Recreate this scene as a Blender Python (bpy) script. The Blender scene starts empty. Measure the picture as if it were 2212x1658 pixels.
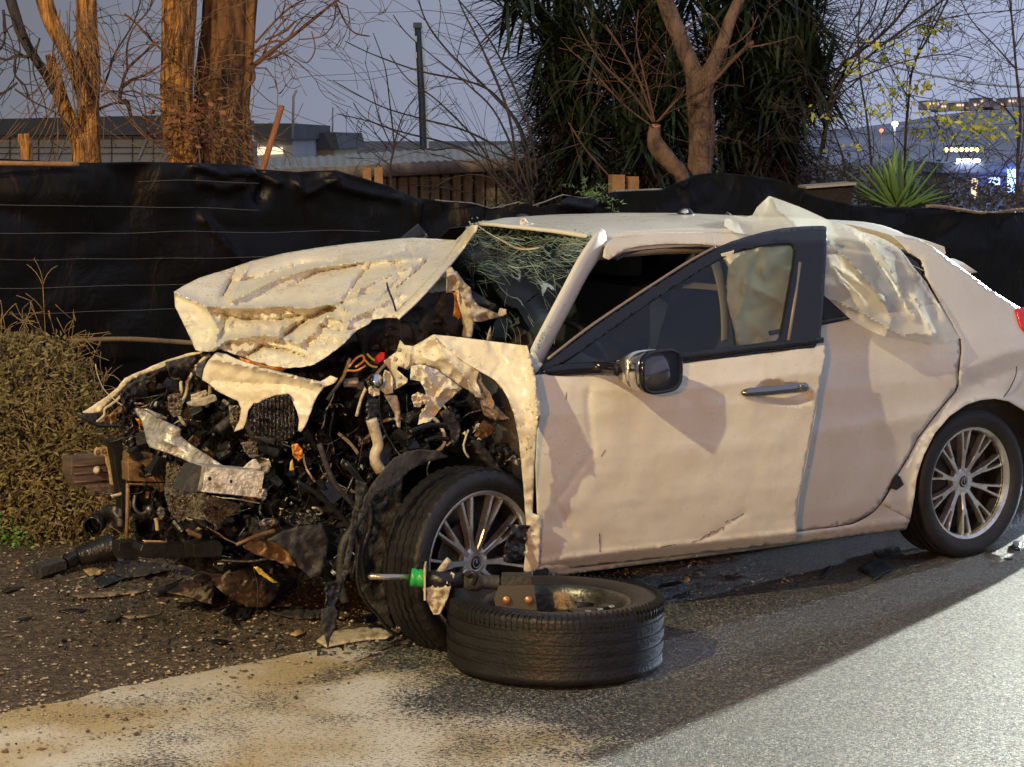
import bpy, bmesh, math, random
import numpy as np
from mathutils import Vector, Matrix, noise
from mathutils.geometry import delaunay_2d_cdt
random.seed(7)
R = math.radians
SC = bpy.context.scene
COL = SC.collection

# ------------------------------------------------------------------ camera
FPX, CXP, CYP, CAMH = 4320.0, 1106.0, 829.0, 1.75     # focal length, centre (2212 px wide plate), eye height
PITCH = math.atan((829 - 297) / FPX)
SP, CP = math.sin(PITCH), math.cos(PITCH)
cam = bpy.data.cameras.new("camera"); cam_o = bpy.data.objects.new("camera", cam); COL.objects.link(cam_o)
cam.sensor_width = 36.0; cam.lens = 36.0 * FPX / 2212.0; cam.clip_start = 0.05; cam.clip_end = 3000
cam_o.location = (0, 0, CAMH); cam_o.rotation_euler = (R(90) - PITCH, 0, 0)
SC.camera = cam_o

# ------------------------------------------------------------------ night sky
W = bpy.data.worlds.new("World"); SC.world = W; W.use_nodes = True
nt = W.node_tree; bg = nt.nodes["Background"]
tc = nt.nodes.new("ShaderNodeTexCoord"); sx = nt.nodes.new("ShaderNodeSeparateXYZ")
mr = nt.nodes.new("ShaderNodeMapRange"); mr.interpolation_type = 'SMOOTHSTEP'
mr.inputs[1].default_value = -0.45; mr.inputs[2].default_value = 0.40
mx = nt.nodes.new("ShaderNodeMix"); mx.data_type = 'RGBA'
mx.inputs[6].default_value = (0.146, 0.146, 0.156, 1); mx.inputs[7].default_value = (0.42, 0.48, 0.68, 1)
nz = nt.nodes.new("ShaderNodeTexNoise"); nz.inputs["Scale"].default_value = 2.2; nz.inputs["Detail"].default_value = 4
ml = nt.nodes.new("ShaderNodeMapRange"); ml.inputs[3].default_value = 0.86; ml.inputs[4].default_value = 1.14
mu = nt.nodes.new("ShaderNodeMix"); mu.data_type = 'RGBA'; mu.blend_type = 'MULTIPLY'; mu.inputs[0].default_value = 1
nt.links.new(tc.outputs["Generated"], sx.inputs[0]); nt.links.new(sx.outputs[0], mr.inputs[0])
nt.links.new(mr.outputs[0], mx.inputs[0]); nt.links.new(tc.outputs["Generated"], nz.inputs["Vector"])
nt.links.new(nz.outputs[0], ml.inputs[0]); nt.links.new(mx.outputs[2], mu.inputs[6]); nt.links.new(ml.outputs[0], mu.inputs[7])
nt.links.new(mu.outputs[2], bg.inputs[0]); bg.inputs[1].default_value = 1.0

# ------------------------------------------------------------------ street lamps (all out of frame)
def lamp(name, loc, power, colr, radius, aim=None, cone=None):
    l = bpy.data.lights.new(name, 'SPOT' if aim else 'POINT'); l.energy = power; l.color = colr; l.shadow_soft_size = radius
    o = bpy.data.objects.new(name, l); o.location = loc; COL.objects.link(o)
    if aim: l.spot_size = R(cone); l.spot_blend = .5; o.rotation_euler = (Vector(aim) - Vector(loc)).to_track_quat('-Z', 'Y').to_euler()
    return o
lamp("street_lamp_light", (-6.1, -1.4, 7.6), 5900, (1.0, 0.84, 0.47), 0.10)        # pale street lamp, front left
lamp("amber_lamp_light", (-2.2, -6.3, 3.1), 2700, (1.0, 0.45, 0.11), 0.10)         # low amber light behind the viewer
lamp("headlamp_light", (9.0, 15.0, 0.75), 7000, (0.62, 0.78, 1.0), 0.06, (1.15, 7.75, 0.0), 6.5)                # headlamps of a vehicle on the road far right
lamp("floodlight", (10.3, 20.1, 4.2), 38000, (0.95, 1.0, 0.88), 0.12, (2.2, 6.6, 0), 26)              # white flood lamp beyond the fence

vs = SC.view_settings; vs.view_transform = 'Standard'; vs.look = 'None'; vs.exposure = 0.0; vs.gamma = 1.0
vs.use_curve_mapping = False
SC.cycles.max_bounces = 7; SC.cycles.transparent_max_bounces = 14; SC.cycles.sample_clamp_indirect = 4

# ------------------------------------------------------------------ pixel rays
def ray(x, y):
    a = (x - CXP) / FPX; b = (CYP - y) / FPX
    return Vector((a, CP + b * SP, -SP + b * CP))
CAM = Vector((0, 0, CAMH))
def gnd(x, y, z=0.0):
    d = ray(x, y); return CAM + d * ((z - CAMH) / d.z)
def atY(x, y, Y):
    d = ray(x, y); return CAM + d * (Y / d.y)
def plane_hit(x, y, p, n):
    d = ray(x, y); return CAM + d * ((p - CAM).dot(n) / d.dot(n))
# car frame: u = front to back, v = away from the viewer, w = up
CA = gnd(1008, 1392); CB = gnd(2111, 1204)
CU = (CB - CA).normalized(); CV = Vector((-CU.y, CU.x, 0)); CW = Vector((0, 0, 1))
def car(u, v, w): return CA + CU * u + CV * v + CW * w
def tocar(p): q = p - CA; return q.dot(CU), q.dot(CV), q.z
def onv(x, y, v): return plane_hit(x, y, CA + CV * v, CV)
# zoom readers -> 2212 px plate
def zz(ox, oy, sc, pts): return [((ox + p[0] / sc) * .72005, (oy + p[1] / sc) * .72005) + tuple(p[2:]) for p in pts]
def Z4(p): return zz(400, 600, 2.011, p)
def Z5(p): return zz(150, 1000, 2.59, p)
def Z6(p): return zz(850, 900, 2.59, p)
def Z7(p): return zz(950, 1400, 2.011, p)
def Z8(p): return zz(1350, 600, 2.011, p)
def Y1(p): return zz(2072, 550, 2.211, p)
def Y2(p): return zz(1500, 1000, 2.011, p)
def Y3(p): return zz(2472, 1100, 2.55, p)
def Y4(p): return zz(0, 1478, 2.011, p)
def Y7(p): return zz(0, 900, 2.763, p)
def Y8(p): return zz(200, 1450, 2.458, p)
def ZA(p): return zz(0, 0, 2.011, p)
def ZB(p): return zz(1000, 0, 2.011, p)
def ZC(p): return zz(1972, 0, 2.011, p)

# ------------------------------------------------------------------ materials
MAT = {}
def mat(name, col, rough=.5, metal=0., var=0., vscale=6., bump=0., bscale=40., col2=None, spec=.5, trans=0., coat=0., detail=6., fac=(.35, .65), stretch=None, alpha=1.):
    m = bpy.data.materials.new(name); m.use_nodes = True; t = m.node_tree; b = t.nodes["Principled BSDF"]
    b.inputs["Roughness"].default_value = rough; b.inputs["Metallic"].default_value = metal
    b.inputs["Specular IOR Level"].default_value = spec; b.inputs["Transmission Weight"].default_value = trans
    b.inputs["Coat Weight"].default_value = coat; b.inputs["Alpha"].default_value = alpha
    c1 = (*col, 1); b.inputs["Base Color"].default_value = c1
    co = t.nodes.new("ShaderNodeTexCoord"); vec = co.outputs["Object"]
    if stretch:
        mp = t.nodes.new("ShaderNodeMapping"); mp.inputs["Scale"].default_value = stretch
        t.links.new(vec, mp.inputs[0]); vec = mp.outputs[0]
    if var or col2:
        n = t.nodes.new("ShaderNodeTexNoise"); n.inputs["Scale"].default_value = vscale; n.inputs["Detail"].default_value = detail
        n.inputs["Roughness"].default_value = .65; t.links.new(vec, n.inputs["Vector"])
        r = t.nodes.new("ShaderNodeMapRange"); r.inputs[1].default_value = fac[0]; r.inputs[2].default_value = fac[1]
        t.links.new(n.outputs[0], r.inputs[0])
        x = t.nodes.new("ShaderNodeMix"); x.data_type = 'RGBA'
        x.inputs[6].default_value = c1 if col2 else tuple(c * (1 - var) for c in col) + (1,)
        x.inputs[7].default_value = (*col2, 1) if col2 else tuple(min(1, c * (1 + var)) for c in col) + (1,)
        t.links.new(r.outputs[0], x.inputs[0]); t.links.new(x.outputs[2], b.inputs["Base Color"])
    if bump:
        n2 = t.nodes.new("ShaderNodeTexNoise"); n2.inputs["Scale"].default_value = bscale; n2.inputs["Detail"].default_value = 5
        t.links.new(vec, n2.inputs["Vector"])
        bp = t.nodes.new("ShaderNodeBump"); bp.inputs["Strength"].default_value = min(1, bump); bp.inputs["Distance"].default_value = .02
        t.links.new(n2.outputs[0], bp.inputs["Height"]); t.links.new(bp.outputs[0], b.inputs["Normal"])
    MAT[name] = m; return m
def nodes(name): t = MAT[name].node_tree; return t, t.nodes["Principled BSDF"]
def N(t, typ, **kw):
    n = t.nodes.new("ShaderNode" + typ)
    for k, v in kw.items():
        if k[0] == 'i' and k[1:].isdigit(): n.inputs[int(k[1:])].default_value = v
        else: setattr(n, k, v)
    return n

def paint(name, base, dirt, amt, spots, coat=.35, r0=.3):
    """white car paint with its own dirt film, mud specks and fine scratches"""
    m = mat(name, base, .34, coat=coat, spec=.5); t, b = nodes(name)
    b.inputs["Coat Roughness"].default_value = .12
    co = N(t, "TexCoord"); v = co.outputs["Object"]
    n1 = N(t, "TexNoise"); n1.inputs["Scale"].default_value = 3.1; n1.inputs["Detail"].default_value = 9; n1.inputs["Roughness"].default_value = .72
    r1 = N(t, "MapRange", i1=.42, i2=.72, i4=amt)
    n2 = N(t, "TexNoise"); n2.inputs["Scale"].default_value = 95; n2.inputs["Detail"].default_value = 4
    r2 = N(t, "MapRange", i1=.66 - spots * .035, i2=.72 - spots * .035, i4=.85)
    n3 = N(t, "TexNoise"); n3.inputs["Scale"].default_value = 5; n3.inputs["Detail"].default_value = 6
    r3 = N(t, "MapRange", i1=.48, i2=.60)
    mp = N(t, "Mapping"); mp.inputs["Scale"].default_value = (14, 14, 90)
    n4 = N(t, "TexNoise"); n4.inputs["Scale"].default_value = 2.2; n4.inputs["Detail"].default_value = 7
    r4 = N(t, "MapRange", i1=.66, i2=.74, i4=.5 * amt)
    for n in (n1, n2, n3): t.links.new(v, n.inputs["Vector"])
    t.links.new(v, mp.inputs[0]); t.links.new(mp.outputs[0], n4.inputs["Vector"])
    for a, c in ((n1, r1), (n2, r2), (n3, r3), (n4, r4)): t.links.new(a.outputs[0], c.inputs[0])
    mlt = N(t, "Math", operation='MULTIPLY'); t.links.new(r2.outputs[0], mlt.inputs[0]); t.links.new(r3.outputs[0], mlt.inputs[1])
    mxx = N(t, "Math", operation='MAXIMUM'); t.links.new(mlt.outputs[0], mxx.inputs[0]); t.links.new(r4.outputs[0], mxx.inputs[1])
    if spots > 1:   # thin curling mud and scrape marks
        n5 = N(t, "TexNoise"); n5.inputs["Scale"].default_value = 26; n5.inputs["Detail"].default_value = 3; n5.inputs["Distortion"].default_value = 1.6
        t.links.new(v, n5.inputs["Vector"]); s5 = N(t, "Math", operation='SUBTRACT', i1=.5); t.links.new(n5.outputs[0], s5.inputs[0])
        ab = N(t, "Math", operation='ABSOLUTE'); t.links.new(s5.outputs[0], ab.inputs[0]); r5 = N(t, "MapRange", i1=.004, i2=.016, i3=.75, i4=0.); t.links.new(ab.outputs[0], r5.inputs[0])
        n7 = N(t, "TexNoise"); n7.inputs["Scale"].default_value = 7; n7.inputs["Detail"].default_value = 5; t.links.new(v, n7.inputs["Vector"])
        r7 = N(t, "MapRange", i1=.47, i2=.62); t.links.new(n7.outputs[0], r7.inputs[0])
        m5 = N(t, "Math", operation='MULTIPLY'); t.links.new(r5.outputs[0], m5.inputs[0]); t.links.new(r7.outputs[0], m5.inputs[1])
        m6 = N(t, "Math", operation='MAXIMUM'); t.links.new(mxx.outputs[0], m6.inputs[0]); t.links.new(m5.outputs[0], m6.inputs[1]); mxx = m6
    a1 = N(t, "Mix", data_type='RGBA'); a1.inputs[6].default_value = (*base, 1); a1.inputs[7].default_value = (*dirt, 1)
    a2 = N(t, "Mix", data_type='RGBA'); a2.inputs[7].default_value = (.085, .055, .03, 1)
    sz = N(t, "SeparateXYZ"); t.links.new(v, sz.inputs[0]); rz_ = N(t, "MapRange", i1=.95, i2=.18, i4=.62 * amt); t.links.new(sz.outputs[2], rz_.inputs[0])   # road dust film, thickest low down
    nd_ = N(t, "TexNoise"); nd_.inputs["Scale"].default_value = 6; nd_.inputs["Detail"].default_value = 8; t.links.new(v, nd_.inputs["Vector"]); rn_ = N(t, "MapRange", i1=.3, i2=.62); t.links.new(nd_.outputs[0], rn_.inputs[0])
    md_ = N(t, "Math", operation='MULTIPLY'); t.links.new(rz_.outputs[0], md_.inputs[0]); t.links.new(rn_.outputs[0], md_.inputs[1])
    mxd = N(t, "Math", operation='MAXIMUM'); t.links.new(md_.outputs[0], mxd.inputs[0]); t.links.new(r1.outputs[0], mxd.inputs[1])
    t.links.new(mxd.outputs[0], a1.inputs[0]); t.links.new(a1.outputs[2], a2.inputs[6])
    t.links.new(mxx.outputs[0], a2.inputs[0]); t.links.new(a2.outputs[2], b.inputs["Base Color"])
    rr = N(t, "MapRange", i3=r0, i4=.75); t.links.new(r1.outputs[0], rr.inputs[0]); t.links.new(rr.outputs[0], b.inputs["Roughness"])
    bp = N(t, "Bump"); bp.inputs["Strength"].default_value = .12; bp.inputs["Distance"].default_value = .004
    t.links.new(n1.outputs[0], bp.inputs["Height"]); t.links.new(bp.outputs[0], b.inputs["Normal"])
    return m
paint("white_paint", (.64, .62, .555), (.46, .41, .33), .35, -.6, .5, .24)
paint("door_paint", (.64, .61, .53), (.45, .36, .25), .5, -.6, .45, .25)
paint("crumpled_paint", (.68, .64, .53), (.46, .37, .23), .7, 1.15, .06, .40)
mat("bare_inner_panel", (.52, .46, .36), .5, col2=(.22, .16, .09), vscale=16, bump=.25, bscale=30)
mat("black_plastic", (.010, .010, .011), .30, var=.4, vscale=20, bump=.25, bscale=60)
mat("dull_plastic", (.028, .026, .025), .65, var=.4, vscale=9, bump=.4, bscale=50)
mat("gloss_black", (.008, .008, .011), .12, spec=.5)
mat("rubber", (.010, .0098, .010), .55, var=.35, vscale=14, bump=.15, bscale=120)
mat("tread_rubber", (.0095, .0092, .0092), .42, var=.4, vscale=10, bump=.2, bscale=80)
mat("chrome", (.62, .60, .58), .16, 1.0, var=.1)
mat("alloy", (.74, .73, .71), .26, .85, col2=(.28, .24, .20), vscale=9, fac=(.45, .75))
mat("alloy_dark", (.03, .029, .029), .45, .6)
mat("steel", (.30, .29, .28), .42, .8, col2=(.10, .08, .06), vscale=14)
mat("dark_steel", (.045, .042, .040), .45, .7, col2=(.02, .018, .016), vscale=10, bump=.2)
mat("aluminium", (.58, .56, .52), .45, .55, col2=(.20, .17, .13), vscale=34, bump=.35, bscale=70, fac=(.42, .66), detail=9)
mat("rust_bracket", (.27, .16, .075), .6, .2, col2=(.10, .055, .025), vscale=14, bump=.3)
mat("tan_primer", (.50, .36, .19), .55, col2=(.24, .15, .07), vscale=18, bump=.2)
mat("brown_box", (.115, .075, .052), .7, col2=(.06, .04, .03), vscale=12, bump=.3, stretch=(1, 1, 8))
mat("fin_foil", (.40, .35, .27), .38, .5, col2=(.10, .08, .06), vscale=20, bump=.8, bscale=60, stretch=(1, 1, 7))
mat("orange_plastic", (.55, .22, .03), .35, var=.3)
mat("red_plastic", (.55, .02, .02), .35)
mat("yellow_plastic", (.60, .42, .04), .4)
mat("green_plastic", (.015, .30, .055), .32, var=.2)
mat("hose_tan", (.46, .40, .29), .55, col2=(.16, .11, .06), vscale=26, bump=.3, fac=(.5, .7))
mat("brown_tray", (.13, .10, .075), .5, col2=(.20, .155, .115), vscale=7, bump=.3)
mat("rod_steel", (.45, .42, .38), .25, .9)
mat("copper_bolt", (.34, .17, .08), .4, .6)
mat("tail_red", (.60, .015, .02), .12, spec=.6)
mat("leather", (.018, .018, .02), .5, bump=.1, bscale=90)
mat("belt_grey", (.23, .20, .16), .8)
mat("blue_black_plastic", (.016, .024, .036), .3, var=.3)

def glass(name, tint, rough=.03, alpha=.35):
    m = bpy.data.materials.new(name); m.use_nodes = True; t = m.node_tree; t.nodes.remove(t.nodes["Principled BSDF"])
    o = t.nodes["Material Output"]; tr = N(t, "BsdfTransparent"); tr.inputs[0].default_value = (*tint, 1)
    g = N(t, "BsdfGlossy"); g.inputs["Roughness"].default_value = rough; g.inputs[0].default_value = (.9, .95, 1, 1)
    fr = N(t, "Fresnel"); fr.inputs[0].default_value = 1.5
    mxs = N(t, "MixShader"); t.links.new(fr.outputs[0], mxs.inputs[0]); t.links.new(tr.outputs[0], mxs.inputs[1]); t.links.new(g.outputs[0], mxs.inputs[2])
    t.links.new(mxs.outputs[0], o.inputs[0]); MAT[name] = m
glass("window_glass", (.84, .90, .82)); glass("rear_glass", (.10, .11, .13)); glass("screen_glass", (.13, .16, .15))

def cloth(name, col, trans, thru):
    m = bpy.data.materials.new(name); m.use_nodes = True; t = m.node_tree; t.nodes.remove(t.nodes["Principled BSDF"])
    o = t.nodes["Material Output"]; d = N(t, "BsdfDiffuse"); d.inputs[0].default_value = (*col, 1)
    tl = N(t, "BsdfTranslucent"); tl.inputs[0].default_value = (*col, 1); tp = N(t, "BsdfTransparent")
    a = N(t, "MixShader"); a.inputs[0].default_value = trans; b = N(t, "MixShader"); b.inputs[0].default_value = thru
    t.links.new(d.outputs[0], a.inputs[1]); t.links.new(tl.outputs[0], a.inputs[2])
    t.links.new(a.outputs[0], b.inputs[1]); t.links.new(tp.outputs[0], b.inputs[2]); t.links.new(b.outputs[0], o.inputs[0])
    co = N(t, "TexCoord"); n = N(t, "TexNoise"); n.inputs["Scale"].default_value = 16; n.inputs["Detail"].default_value = 6
    bp = N(t, "Bump"); bp.inputs["Strength"].default_value = .2; bp.inputs["Distance"].default_value = .008
    t.links.new(co.outputs["Object"], n.inputs["Vector"]); t.links.new(n.outputs[0], bp.inputs["Height"])
    for q in (d, tl): t.links.new(bp.outputs[0], q.inputs["Normal"])
    MAT[name] = m
cloth("sheet_cloth", (.74, .72, .65), .30, .36); cloth("airbag_cloth", (.76, .74, .56), .2, .0)

def emis(name, col, s):
    m = bpy.data.materials.new(name); m.use_nodes = True; b = m.node_tree.nodes["Principled BSDF"]
    b.inputs["Base Color"].default_value = (*[c * .5 for c in col], 1); b.inputs["Emission Color"].default_value = (*col, 1); b.inputs["Emission Strength"].default_value = s
    MAT[name] = m
emis("lamp_white", (.85, .93, 1), 9); emis("lamp_blue", (.25, .40, 1), 5); emis("lamp_yellow", (1, .78, .25), 4); emis("window_lit", (1, .80, .55), 1.2); emis("lamp_red", (1, .2, .1), 3)

# ------------------------------------------------------------------ mesh helpers
ORG = {}
def link(o, parent=None):
    COL.objects.link(o)
    if parent is not None: o.parent = parent; ORG[o.name] = ORG[parent.name]
    return o
def tag(o, label=None, cat=None, group=None, kind=None):
    if label: o["label"] = label
    if cat: o["category"] = cat
    if group: o["group"] = group
    if kind: o["kind"] = kind
    return o
def root(name, loc, label, cat, group=None):
    o = bpy.data.objects.new(name, None); COL.objects.link(o); o.location = loc; o.empty_display_size = .1
    ORG[o.name] = Vector(loc); return tag(o, label, cat, group)
def mk(name, vf, m, parent=None, smooth=True, org=None, auto=None):
    verts, faces = vf
    og = ORG[parent.name] if parent is not None else (Vector(org) if org is not None else Vector((0, 0, 0)))
    me = bpy.data.meshes.new(name); me.from_pydata([tuple(Vector(v) - og) for v in verts], [], faces)
    if isinstance(m, str): m = MAT[m]
    me.materials.append(m)
    if smooth:
        me.polygons.foreach_set("use_smooth", [True] * len(me.polygons))
        if auto: me.set_sharp_from_angle(angle=R(auto))
    me.update()
    o = bpy.data.objects.new(name, me); link(o, parent)
    if parent is None: o.location = og; ORG[o.name] = og
    return o
def solid(o, t, off=-1):
    s = o.modifiers.new("thick", 'SOLIDIFY'); s.thickness = t; s.offset = off; return o
class B:
    """collects shapes that belong to ONE piece"""
    def __init__(s): s.v = []; s.f = []
    def add(s, v, f):
        k = len(s.v); s.v += [Vector(a) for a in v]; s.f += [tuple(i + k for i in q) for q in f]; return s
    def vf(s): return s.v, s.f
    def box(s, c, ax, ay, az):
        c = Vector(c); ax, ay, az = Vector(ax), Vector(ay), Vector(az)
        v = [c + ax * i + ay * j + az * k for i in (-1, 1) for j in (-1, 1) for k in (-1, 1)]
        return s.add(v, [(0, 1, 3, 2), (4, 6, 7, 5), (0, 4, 5, 1), (2, 3, 7, 6), (0, 2, 6, 4), (1, 5, 7, 3)])
    def tube(s, pts, rad, n=8, cap=True, flat=None, jit=0.):
        pts = [Vector(p) for p in pts]; L = len(pts)
        if not isinstance(rad, (list, tuple)): rad = [rad] * L
        up = None; vs = []; fs = []
        for i, p in enumerate(pts):
            d = (pts[min(i + 1, L - 1)] - pts[max(i - 1, 0)])
            d = d.normalized() if d.length > 1e-9 else Vector((0, 0, 1))
            if up is None: a = d.orthogonal().normalized() if flat is None else (Vector(flat) - d * d.dot(Vector(flat))).normalized()
            else:
                a = up - d * up.dot(d); a = a.normalized() if a.length > 1e-6 else d.orthogonal().normalized()
            up = a; b = d.cross(a); fl = 1.0 if flat is None else .35
            for k in range(n):
                an = 2 * math.pi * k / n; rr = rad[i] * (1 + (random.uniform(-jit, jit) if jit else 0))
                vs.append(p + a * (math.cos(an) * rr * fl) + b * (math.sin(an) * rr))
        for i in range(L - 1):
            for k in range(n):
                q = (k + 1) % n; fs.append((i * n + k, i * n + q, (i + 1) * n + q, (i + 1) * n + k))
        if cap: fs.append(tuple(range(n - 1, -1, -1))); fs.append(tuple((L - 1) * n + k for k in range(n)))
        return s.add(vs, fs)
    def lathe(s, prof, c, ax, n=48, ref=None):
        """prof: (radius, along axis)"""
        c = Vector(c); ax = Vector(ax).normalized(); a = (Vector(ref) - ax * ax.dot(Vector(ref))).normalized() if ref is not None else ax.orthogonal().normalized(); b = ax.cross(a)
        vs = []; fs = []; m = len(prof)
        for k in range(n):
            an = 2 * math.pi * k / n
            for r, h in prof: vs.append(c + ax * h + (a * math.cos(an) + b * math.sin(an)) * r)
        for k in range(n):
            q = (k + 1) % n
            for i in range(m - 1): fs.append((k * m + i, q * m + i, q * m + i + 1, k * m + i + 1))
        return s.add(vs, fs)
    def disc(s, c, ax, r, h, n=16): return s.lathe([(1e-4, h), (r * .9, h), (r, h * .8), (r, 0), (1e-4, 0)], c, ax, n)

def smooth_poly(pts, n=4, closed=True):
    out = []; L = len(pts)
    P = [Vector(p) for p in pts]
    for i in range(L if closed else L - 1):
        if closed: p0, p1, p2, p3 = P[i - 1], P[i], P[(i + 1) % L], P[(i + 2) % L]
        else: p0, p1, p2, p3 = P[max(i - 1, 0)], P[i], P[i + 1], P[min(i + 2, L - 1)]
        for k in range(n):
            t = k / n
            out.append(.5 * ((2 * p1) + (p2 - p0) * t + (2 * p0 - 5 * p1 + 4 * p2 - p3) * t * t + (3 * p1 - p0 - 3 * p2 + p3) * t ** 3))
    if not closed: out.append(P[-1])
    return out
def inside(x, y, poly):
    c = False; j = len(poly) - 1
    for i in range(len(poly)):
        xi, yi, xj, yj = poly[i][0], poly[i][1], poly[j][0], poly[j][1]
        if (yi > y) != (yj > y) and x < (xj - xi) * (y - yi) / (yj - yi + 1e-12) + xi: c = not c
        j = i
    return c
def segd(x, y, pl):
    best = 1e9
    for (ax, ay), (bx, by) in zip(pl[:-1], pl[1:]):
        dx, dy = bx - ax, by - ay; t = max(0, min(1, ((x - ax) * dx + (y - ay) * dy) / (dx * dx + dy * dy + 1e-9)))
        d = math.hypot(x - ax - dx * t, y - ay - dy * t)
        if d < best: best = d
    return best
def cut(outline, spacing, holes=(), jit=.3):
    """triangulated region of the plate plane"""
    def dens(p):
        o = []
        for i in range(len(p)):
            a, b = Vector(p[i][:2]), Vector(p[(i + 1) % len(p)][:2]); k = max(1, int((b - a).length / spacing))
            for q in range(k): o.append(a.lerp(b, q / k))
        return o
    vs = []; es = []; loops = [dens(outline)] + [dens(h) for h in holes]
    for lp in loops:
        k = len(vs); vs += lp; es += [(k + i, k + (i + 1) % len(lp)) for i in range(len(lp))]
    xs = [p.x for p in loops[0]]; ys = [p.y for p in loops[0]]
    y = min(ys); row = 0
    while y < max(ys):
        x = min(xs) + (row % 2) * spacing * .5
        while x < max(xs):
            q = Vector((x + random.uniform(-jit, jit) * spacing, y + random.uniform(-jit, jit) * spacing))
            if inside(q.x, q.y, loops[0]) and min((q - e).length for e in loops[0]) > spacing * .45 and not any(inside(q.x, q.y, h) or min((q - e).length for e in h) < spacing * .4 for h in loops[1:]): vs.append(q)
            x += spacing
        y += spacing * .87; row += 1
    rv, re, rf, _, _, _ = delaunay_2d_cdt(vs, es, [], 1, 1e-4)
    tf = []
    for f in rf:
        cx = sum(rv[i].x for i in f) / len(f); cy = sum(rv[i].y for i in f) / len(f)
        if inside(cx, cy, loops[0]) and not any(inside(cx, cy, h) for h in loops[1:]): tf.append(tuple(reversed(f)))
    return rv, tf
def sheet(name, outline, surf, m, parent=None, spacing=12, thick=.002, holes=(), smooth=True, auto=None, jit=.3, org=None):
    rv, tf = cut(outline, spacing, holes, jit)
    o = mk(name, ([surf(p.x, p.y) for p in rv], tf), m, parent, smooth, org, auto)
    if thick: solid(o, thick)
    return o
def idw(ctrl, x, y, p=2.2, soft=120):
    sw = s = 0.
    for cx, cy, v in ctrl:
        d2 = (x - cx) ** 2 + (y - cy) ** 2 + soft
        w = d2 ** (-p / 2); sw += w; s += w * v
    return s / sw
def tps(ctrl):
    """smooth thin plate through the readings"""
    P = np.array([(c[0], c[1]) for c in ctrl], float) / 100; v = np.array([c[2] for c in ctrl], float); n = len(P)
    d = np.linalg.norm(P[:, None] - P[None], axis=2); K = np.where(d > 0, d * d * np.log(d + 1e-12), 0) + np.eye(n) * .02
    A = np.zeros((n + 3, n + 3)); A[:n, :n] = K; A[:n, n] = 1; A[:n, n + 1:] = P; A[n, :n] = 1; A[n + 1:, :n] = P.T
    w = np.linalg.solve(A, np.concatenate([v, np.zeros(3)]))
    def f(x, y):
        r = np.hypot(P[:, 0] - x / 100, P[:, 1] - y / 100); return float((w[:n] * np.where(r > 0, r * r * np.log(r + 1e-12), 0)).sum() + w[n] + w[n + 1] * x / 100 + w[n + 2] * y / 100)
    return f
def crum(x, y, sc, seed):
    n = noise.noise(Vector((x / sc, y / sc, seed))); n2 = noise.noise(Vector((x / sc * 2.3 + 7, y / sc * 2.3, seed + 5)))
    return (abs(n) * 1.6 - .35) + (abs(n2) - .2) * .5
def vsurf(ctrl, amp=0., sc=60., seed=1., creases=()):
    """surface: lateral car coordinate interpolated between readings, with folds"""
    ip = None if isinstance(ctrl, (int, float)) else (tps(ctrl) if len(ctrl) > 3 else (lambda x, y: idw(ctrl, x, y)))
    def f(x, y):
        v = ctrl if ip is None else ip(x, y)
        if amp: v += amp * crum(x, y, sc, seed)
        for pl, a, wd in creases:
            d = segd(x, y, pl)
            if d < wd * 5: v += a * math.exp(-d / wd)
        return onv(x, y, v)
    return f
def strip(pts, Y): return [atY(x, y, Y) for x, y in pts]
# ================================================================== SETTING
E0 = Vector((-1.569, 5.959, 0)); ED = Vector((.738, .675, 0)).normalized(); EN = Vector((-ED.y, ED.x, 0))   # road edge, EN points to the dirt
def sm(a, b, x): t = max(0, min(1, (x - a) / (b - a))); return t * t * (3 - 2 * t)
def edge_off(t): return .07 * noise.noise(Vector((t * 1.3, 3, 0))) + .035 * noise.noise(Vector((t * 6, 1, 0)))
def dirt_z(x, y):
    p = Vector((x, y, 0)) - E0; d = p.dot(EN) - edge_off(p.dot(ED))
    k = sm(-.10, .30, d)
    b = .018 * noise.noise(Vector((x * 2.1, y * 2.1, 0))) + .011 * noise.noise(Vector((x * 7, y * 7, 4))) + .007 * noise.noise(Vector((x * 21, y * 21, 9)))
    return -.014 + k * (.022 + b)

# dirt
mat("dirt", (.042, .029, .019), .6, col2=(.145, .105, .066), vscale=34, bump=.9, bscale=70, detail=9, fac=(.42, .68))
def span(a, b, st, far):
    n = int((b - a) / st); return [a - f for f in reversed(far)] + [a + (b - a) * i / n for i in range(n + 1)] + [b + f for f in far]
gx = span(-4.2, 5.2, .055, (.5, 2, 6, 20, 80, 300, 900)); gy = span(4.6, 12.2, .055, (.5, 2, 6, 20, 80, 300, 900))
vv = [(x, y, dirt_z(x, y) if -4.3 < x < 5.3 and 4.5 < y < 12.3 else (0.0 if (Vector((x, y, 0)) - E0).dot(EN) > .3 else -.014)) for y in gy for x in gx]
w_ = len(gx); ff = [(j * w_ + i, j * w_ + i + 1, (j + 1) * w_ + i + 1, (j + 1) * w_ + i) for j in range(len(gy) - 1) for i in range(w_ - 1)]
tag(mk("ground", (vv, ff), "dirt"), "dark littered dirt verge beside the road", kind="structure")

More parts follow.
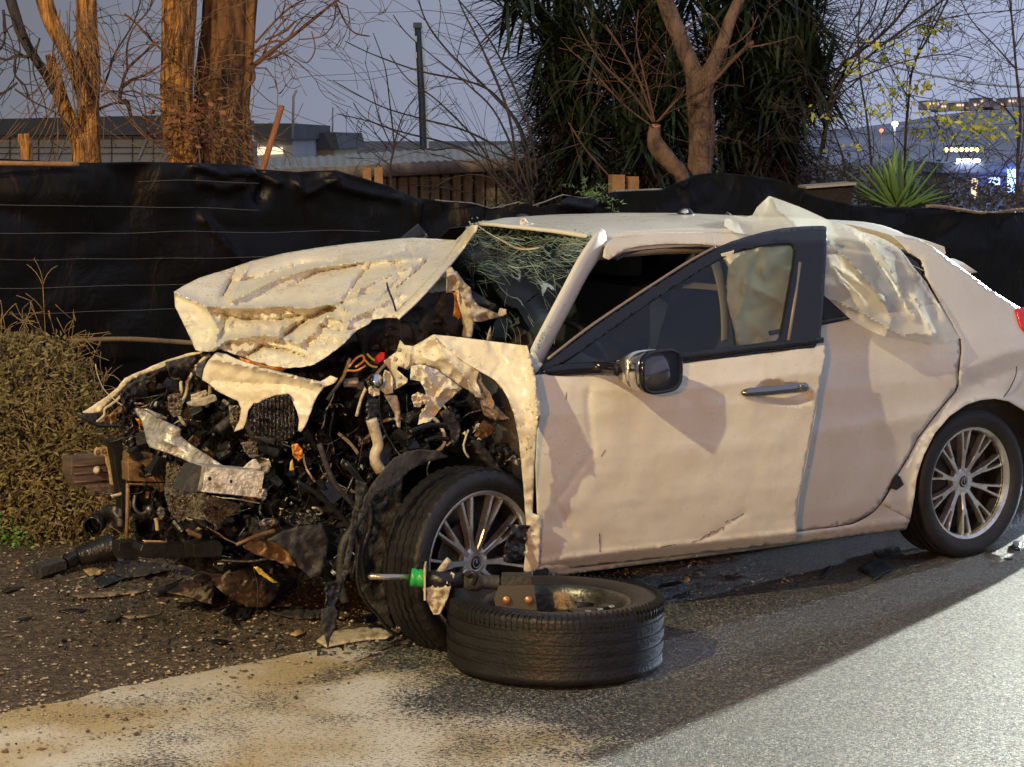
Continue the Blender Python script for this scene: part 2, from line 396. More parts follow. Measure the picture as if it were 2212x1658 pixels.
# road
mat("asphalt", (.05, .05, .05), .5, spec=.5)
t, b = nodes("asphalt")
co = N(t, "TexCoord"); V_ = co.outputs["Object"]
vo = N(t, "TexVoronoi"); vo.inputs["Scale"].default_value = 150; t.links.new(V_, vo.inputs["Vector"])
sx = N(t, "SeparateColor"); t.links.new(vo.outputs["Color"], sx.inputs[0])
pw = N(t, "Math", operation='POWER', i1=3.2); t.links.new(sx.outputs[0], pw.inputs[0])
ag = N(t, "Mix", data_type='RGBA'); ag.inputs[6].default_value = (.005, .005, .005, 1); ag.inputs[7].default_value = (.18, .18, .16, 1)
t.links.new(pw.outputs[0], ag.inputs[0])
n1 = N(t, "TexNoise"); n1.inputs["Scale"].default_value = 1.6; n1.inputs["Detail"].default_value = 7; t.links.new(V_, n1.inputs["Vector"])
r1 = N(t, "MapRange", i1=.3, i2=.7, i3=.72, i4=1.2); t.links.new(n1.outputs[0], r1.inputs[0])
ag2 = N(t, "Mix", data_type='RGBA', blend_type='MULTIPLY'); ag2.inputs[0].default_value = 1
t.links.new(ag.outputs[2], ag2.inputs[6]); t.links.new(r1.outputs[0], ag2.inputs[7])
# sand and absorbent strewn along the edge
sp_ = N(t, "SeparateXYZ"); t.links.new(V_, sp_.inputs[0])
ddx = N(t, "Math", operation='MULTIPLY_ADD', i1=float(EN.x)); ddy = N(t, "Math", operation='MULTIPLY_ADD', i1=float(EN.y)); ddy.inputs[2].default_value = float(-(E0.dot(EN)))
t.links.new(sp_.outputs[0], ddx.inputs[0]); t.links.new(sp_.outputs[1], ddy.inputs[0]); t.links.new(ddy.outputs[0], ddx.inputs[2])
nw = N(t, "TexNoise"); nw.inputs["Scale"].default_value = 3.2; nw.inputs["Detail"].default_value = 6; t.links.new(V_, nw.inputs["Vector"])
wob = N(t, "MapRange", i1=.25, i2=.75, i3=-.5, i4=.5); t.links.new(nw.outputs[0], wob.inputs[0])
dsum = N(t, "Math", operation='ADD'); t.links.new(ddx.outputs[0], dsum.inputs[0]); t.links.new(wob.outputs[0], dsum.inputs[1])
dv0 = N(t, "VectorMath", operation='DOT_PRODUCT'); dv0.inputs[1].default_value = (-.824, -.567, 0); t.links.new(V_, dv0.inputs[0])
du0 = N(t, "Math", operation='ADD', i1=float(.824 * .0 + .567 * 6.02)); t.links.new(dv0.outputs["Value"], du0.inputs[0])
du1 = N(t, "Math", operation='MULTIPLY_ADD', i1=.55); t.links.new(wob.outputs[0], du1.inputs[0]); t.links.new(du0.outputs[0], du1.inputs[2])
fd = N(t, "MapRange", interpolation_type='SMOOTHSTEP', i1=-.16, i2=.34); t.links.new(du1.outputs[0], fd.inputs[0])
nb = N(t, "TexNoise"); nb.inputs["Scale"].default_value = 2.4; nb.inputs["Detail"].default_value = 3; t.links.new(V_, nb.inputs["Vector"])
fx = N(t, "MapRange", i1=.34, i2=.56, i3=.42, i4=1.0); t.links.new(nb.outputs[0], fx.inputs[0])
fe = N(t, "MapRange", i1=-.9, i2=-.1, i3=0., i4=.35); t.links.new(dsum.outputs[0], fe.inputs[0])
fs = N(t, "Math", operation='ADD'); t.links.new(fx.outputs[0], fs.inputs[0]); t.links.new(fe.outputs[0], fs.inputs[1])
mm = N(t, "Math", operation='MULTIPLY'); t.links.new(fd.outputs[0], mm.inputs[0]); t.links.new(fs.outputs[0], mm.inputs[1])
mpn = N(t, "Mapping"); mpn.inputs["Rotation"].default_value = (0, 0, R(20)); mpn.inputs["Scale"].default_value = (60, 170, 80)
t.links.new(V_, mpn.inputs[0]); nf = N(t, "TexNoise"); nf.inputs["Scale"].default_value = 1.0; nf.inputs["Detail"].default_value = 5; t.links.new(mpn.outputs[0], nf.inputs["Vector"])
th = N(t, "MapRange", i1=.30, i2=.60, i3=1.35, i4=.18); t.links.new(nf.outputs[0], th.inputs[0])
vc = N(t, "TexVoronoi"); vc.inputs["Scale"].default_value = 210; t.links.new(V_, vc.inputs["Vector"]); vcs = N(t, "SeparateColor"); t.links.new(vc.outputs["Color"], vcs.inputs[0])
vt = N(t, "MapRange", i3=-.38, i4=.42); t.links.new(vcs.outputs[0], vt.inputs[0]); t2_ = N(t, "Math", operation='ADD'); t.links.new(th.outputs[0], t2_.inputs[0]); t.links.new(vt.outputs[0], t2_.inputs[1])
df = N(t, "Math", operation='SUBTRACT'); t.links.new(mm.outputs[0], df.inputs[0]); t.links.new(t2_.outputs[0], df.inputs[1])
sf = N(t, "MapRange", i1=-.14, i2=.16); t.links.new(df.outputs[0], sf.inputs[0])
n6 = N(t, "TexNoise"); n6.inputs["Scale"].default_value = 1.9; n6.inputs["Detail"].default_value = 5; t.links.new(V_, n6.inputs["Vector"])
r6 = N(t, "MapRange", i1=.42, i2=.62); t.links.new(n6.outputs[0], r6.inputs[0])
sc_ = N(t, "Mix", data_type='RGBA'); sc_.inputs[6].default_value = (.58, .54, .47, 1); sc_.inputs[7].default_value = (.42, .32, .17, 1); t.links.new(r6.outputs[0], sc_.inputs[0])
fin = N(t, "Mix", data_type='RGBA'); t.links.new(sf.outputs[0], fin.inputs[0]); t.links.new(ag2.outputs[2], fin.inputs[6]); t.links.new(sc_.outputs[2], fin.inputs[7])
t.links.new(fin.outputs[2], b.inputs["Base Color"])
bp = N(t, "Bump"); bp.inputs["Strength"].default_value = .9; bp.inputs["Distance"].default_value = .004
nb2 = N(t, "TexNoise"); nb2.inputs["Scale"].default_value = 240; nb2.inputs["Detail"].default_value = 3; t.links.new(V_, nb2.inputs["Vector"])
hb = N(t, "Math", operation='MULTIPLY_ADD', i1=1.2); t.links.new(sx.outputs[1], hb.inputs[0]); t.links.new(nb2.outputs[0], hb.inputs[2])
t.links.new(hb.outputs[0], bp.inputs["Height"]); t.links.new(bp.outputs[0], b.inputs["Normal"])
rc_ = N(t, "MapRange", i3=.34, i4=1.0); t.links.new(sx.outputs[2], rc_.inputs[0])
rs = N(t, "MapRange", i4=.9); t.links.new(rc_.outputs[0], rs.inputs[3]); t.links.new(sf.outputs[0], rs.inputs[0]); t.links.new(rs.outputs[0], b.inputs["Roughness"])
sl = N(t, "MapRange", i3=.85, i4=.2); t.links.new(sf.outputs[0], sl.inputs[0]); t.links.new(sl.outputs[0], b.inputs["Specular IOR Level"])
ts = span(-4, 8, .04, (1, 4, 20, 80, 400)); rows = (0, .05, .2, 1, 4, 14, 60, 400)
vv = []
for q in rows:
    for s_ in ts:
        p = E0 + ED * s_ - EN * (q - (edge_off(s_) if q < 1 else 0)); vv.append((p.x, p.y, .001 if q else -.006))
w_ = len(ts); ff = [(j * w_ + i + 1, j * w_ + i, (j + 1) * w_ + i, (j + 1) * w_ + i + 1) for j in range(len(rows) - 1) for i in range(w_ - 1)]
tag(mk("road", (vv, ff), "asphalt"), "coarse grey asphalt road strewn with sand", kind="structure")

# gravel, chips and leaf litter nobody could count
gr = B(); gr2 = B(); gr3 = B()
def pebble(bb, p, r, flat=.6):
    a = random.random() * 6.28; ca, sa = math.cos(a), math.sin(a); rx, ry = r * random.uniform(.6, 1.3), r * random.uniform(.5, 1.); rz = r * flat * random.uniform(.5, 1.1)
    P = [(rx, 0, 0), (0, ry, 0), (-rx * .8, 0, rz * .2), (0, -ry, 0), (rx * .2, ry * .2, rz), (0, 0, -rz * .5)]
    bb.add([p + Vector((x * ca - y * sa, x * sa + y * ca, z)) for x, y, z in P], [(0, 1, 4), (1, 2, 4), (2, 3, 4), (3, 0, 4), (1, 0, 5), (2, 1, 5), (3, 2, 5), (0, 3, 5)])
for i in range(17000):
    s_ = random.uniform(-1.3, 3.4); d_ = random.random() ** 1.5 * 2.6 if random.random() < .9 else random.uniform(-.5, 0)
    p = E0 + ED * s_ + EN * d_
    if not (-2.9 < p.x < 1.4 and p.y < 10): continue
    z = dirt_z(p.x, p.y) if d_ > 0 else .002
    k = random.random(); bb = gr if k < .55 else (gr2 if k < .85 else gr3)
    pebble(bb, Vector((p.x, p.y, z + .002)), random.choice((.0025, .003, .004, .004, .005, .006, .008, .012)) * (1.0 if k < .85 else 1.5), .6 if k < .85 else .12)
mat("pebble", (.30, .245, .17), .5, var=.5, vscale=3); mat("pebble_dark", (.06, .045, .032), .8, var=.5, vscale=3); mat("leaf_litter", (.20, .125, .06), .8, var=.6, vscale=3)
for q, m_, l_ in ((gr, "pebble", "pale gravel scattered over the dirt verge"), (gr2, "pebble_dark", "dark gravel scattered over the dirt verge"), (gr3, "leaf_litter", "dry leaf litter lying on the dirt verge")):
    tag(mk("gravel" if m_ != "leaf_litter" else "leaf_litter", q.vf(), m_, smooth=False), l_, "gravel" if m_ != "leaf_litter" else "leaf litter", kind="stuff")

# ------------------------------------------------------------------ fence of black sheeting
FP = Vector((-2.6, 8.95, 0)); FD = Vector((math.cos(R(30)), math.sin(R(30)), 0)); FN = Vector((FD.y, -FD.x, 0))
TOP = [(-140, 342), (0, 343), (100, 348), (185, 352), (300, 350), (420, 352), (530, 357), (560, 366), (640, 372), (720, 368), (800, 392), (840, 402), (900, 428), (960, 436), (1020, 440), (1060, 452), (1090, 446), (1120, 438), (1145, 448), (1180, 436), (1215, 422), (1260, 430), (1330, 414), (1435, 410), (1470, 392), (1510, 378), (1560, 373), (1620, 380), (1690, 388), (1722, 408), (1780, 430), (1860, 446), (1940, 449), (2010, 450), (2080, 456), (2140, 461), (2212, 458), (2340, 462)]
def top_at(x):
    for (a, ya), (c, yc) in zip(TOP[:-1], TOP[1:]):
        if x <= c: return ya + (yc - ya) * (x - a) / (c - a)
    return TOP[-1][1]
def fpt(x, y, off=0): return plane_hit(x, y, FP + FN * off, FN)
m = bpy.data.materials.new("black_sheeting"); MAT["black_sheeting"] = m; m.use_nodes = True; t = m.node_tree; b = t.nodes["Principled BSDF"]
b.inputs["Base Color"].default_value = (.0035, .0035, .0042, 1); b.inputs["Roughness"].default_value = .40; b.inputs["Specular IOR Level"].default_value = .18
o_ = t.nodes["Material Output"]; tl = N(t, "BsdfTranslucent"); tl.inputs[0].default_value = (.006, .008, .014, 1); ad = N(t, "AddShader")
t.links.new(b.outputs[0], ad.inputs[0]); t.links.new(tl.outputs[0], ad.inputs[1]); t.links.new(ad.outputs[0], o_.inputs[0])
co = N(t, "TexCoord"); n1 = N(t, "TexNoise"); n1.inputs["Scale"].default_value = 7; n1.inputs["Detail"].default_value = 5; n1.inputs["Distortion"].default_value = 1.2
mp = N(t, "Mapping"); mp.inputs["Scale"].default_value = (1, 1, .55); t.links.new(co.outputs["Object"], mp.inputs[0]); t.links.new(mp.outputs[0], n1.inputs["Vector"])
bp = N(t, "Bump"); bp.inputs["Strength"].default_value = .55; bp.inputs["Distance"].default_value = .03; t.links.new(n1.outputs[0], bp.inputs["Height"]); t.links.new(bp.outputs[0], b.inputs["Normal"])
fence = root("sheeting_fence", FP, "long fence hung with creased black plastic sheeting behind the car", "fence")
NR = 60
FCR = [([(415, 358), (470, 378), (540, 372), (600, 395)], .07, 10), ([(428, 392), (470, 405), (520, 398)], .06, 8), ([(430, 470), (462, 508), (482, 530), (505, 560)], .05, 5), ([(640, 395), (655, 420), (690, 400), (720, 385)], .07, 9), ([(560, 366), (575, 395), (560, 430)], -.06, 10), ([(900, 440), (905, 490), (895, 560)], .05, 7), ([(1080, 470), (1060, 520)], .05, 7), ([(1480, 400), (1500, 440), (1450, 480)], .06, 9), ([(1190, 440), (1260, 450), (1320, 430)], .06, 8), ([(720, 400), (800, 420), (860, 430)], .06, 7)]
def fence_part(x0, x1, name, seed):
    vs = []; fs = []; xs = []
    x = x0
    while x <= x1: xs.append(x); x += 7
    for x in xs:
        tp = fpt(x, top_at(x)); s_ = (tp - FP).dot(FD)
        for k in range(NR + 1):
            q = (k / NR) ** 1.25; z = tp.z * (1 - q) - .03 * q
            d = .055 * noise.noise(Vector((s_ * .9, z * .7, seed))) + .035 * noise.noise(Vector((s_ * 2.4 + z * 1.1, z * .9 - s_ * .4, seed + 3)))
            c_ = abs(noise.noise(Vector((s_ * 2.2 - z * 2.0, z * 2.6 + s_, seed + 8)))) - .2
            d += .085 * c_ * (math.exp(-(tp.z - z) * 3.0) + .22)
            c2 = abs(noise.noise(Vector((s_ * 6 + z * 3, z * 6.5, seed + 2)))) - .2
            d += .03 * c2 * math.exp(-(tp.z - z) * 5)
            q_ = FP + FD * s_ + Vector((0, 0, z)); yp = CYP - FPX * (q_.y * SP + (q_.z - CAMH) * CP) / (q_.y * CP - (q_.z - CAMH) * SP)
            for pl_, am_, wd_ in FCR:
                dd_ = segd(x, yp, pl_)
                if dd_ < 5 * wd_: d += am_ * math.exp(-dd_ / wd_)
            vs.append(FP + FD * s_ + FN * d + Vector((0, 0, z)))
    n = NR + 1
    for i in range(len(xs) - 1):
        for k in range(NR): fs.append((i * n + k, i * n + k + 1, (i + 1) * n + k + 1, (i + 1) * n + k))
    return solid(mk(name, (vs, fs), "black_sheeting", fence), .0015)
fence_part(-140, 1048, "sheeting", 1.0); fence_part(1041, 1735, "sheeting", 5.5); fence_part(1728, 2340, "sheeting", 9.2)
mat("wire", (.085, .085, .08), .5, .3); mat("old_wood", (.22, .15, .09), .8, col2=(.10, .065, .04), vscale=8, stretch=(1, 1, .2), bump=.4)
mat("orange_wood", (.34, .19, .08), .8, col2=(.20, .10, .04), vscale=9, bump=.4)
for y0, y1, xa, xb in ((392, 394, 300, 560), (442, 452, -60, 560), (505, 500, -60, 820), (561, 556, -60, 900), (625, 612, -60, 520), (683, 664, -60, 480)):
    pts = []
    for i in range(40):
        x = xa + (xb - xa) * i / 39; y = y0 + (y1 - y0) * i / 39 + 5 * noise.noise(Vector((x / 160, y0, 0)))
        pts.append(fpt(x, y, .105))
    mk("wire", B().tube(pts, .0017, 5).vf(), "wire", fence)
mk("rail", B().tube([fpt(150 + i * 24, 738 - 5 * math.sin(i * .35), .12) for i in range(13)], .012, 8).vf(), "old_wood", fence)
mk("batten", B().tube([fpt(-100 + i * 30, 352 + i * .4, .06) for i in range(10)], .012, 6).vf(), "orange_wood", fence)
mk("edge_glint", B().tube([fpt(x, top_at(x) - 1, .02 + .03 * noise.noise(Vector((x / 60, 0, 0)))) for x in range(940, 1300, 12)], .009, 5, flat=(0, 0, 1)).vf(), mat("glint_pale", (.20, .20, .17), .4, var=.4), fence)  # pale tubes along the top edge: glimmer of lit plastic put into colour
mk("edge_glint", B().tube([fpt(x, top_at(x) - 1, .03) for x in range(1330, 1440, 10)], .006, 5).vf(), "glint_pale", fence)
mk("branch_rail", B().tube([fpt(x, top_at(x) - 2 + 3 * math.sin(x / 30), .03) for x in range(2000, 2340, 14)], .010, 6).vf(), "old_wood", fence)
for x in (60, 560, 1060, 1740, 2240):
    a = fpt(x, top_at(x) + 6, -.16); mk("post", B().tube([Vector((a.x, a.y, -.1)), a], .03, 8).vf(), "old_wood", fence)

# ------------------------------------------------------------------ buildings behind
def slab(bb, poly, Y, dep):
    f = [atY(x, y, Y) for x, y in poly]; g = [p + Vector((0, dep, 0)) for p in f]; n = len(f)
    return bb.add(f + g, [tuple(range(n)), tuple(range(2 * n - 1, n - 1, -1))] + [(i, i + n, (i + 1) % n + n, (i + 1) % n) for i in range(n)])
mat("grey_roof", (.05, .055, .062), .7, var=.2, vscale=1); mat("pale_wall", (.40, .40, .41), .8, col2=(.28, .29, .32), vscale=.7)
mat("cream_wall", (.55, .50, .30), .8, var=.15, vscale=1); mat("corrugated", (.30, .32, .29), .55, .1, col2=(.20, .21, .19), vscale=3)
mat("slat_wood", (.25, .21, .165), .85, col2=(.14, .115, .09), vscale=5, bump=.3, stretch=(4, 4, .5)); mat("dark_board", (.03, .026, .024), .9)
def ground_box(name, px0, px1, ytop, Y, dep, wallm, parent):
    a, c = atY(px0, ytop, Y), atY(px1, ytop, Y)
    return mk(name, B().box(((a.x + c.x) / 2, Y + dep / 2, a.z / 2 - .1), ((c.x - a.x) / 2, 0, 0), (0, dep / 2, 0), (0, 0, a.z / 2 + .1)).vf(), wallm, parent, smooth=False)
bw = root("warehouse", atY(200, 345, 32) * 1 + Vector((0, 0, 0)), "long low warehouse with dark roof and white panelled wall behind the two trees", "building")
ground_box("wall", -200, 372, 294, 32, 9, "pale_wall", bw)
mk("roof", slab(B(), [(-220, 262), (372, 249), (378, 292), (-220, 294)], 31.6, 10).vf(), "grey_roof", bw, smooth=False)
for i, x in enumerate((-40, 20, 82, 240, 285, 330)):
    mk("panel_joint", slab(B(), [(x, 296), (x + 1.6, 296), (x + 1.6, 350), (x, 350)], 31.95, .04).vf(), "grey_roof", bw, smooth=False)
for i, y in enumerate((318, 331)):
    mk("panel_joint", slab(B(), [(-180, y), (370, y), (370, y + 1.4), (-180, y + 1.4)], 31.94, .03).vf(), "grey_roof", bw, smooth=False)
for i, (x, wd, dz) in enumerate(((295, 20, 0), (352, 26, 6), (120, 16, 3))):
    mk("bracing", slab(B(), [(x, 345), (x + 5, 345), (x + wd + 5, 300 + dz), (x + wd, 300 + dz)], 31.9, .05).vf(), "pale_wall", bw, smooth=False)
b1 = root("low_house", atY(597, 330, 30), "small house with grey gable roof and yellow lit window beside the thick cleft trunk", "building")
ground_box("wall", 556, 632, 302, 30, 5, "pale_wall", b1); mk("roof", slab(B(), [(548, 267), (634, 267), (634, 302), (548, 304)], 29.6, 6).vf(), "grey_roof", b1, smooth=False)
mk("window", slab(B(), [(556, 318), (610, 319), (611, 333), (556, 336)], 29.95, .06).vf(), "window_lit", b1, smooth=False)
mk("mast", B().tube([atY(632, 300, 29.5), atY(634, 300 - 90, 29.5), atY(641, 195, 29.5)], .02, 6).vf(), "pale_wall", b1)
b2 = root("far_roof_house", atY(685, 330, 34), "small dark roofed house beside the shed roof", "building")
ground_box("wall", 640, 722, 322, 34, 5, "cream_wall", b2); mk("roof", slab(B(), [(634, 289), (724, 286), (733, 322), (630, 324)], 33.6, 6).vf(), "grey_roof", b2, smooth=False)
mk("mast", B().tube([atY(718, 290, 33.5), atY(719, 232, 33.5)], .015, 6).vf(), "pale_wall", b2)
sh = root("plank_shed", atY(870, 440, 15.5), "old shed with corrugated lean-to roof and vertical plank wall behind the fence", "shed")
sa, sb = atY(640, 360, 14.6), atY(1180, 322, 15.8)
# roof of the shed, tilted toward the viewer
rp = [atY(560, 366, 13.9), atY(1180, 338, 15.2), atY(1180, 306, 17.4), atY(560, 346, 16.2)]
bb = B(); nn = 70
for i in range(nn + 1):
    f_ = i / nn; a = rp[0].lerp(rp[1], f_); c = rp[3].lerp(rp[2], f_); dz = .006 * math.cos(i * math.pi)
    bb.v += [a + Vector((0, 0, dz)), a.lerp(c, .5) + Vector((0, 0, dz - .03)), c + Vector((0, 0, dz))]
for i in range(nn): bb.f += [(3 * i, 3 * i + 3, 3 * i + 4, 3 * i + 1), (3 * i + 1, 3 * i + 4, 3 * i + 5, 3 * i + 2)]
solid(mk("roof", bb.vf(), "corrugated", sh, smooth=False), .012)
mk("fascia", B().tube([rp[0].lerp(rp[1], i / 6) + Vector((0, -.02, -.05)) for i in range(7)], .05, 6, flat=(0, 1, 0)).vf(), "slat_wood", sh)
WL = Vector((rp[1].x - rp[0].x, rp[1].y - rp[0].y, 0)).normalized(); WN = Vector((WL.y, -WL.x, 0)); W0 = Vector((rp[0].x, rp[0].y, 0)) - WN * .25
def wallpt(x, y, off=0): return plane_hit(x, y, W0 + WN * off, WN)
bk_a, bk_b = wallpt(560, 370), wallpt(1180, 340)
mk("backing_wall", B().box(((bk_a.x + bk_b.x) / 2, (bk_a.y + bk_b.y) / 2, .75), WL * ((bk_b - bk_a).length / 2), -WN * .04, (0, 0, .75)).vf(), "dark_board", sh, smooth=False)  # near-black board behind the gaps between the planks
x = 745
while x < 1150:
    wd = random.uniform(15, 19); a = wallpt(x, 400, .06); c = wallpt(x + wd, 400, .06); ztop = wallpt(x, 372 - (x - 745) * .04, .06).z + random.uniform(-.03, .0)
    mk("plank", B().box(((a.x + c.x) / 2, (a.y + c.y) / 2, ztop / 2), WL * ((c - a).length / 2), -WN * .012, (0, 0, ztop / 2)).vf(), "slat_wood", sh, smooth=False)
    x += wd + random.uniform(5, 9)
for x in (793, 818):
    a = fpt(x, 362, -.5); mk("stake", B().box((a.x, a.y, a.z / 2), (.022, 0, 0), (0, .022, 0), (0, 0, a.z / 2)).vf(), "orange_wood", sh, smooth=False)
a = fpt(1332, 378, -.35)
tag(mk("brick_pier", B().box((a.x, a.y, a.z / 2), (.035, .01, 0), (-.01, .035, 0), (0, 0, a.z / 2)).box((a.x + .09, a.y + .02, a.z / 2 - .01), (.025, .01, 0), (-.01, .025, 0), (0, 0, a.z / 2)).vf(), "orange_wood", org=(a.x, a.y, 0), smooth=False), "short wooden post rising over the fence by the yucca clump", "post")

# utility post
pp = [atY(915, 345, 24), atY(911, 220, 24), atY(906, 130, 24), atY(902, 57, 24)]
post = root("lamp_post", Vector((pp[0].x, pp[0].y, 0)), "blue grey slender post standing behind the shed roof", "post")
mat("post_blue", (.022, .045, .065), .5, var=.3); mat("post_white", (.55, .58, .60), .5)
bs = Vector((pp[0].x + .02, pp[0].y, -.1))
mk("shaft", B().tube([bs] + pp, [.045, .042, .042, .04, .04], 6).vf(), "post_blue", post)
mk("conduit", B().tube([bs + Vector((.075, -.01, 0))] + [p + Vector((.055, -.01, 0)) for p in pp], .014, 6).vf(), "post_white", post)
mk("cap", B().box(pp[-1] + Vector((0, 0, .01)), (.05, 0, 0), (0, .05, 0), (0, 0, .03)).vf(), "post_blue", post, smooth=False)
for y in (85, 120, 150, 178): mk("clip", B().box(atY(898, y, 23.95), (.014, 0, 0), (0, .02, 0), (0, 0, .035)).vf(), "post_white", post, smooth=False)

# hill and town lights far right
mat("far_hill", (.36, .39, .46), .95, var=.3, vscale=.03)  # distance haze put into the pale bluish base colour
vs_ = []; fs_ = []; HX = list(range(1200, 3000, 40))
def hilltop(x): return 292 - 66 * sm(1650, 2300, x) + 8 * noise.noise(Vector((x / 140, 0, 2)))
for x in HX:
    for k in range(7):
        f_ = k / 6; Y = 130 + 320 * f_; zt = atY(x, hilltop(x), 450).z; p = atY(x, 300, Y); vs_.append((p.x, Y, zt * f_ ** 1.3 + (4 * noise.noise(Vector((p.x / 40, Y / 40, 0))) if 0 < k < 6 else 0)))
    p = atY(x, 300, 700); vs_.append((p.x, 700, 0))
for i in range(len(HX) - 1):
    for k in range(7): fs_.append((i * 8 + k, (i + 1) * 8 + k, (i + 1) * 8 + k + 1, i * 8 + k + 1))
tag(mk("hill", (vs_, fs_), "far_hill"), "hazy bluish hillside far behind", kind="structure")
mat("town_wall", (.78, .64, .58), .9, var=.2, vscale=.2)
for i in range(11):
    x = 2010 + i * 27 + random.uniform(-6, 6); y = 232 + random.uniform(-4, 5) - i * .9; h_ = random.uniform(9, 15); w2 = random.uniform(18, 30); Y = 380 - i
    th_ = root("hillside_house", atY(x, y, Y), "pale flat house in the row along the far hillside", "house", "houses on the far hillside")
    mk("wall", slab(B(), [(x, y + 6), (x + w2, y + 6), (x + w2, y - h_), (x, y - h_)], Y, 9).vf(), "town_wall", th_, smooth=False)
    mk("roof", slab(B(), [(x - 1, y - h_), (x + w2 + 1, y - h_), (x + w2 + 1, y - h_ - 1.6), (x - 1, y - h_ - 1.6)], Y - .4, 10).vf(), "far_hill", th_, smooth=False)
    for q in range(3): mk("window", slab(B(), [(x + 3 + q * w2 / 3.2, y - h_ * .35), (x + 6.5 + q * w2 / 3.2, y - h_ * .35), (x + 6.5 + q * w2 / 3.2, y - h_ * .7), (x + 3 + q * w2 / 3.2, y - h_ * .7)], Y - .25, .2).vf(), "window_lit" if random.random() < .6 else "far_hill", th_, smooth=False)
def streetlamp(x, y, Y, r, m_, lab, arm=True):
    top = atY(x, y, Y); o = root("street_lamp", Vector((top.x, top.y, 0)), lab, "street lamp")
    mk("pole", B().tube([(top.x, top.y + .05, -.2), (top.x, top.y + .05, top.z)], r * .35, 6).vf(), "post_white", o)
    mk("lamp_head", B().lathe([(1e-3, -r), (r * .7, -r * .7), (r, 0), (r * .7, r * .6), (1e-3, r * .75)], top, (0, 0, 1), 12).vf(), m_, o)
streetlamp(1933, 268, 60, .10, "lamp_white", "brightly lit white street lamp above the agave")
streetlamp(1904, 282, 75, .08, "lamp_red", "small reddish lamp beyond the bare saplings")
for i in range(7):
    p = atY(2044 + i * 11, 324 - (i % 2), 45); o = root("festoon_bulb", p, "yellow bulb in the string of lights above the blue stall", "light bulb", "string of yellow bulbs")
    mk("bulb", B().lathe([(1e-3, -.055), (.04, -.04), (.055, 0), (.03, .04), (1e-3, .05)], p, (0, 0, 1), 10).vf(), "lamp_yellow", o)
    mk("socket", B().tube([p + Vector((0, 0, .04)), p + Vector((0, 0, .09))], .02, 6).vf(), "black_plastic", o)
st = root("lit_stall", atY(2120, 450, 44), "blue lit roadside stall glowing beyond the fence and agave", "stall")
mat("stall_blue", (.30, .36, .55), .6, var=.3)  # blue paled so that haze is part of the colour
ground_box("wall", 2050, 2230, 372, 44.6, 3, "stall_blue", st)
mk("canopy", slab(B(), [(2038, 352), (2230, 350), (2232, 372), (2036, 374)], 44, 4).vf(), "stall_blue", st, smooth=False)
for x0, x1, y0, y1, m_ in ((2068, 2118, 344, 352, "lamp_white"), (2178, 2196, 366, 420, "lamp_blue"), (2100, 2112, 386, 428, "window_lit"), (2138, 2160, 384, 400, "lamp_blue")):
    mk("light_panel", slab(B(), [(x0, y0), (x1, y0), (x1, y1), (x0, y1)], 43.9, .08).vf(), m_, st, smooth=False)
cab = [atY(1700 + i * 43, 80 + 95 * (i / 12) ** .8 + (18 * math.sin(i / 12 * math.pi)), 30) for i in range(15)]
cab = smooth_poly([atY(1840, 118, 30), atY(1950, 150, 30), atY(2060, 172, 30), atY(2140, 184, 30), atY(2240, 188, 30), atY(2420, 178, 30)], 6, False)
tag(mk("overhead_cable", B().tube(cab, .016, 6).vf(), "post_white", org=cab[0]), "pale overhead cable sagging over the bare saplings", "cable")
# ================================================================== TREES AND PLANTS
mat("bark_orange", (.50, .235, .060), .9, col2=(.060, .024, .008), vscale=26, bump=1.0, bscale=30, stretch=(1.6, 1.6, .22), fac=(.40, .60), detail=8)
mat("bark_brown", (.185, .115, .080), .9, col2=(.065, .038, .030), vscale=14, bump=1., bscale=24, stretch=(1, 1, .6), fac=(.4, .62), detail=8)
mat("bark_dark", (.018, .014, .013), .9, var=.4, vscale=12, bump=.6)
mat("twig", (.040, .030, .027), .85, var=.4, vscale=6); mat("twig_red", (.11, .055, .032), .85, var=.4, vscale=6); mat("vine", (.15, .085, .045), .9, var=.5, vscale=9)
def bark_tube(bb, pts, Y, n=18, rough=.12, seed=0., dY=0.):
    """pts: plate x, y, radius in plate px at depth Y"""
    P = smooth_poly([(p[0], p[1], p[2]) for p in pts], 7, False); base = len(bb.v); L = len(P)
    for i, p in enumerate(P):
        c = atY(p.x, p.y, Y + dY * i / L); r = p.z * Y / FPX
        a = P[min(i + 1, L - 1)] - P[max(i - 1, 0)]; dd = Vector((a.x, 0, -a.y)).normalized(); sd = Vector((dd.z, 0, -dd.x))
        for k in range(n):
            an = 2 * math.pi * k / n
            f_ = 1 + rough * (noise.noise(Vector((math.cos(an) * 1.6 + seed, math.sin(an) * 1.6, c.z * .9))) * 1.6 + .9 * noise.noise(Vector((math.cos(an) * 6 + seed, math.sin(an) * 6, c.z * 2.5))) + .5 * noise.noise(Vector((math.cos(an) * 13 + seed, math.sin(an) * 13, c.z * 6))))
            bb.v.append(c + (sd * math.cos(an) + Vector((0, 1, 0)) * math.sin(an)) * r * f_)
    for i in range(L - 1):
        for k in range(n):
            q = (k + 1) % n; bb.f.append((base + i * n + k, base + i * n + q, base + (i + 1) * n + q, base + (i + 1) * n + k))
    bb.f.append(tuple(base + (L - 1) * n + k for k in range(n)))
    return bb
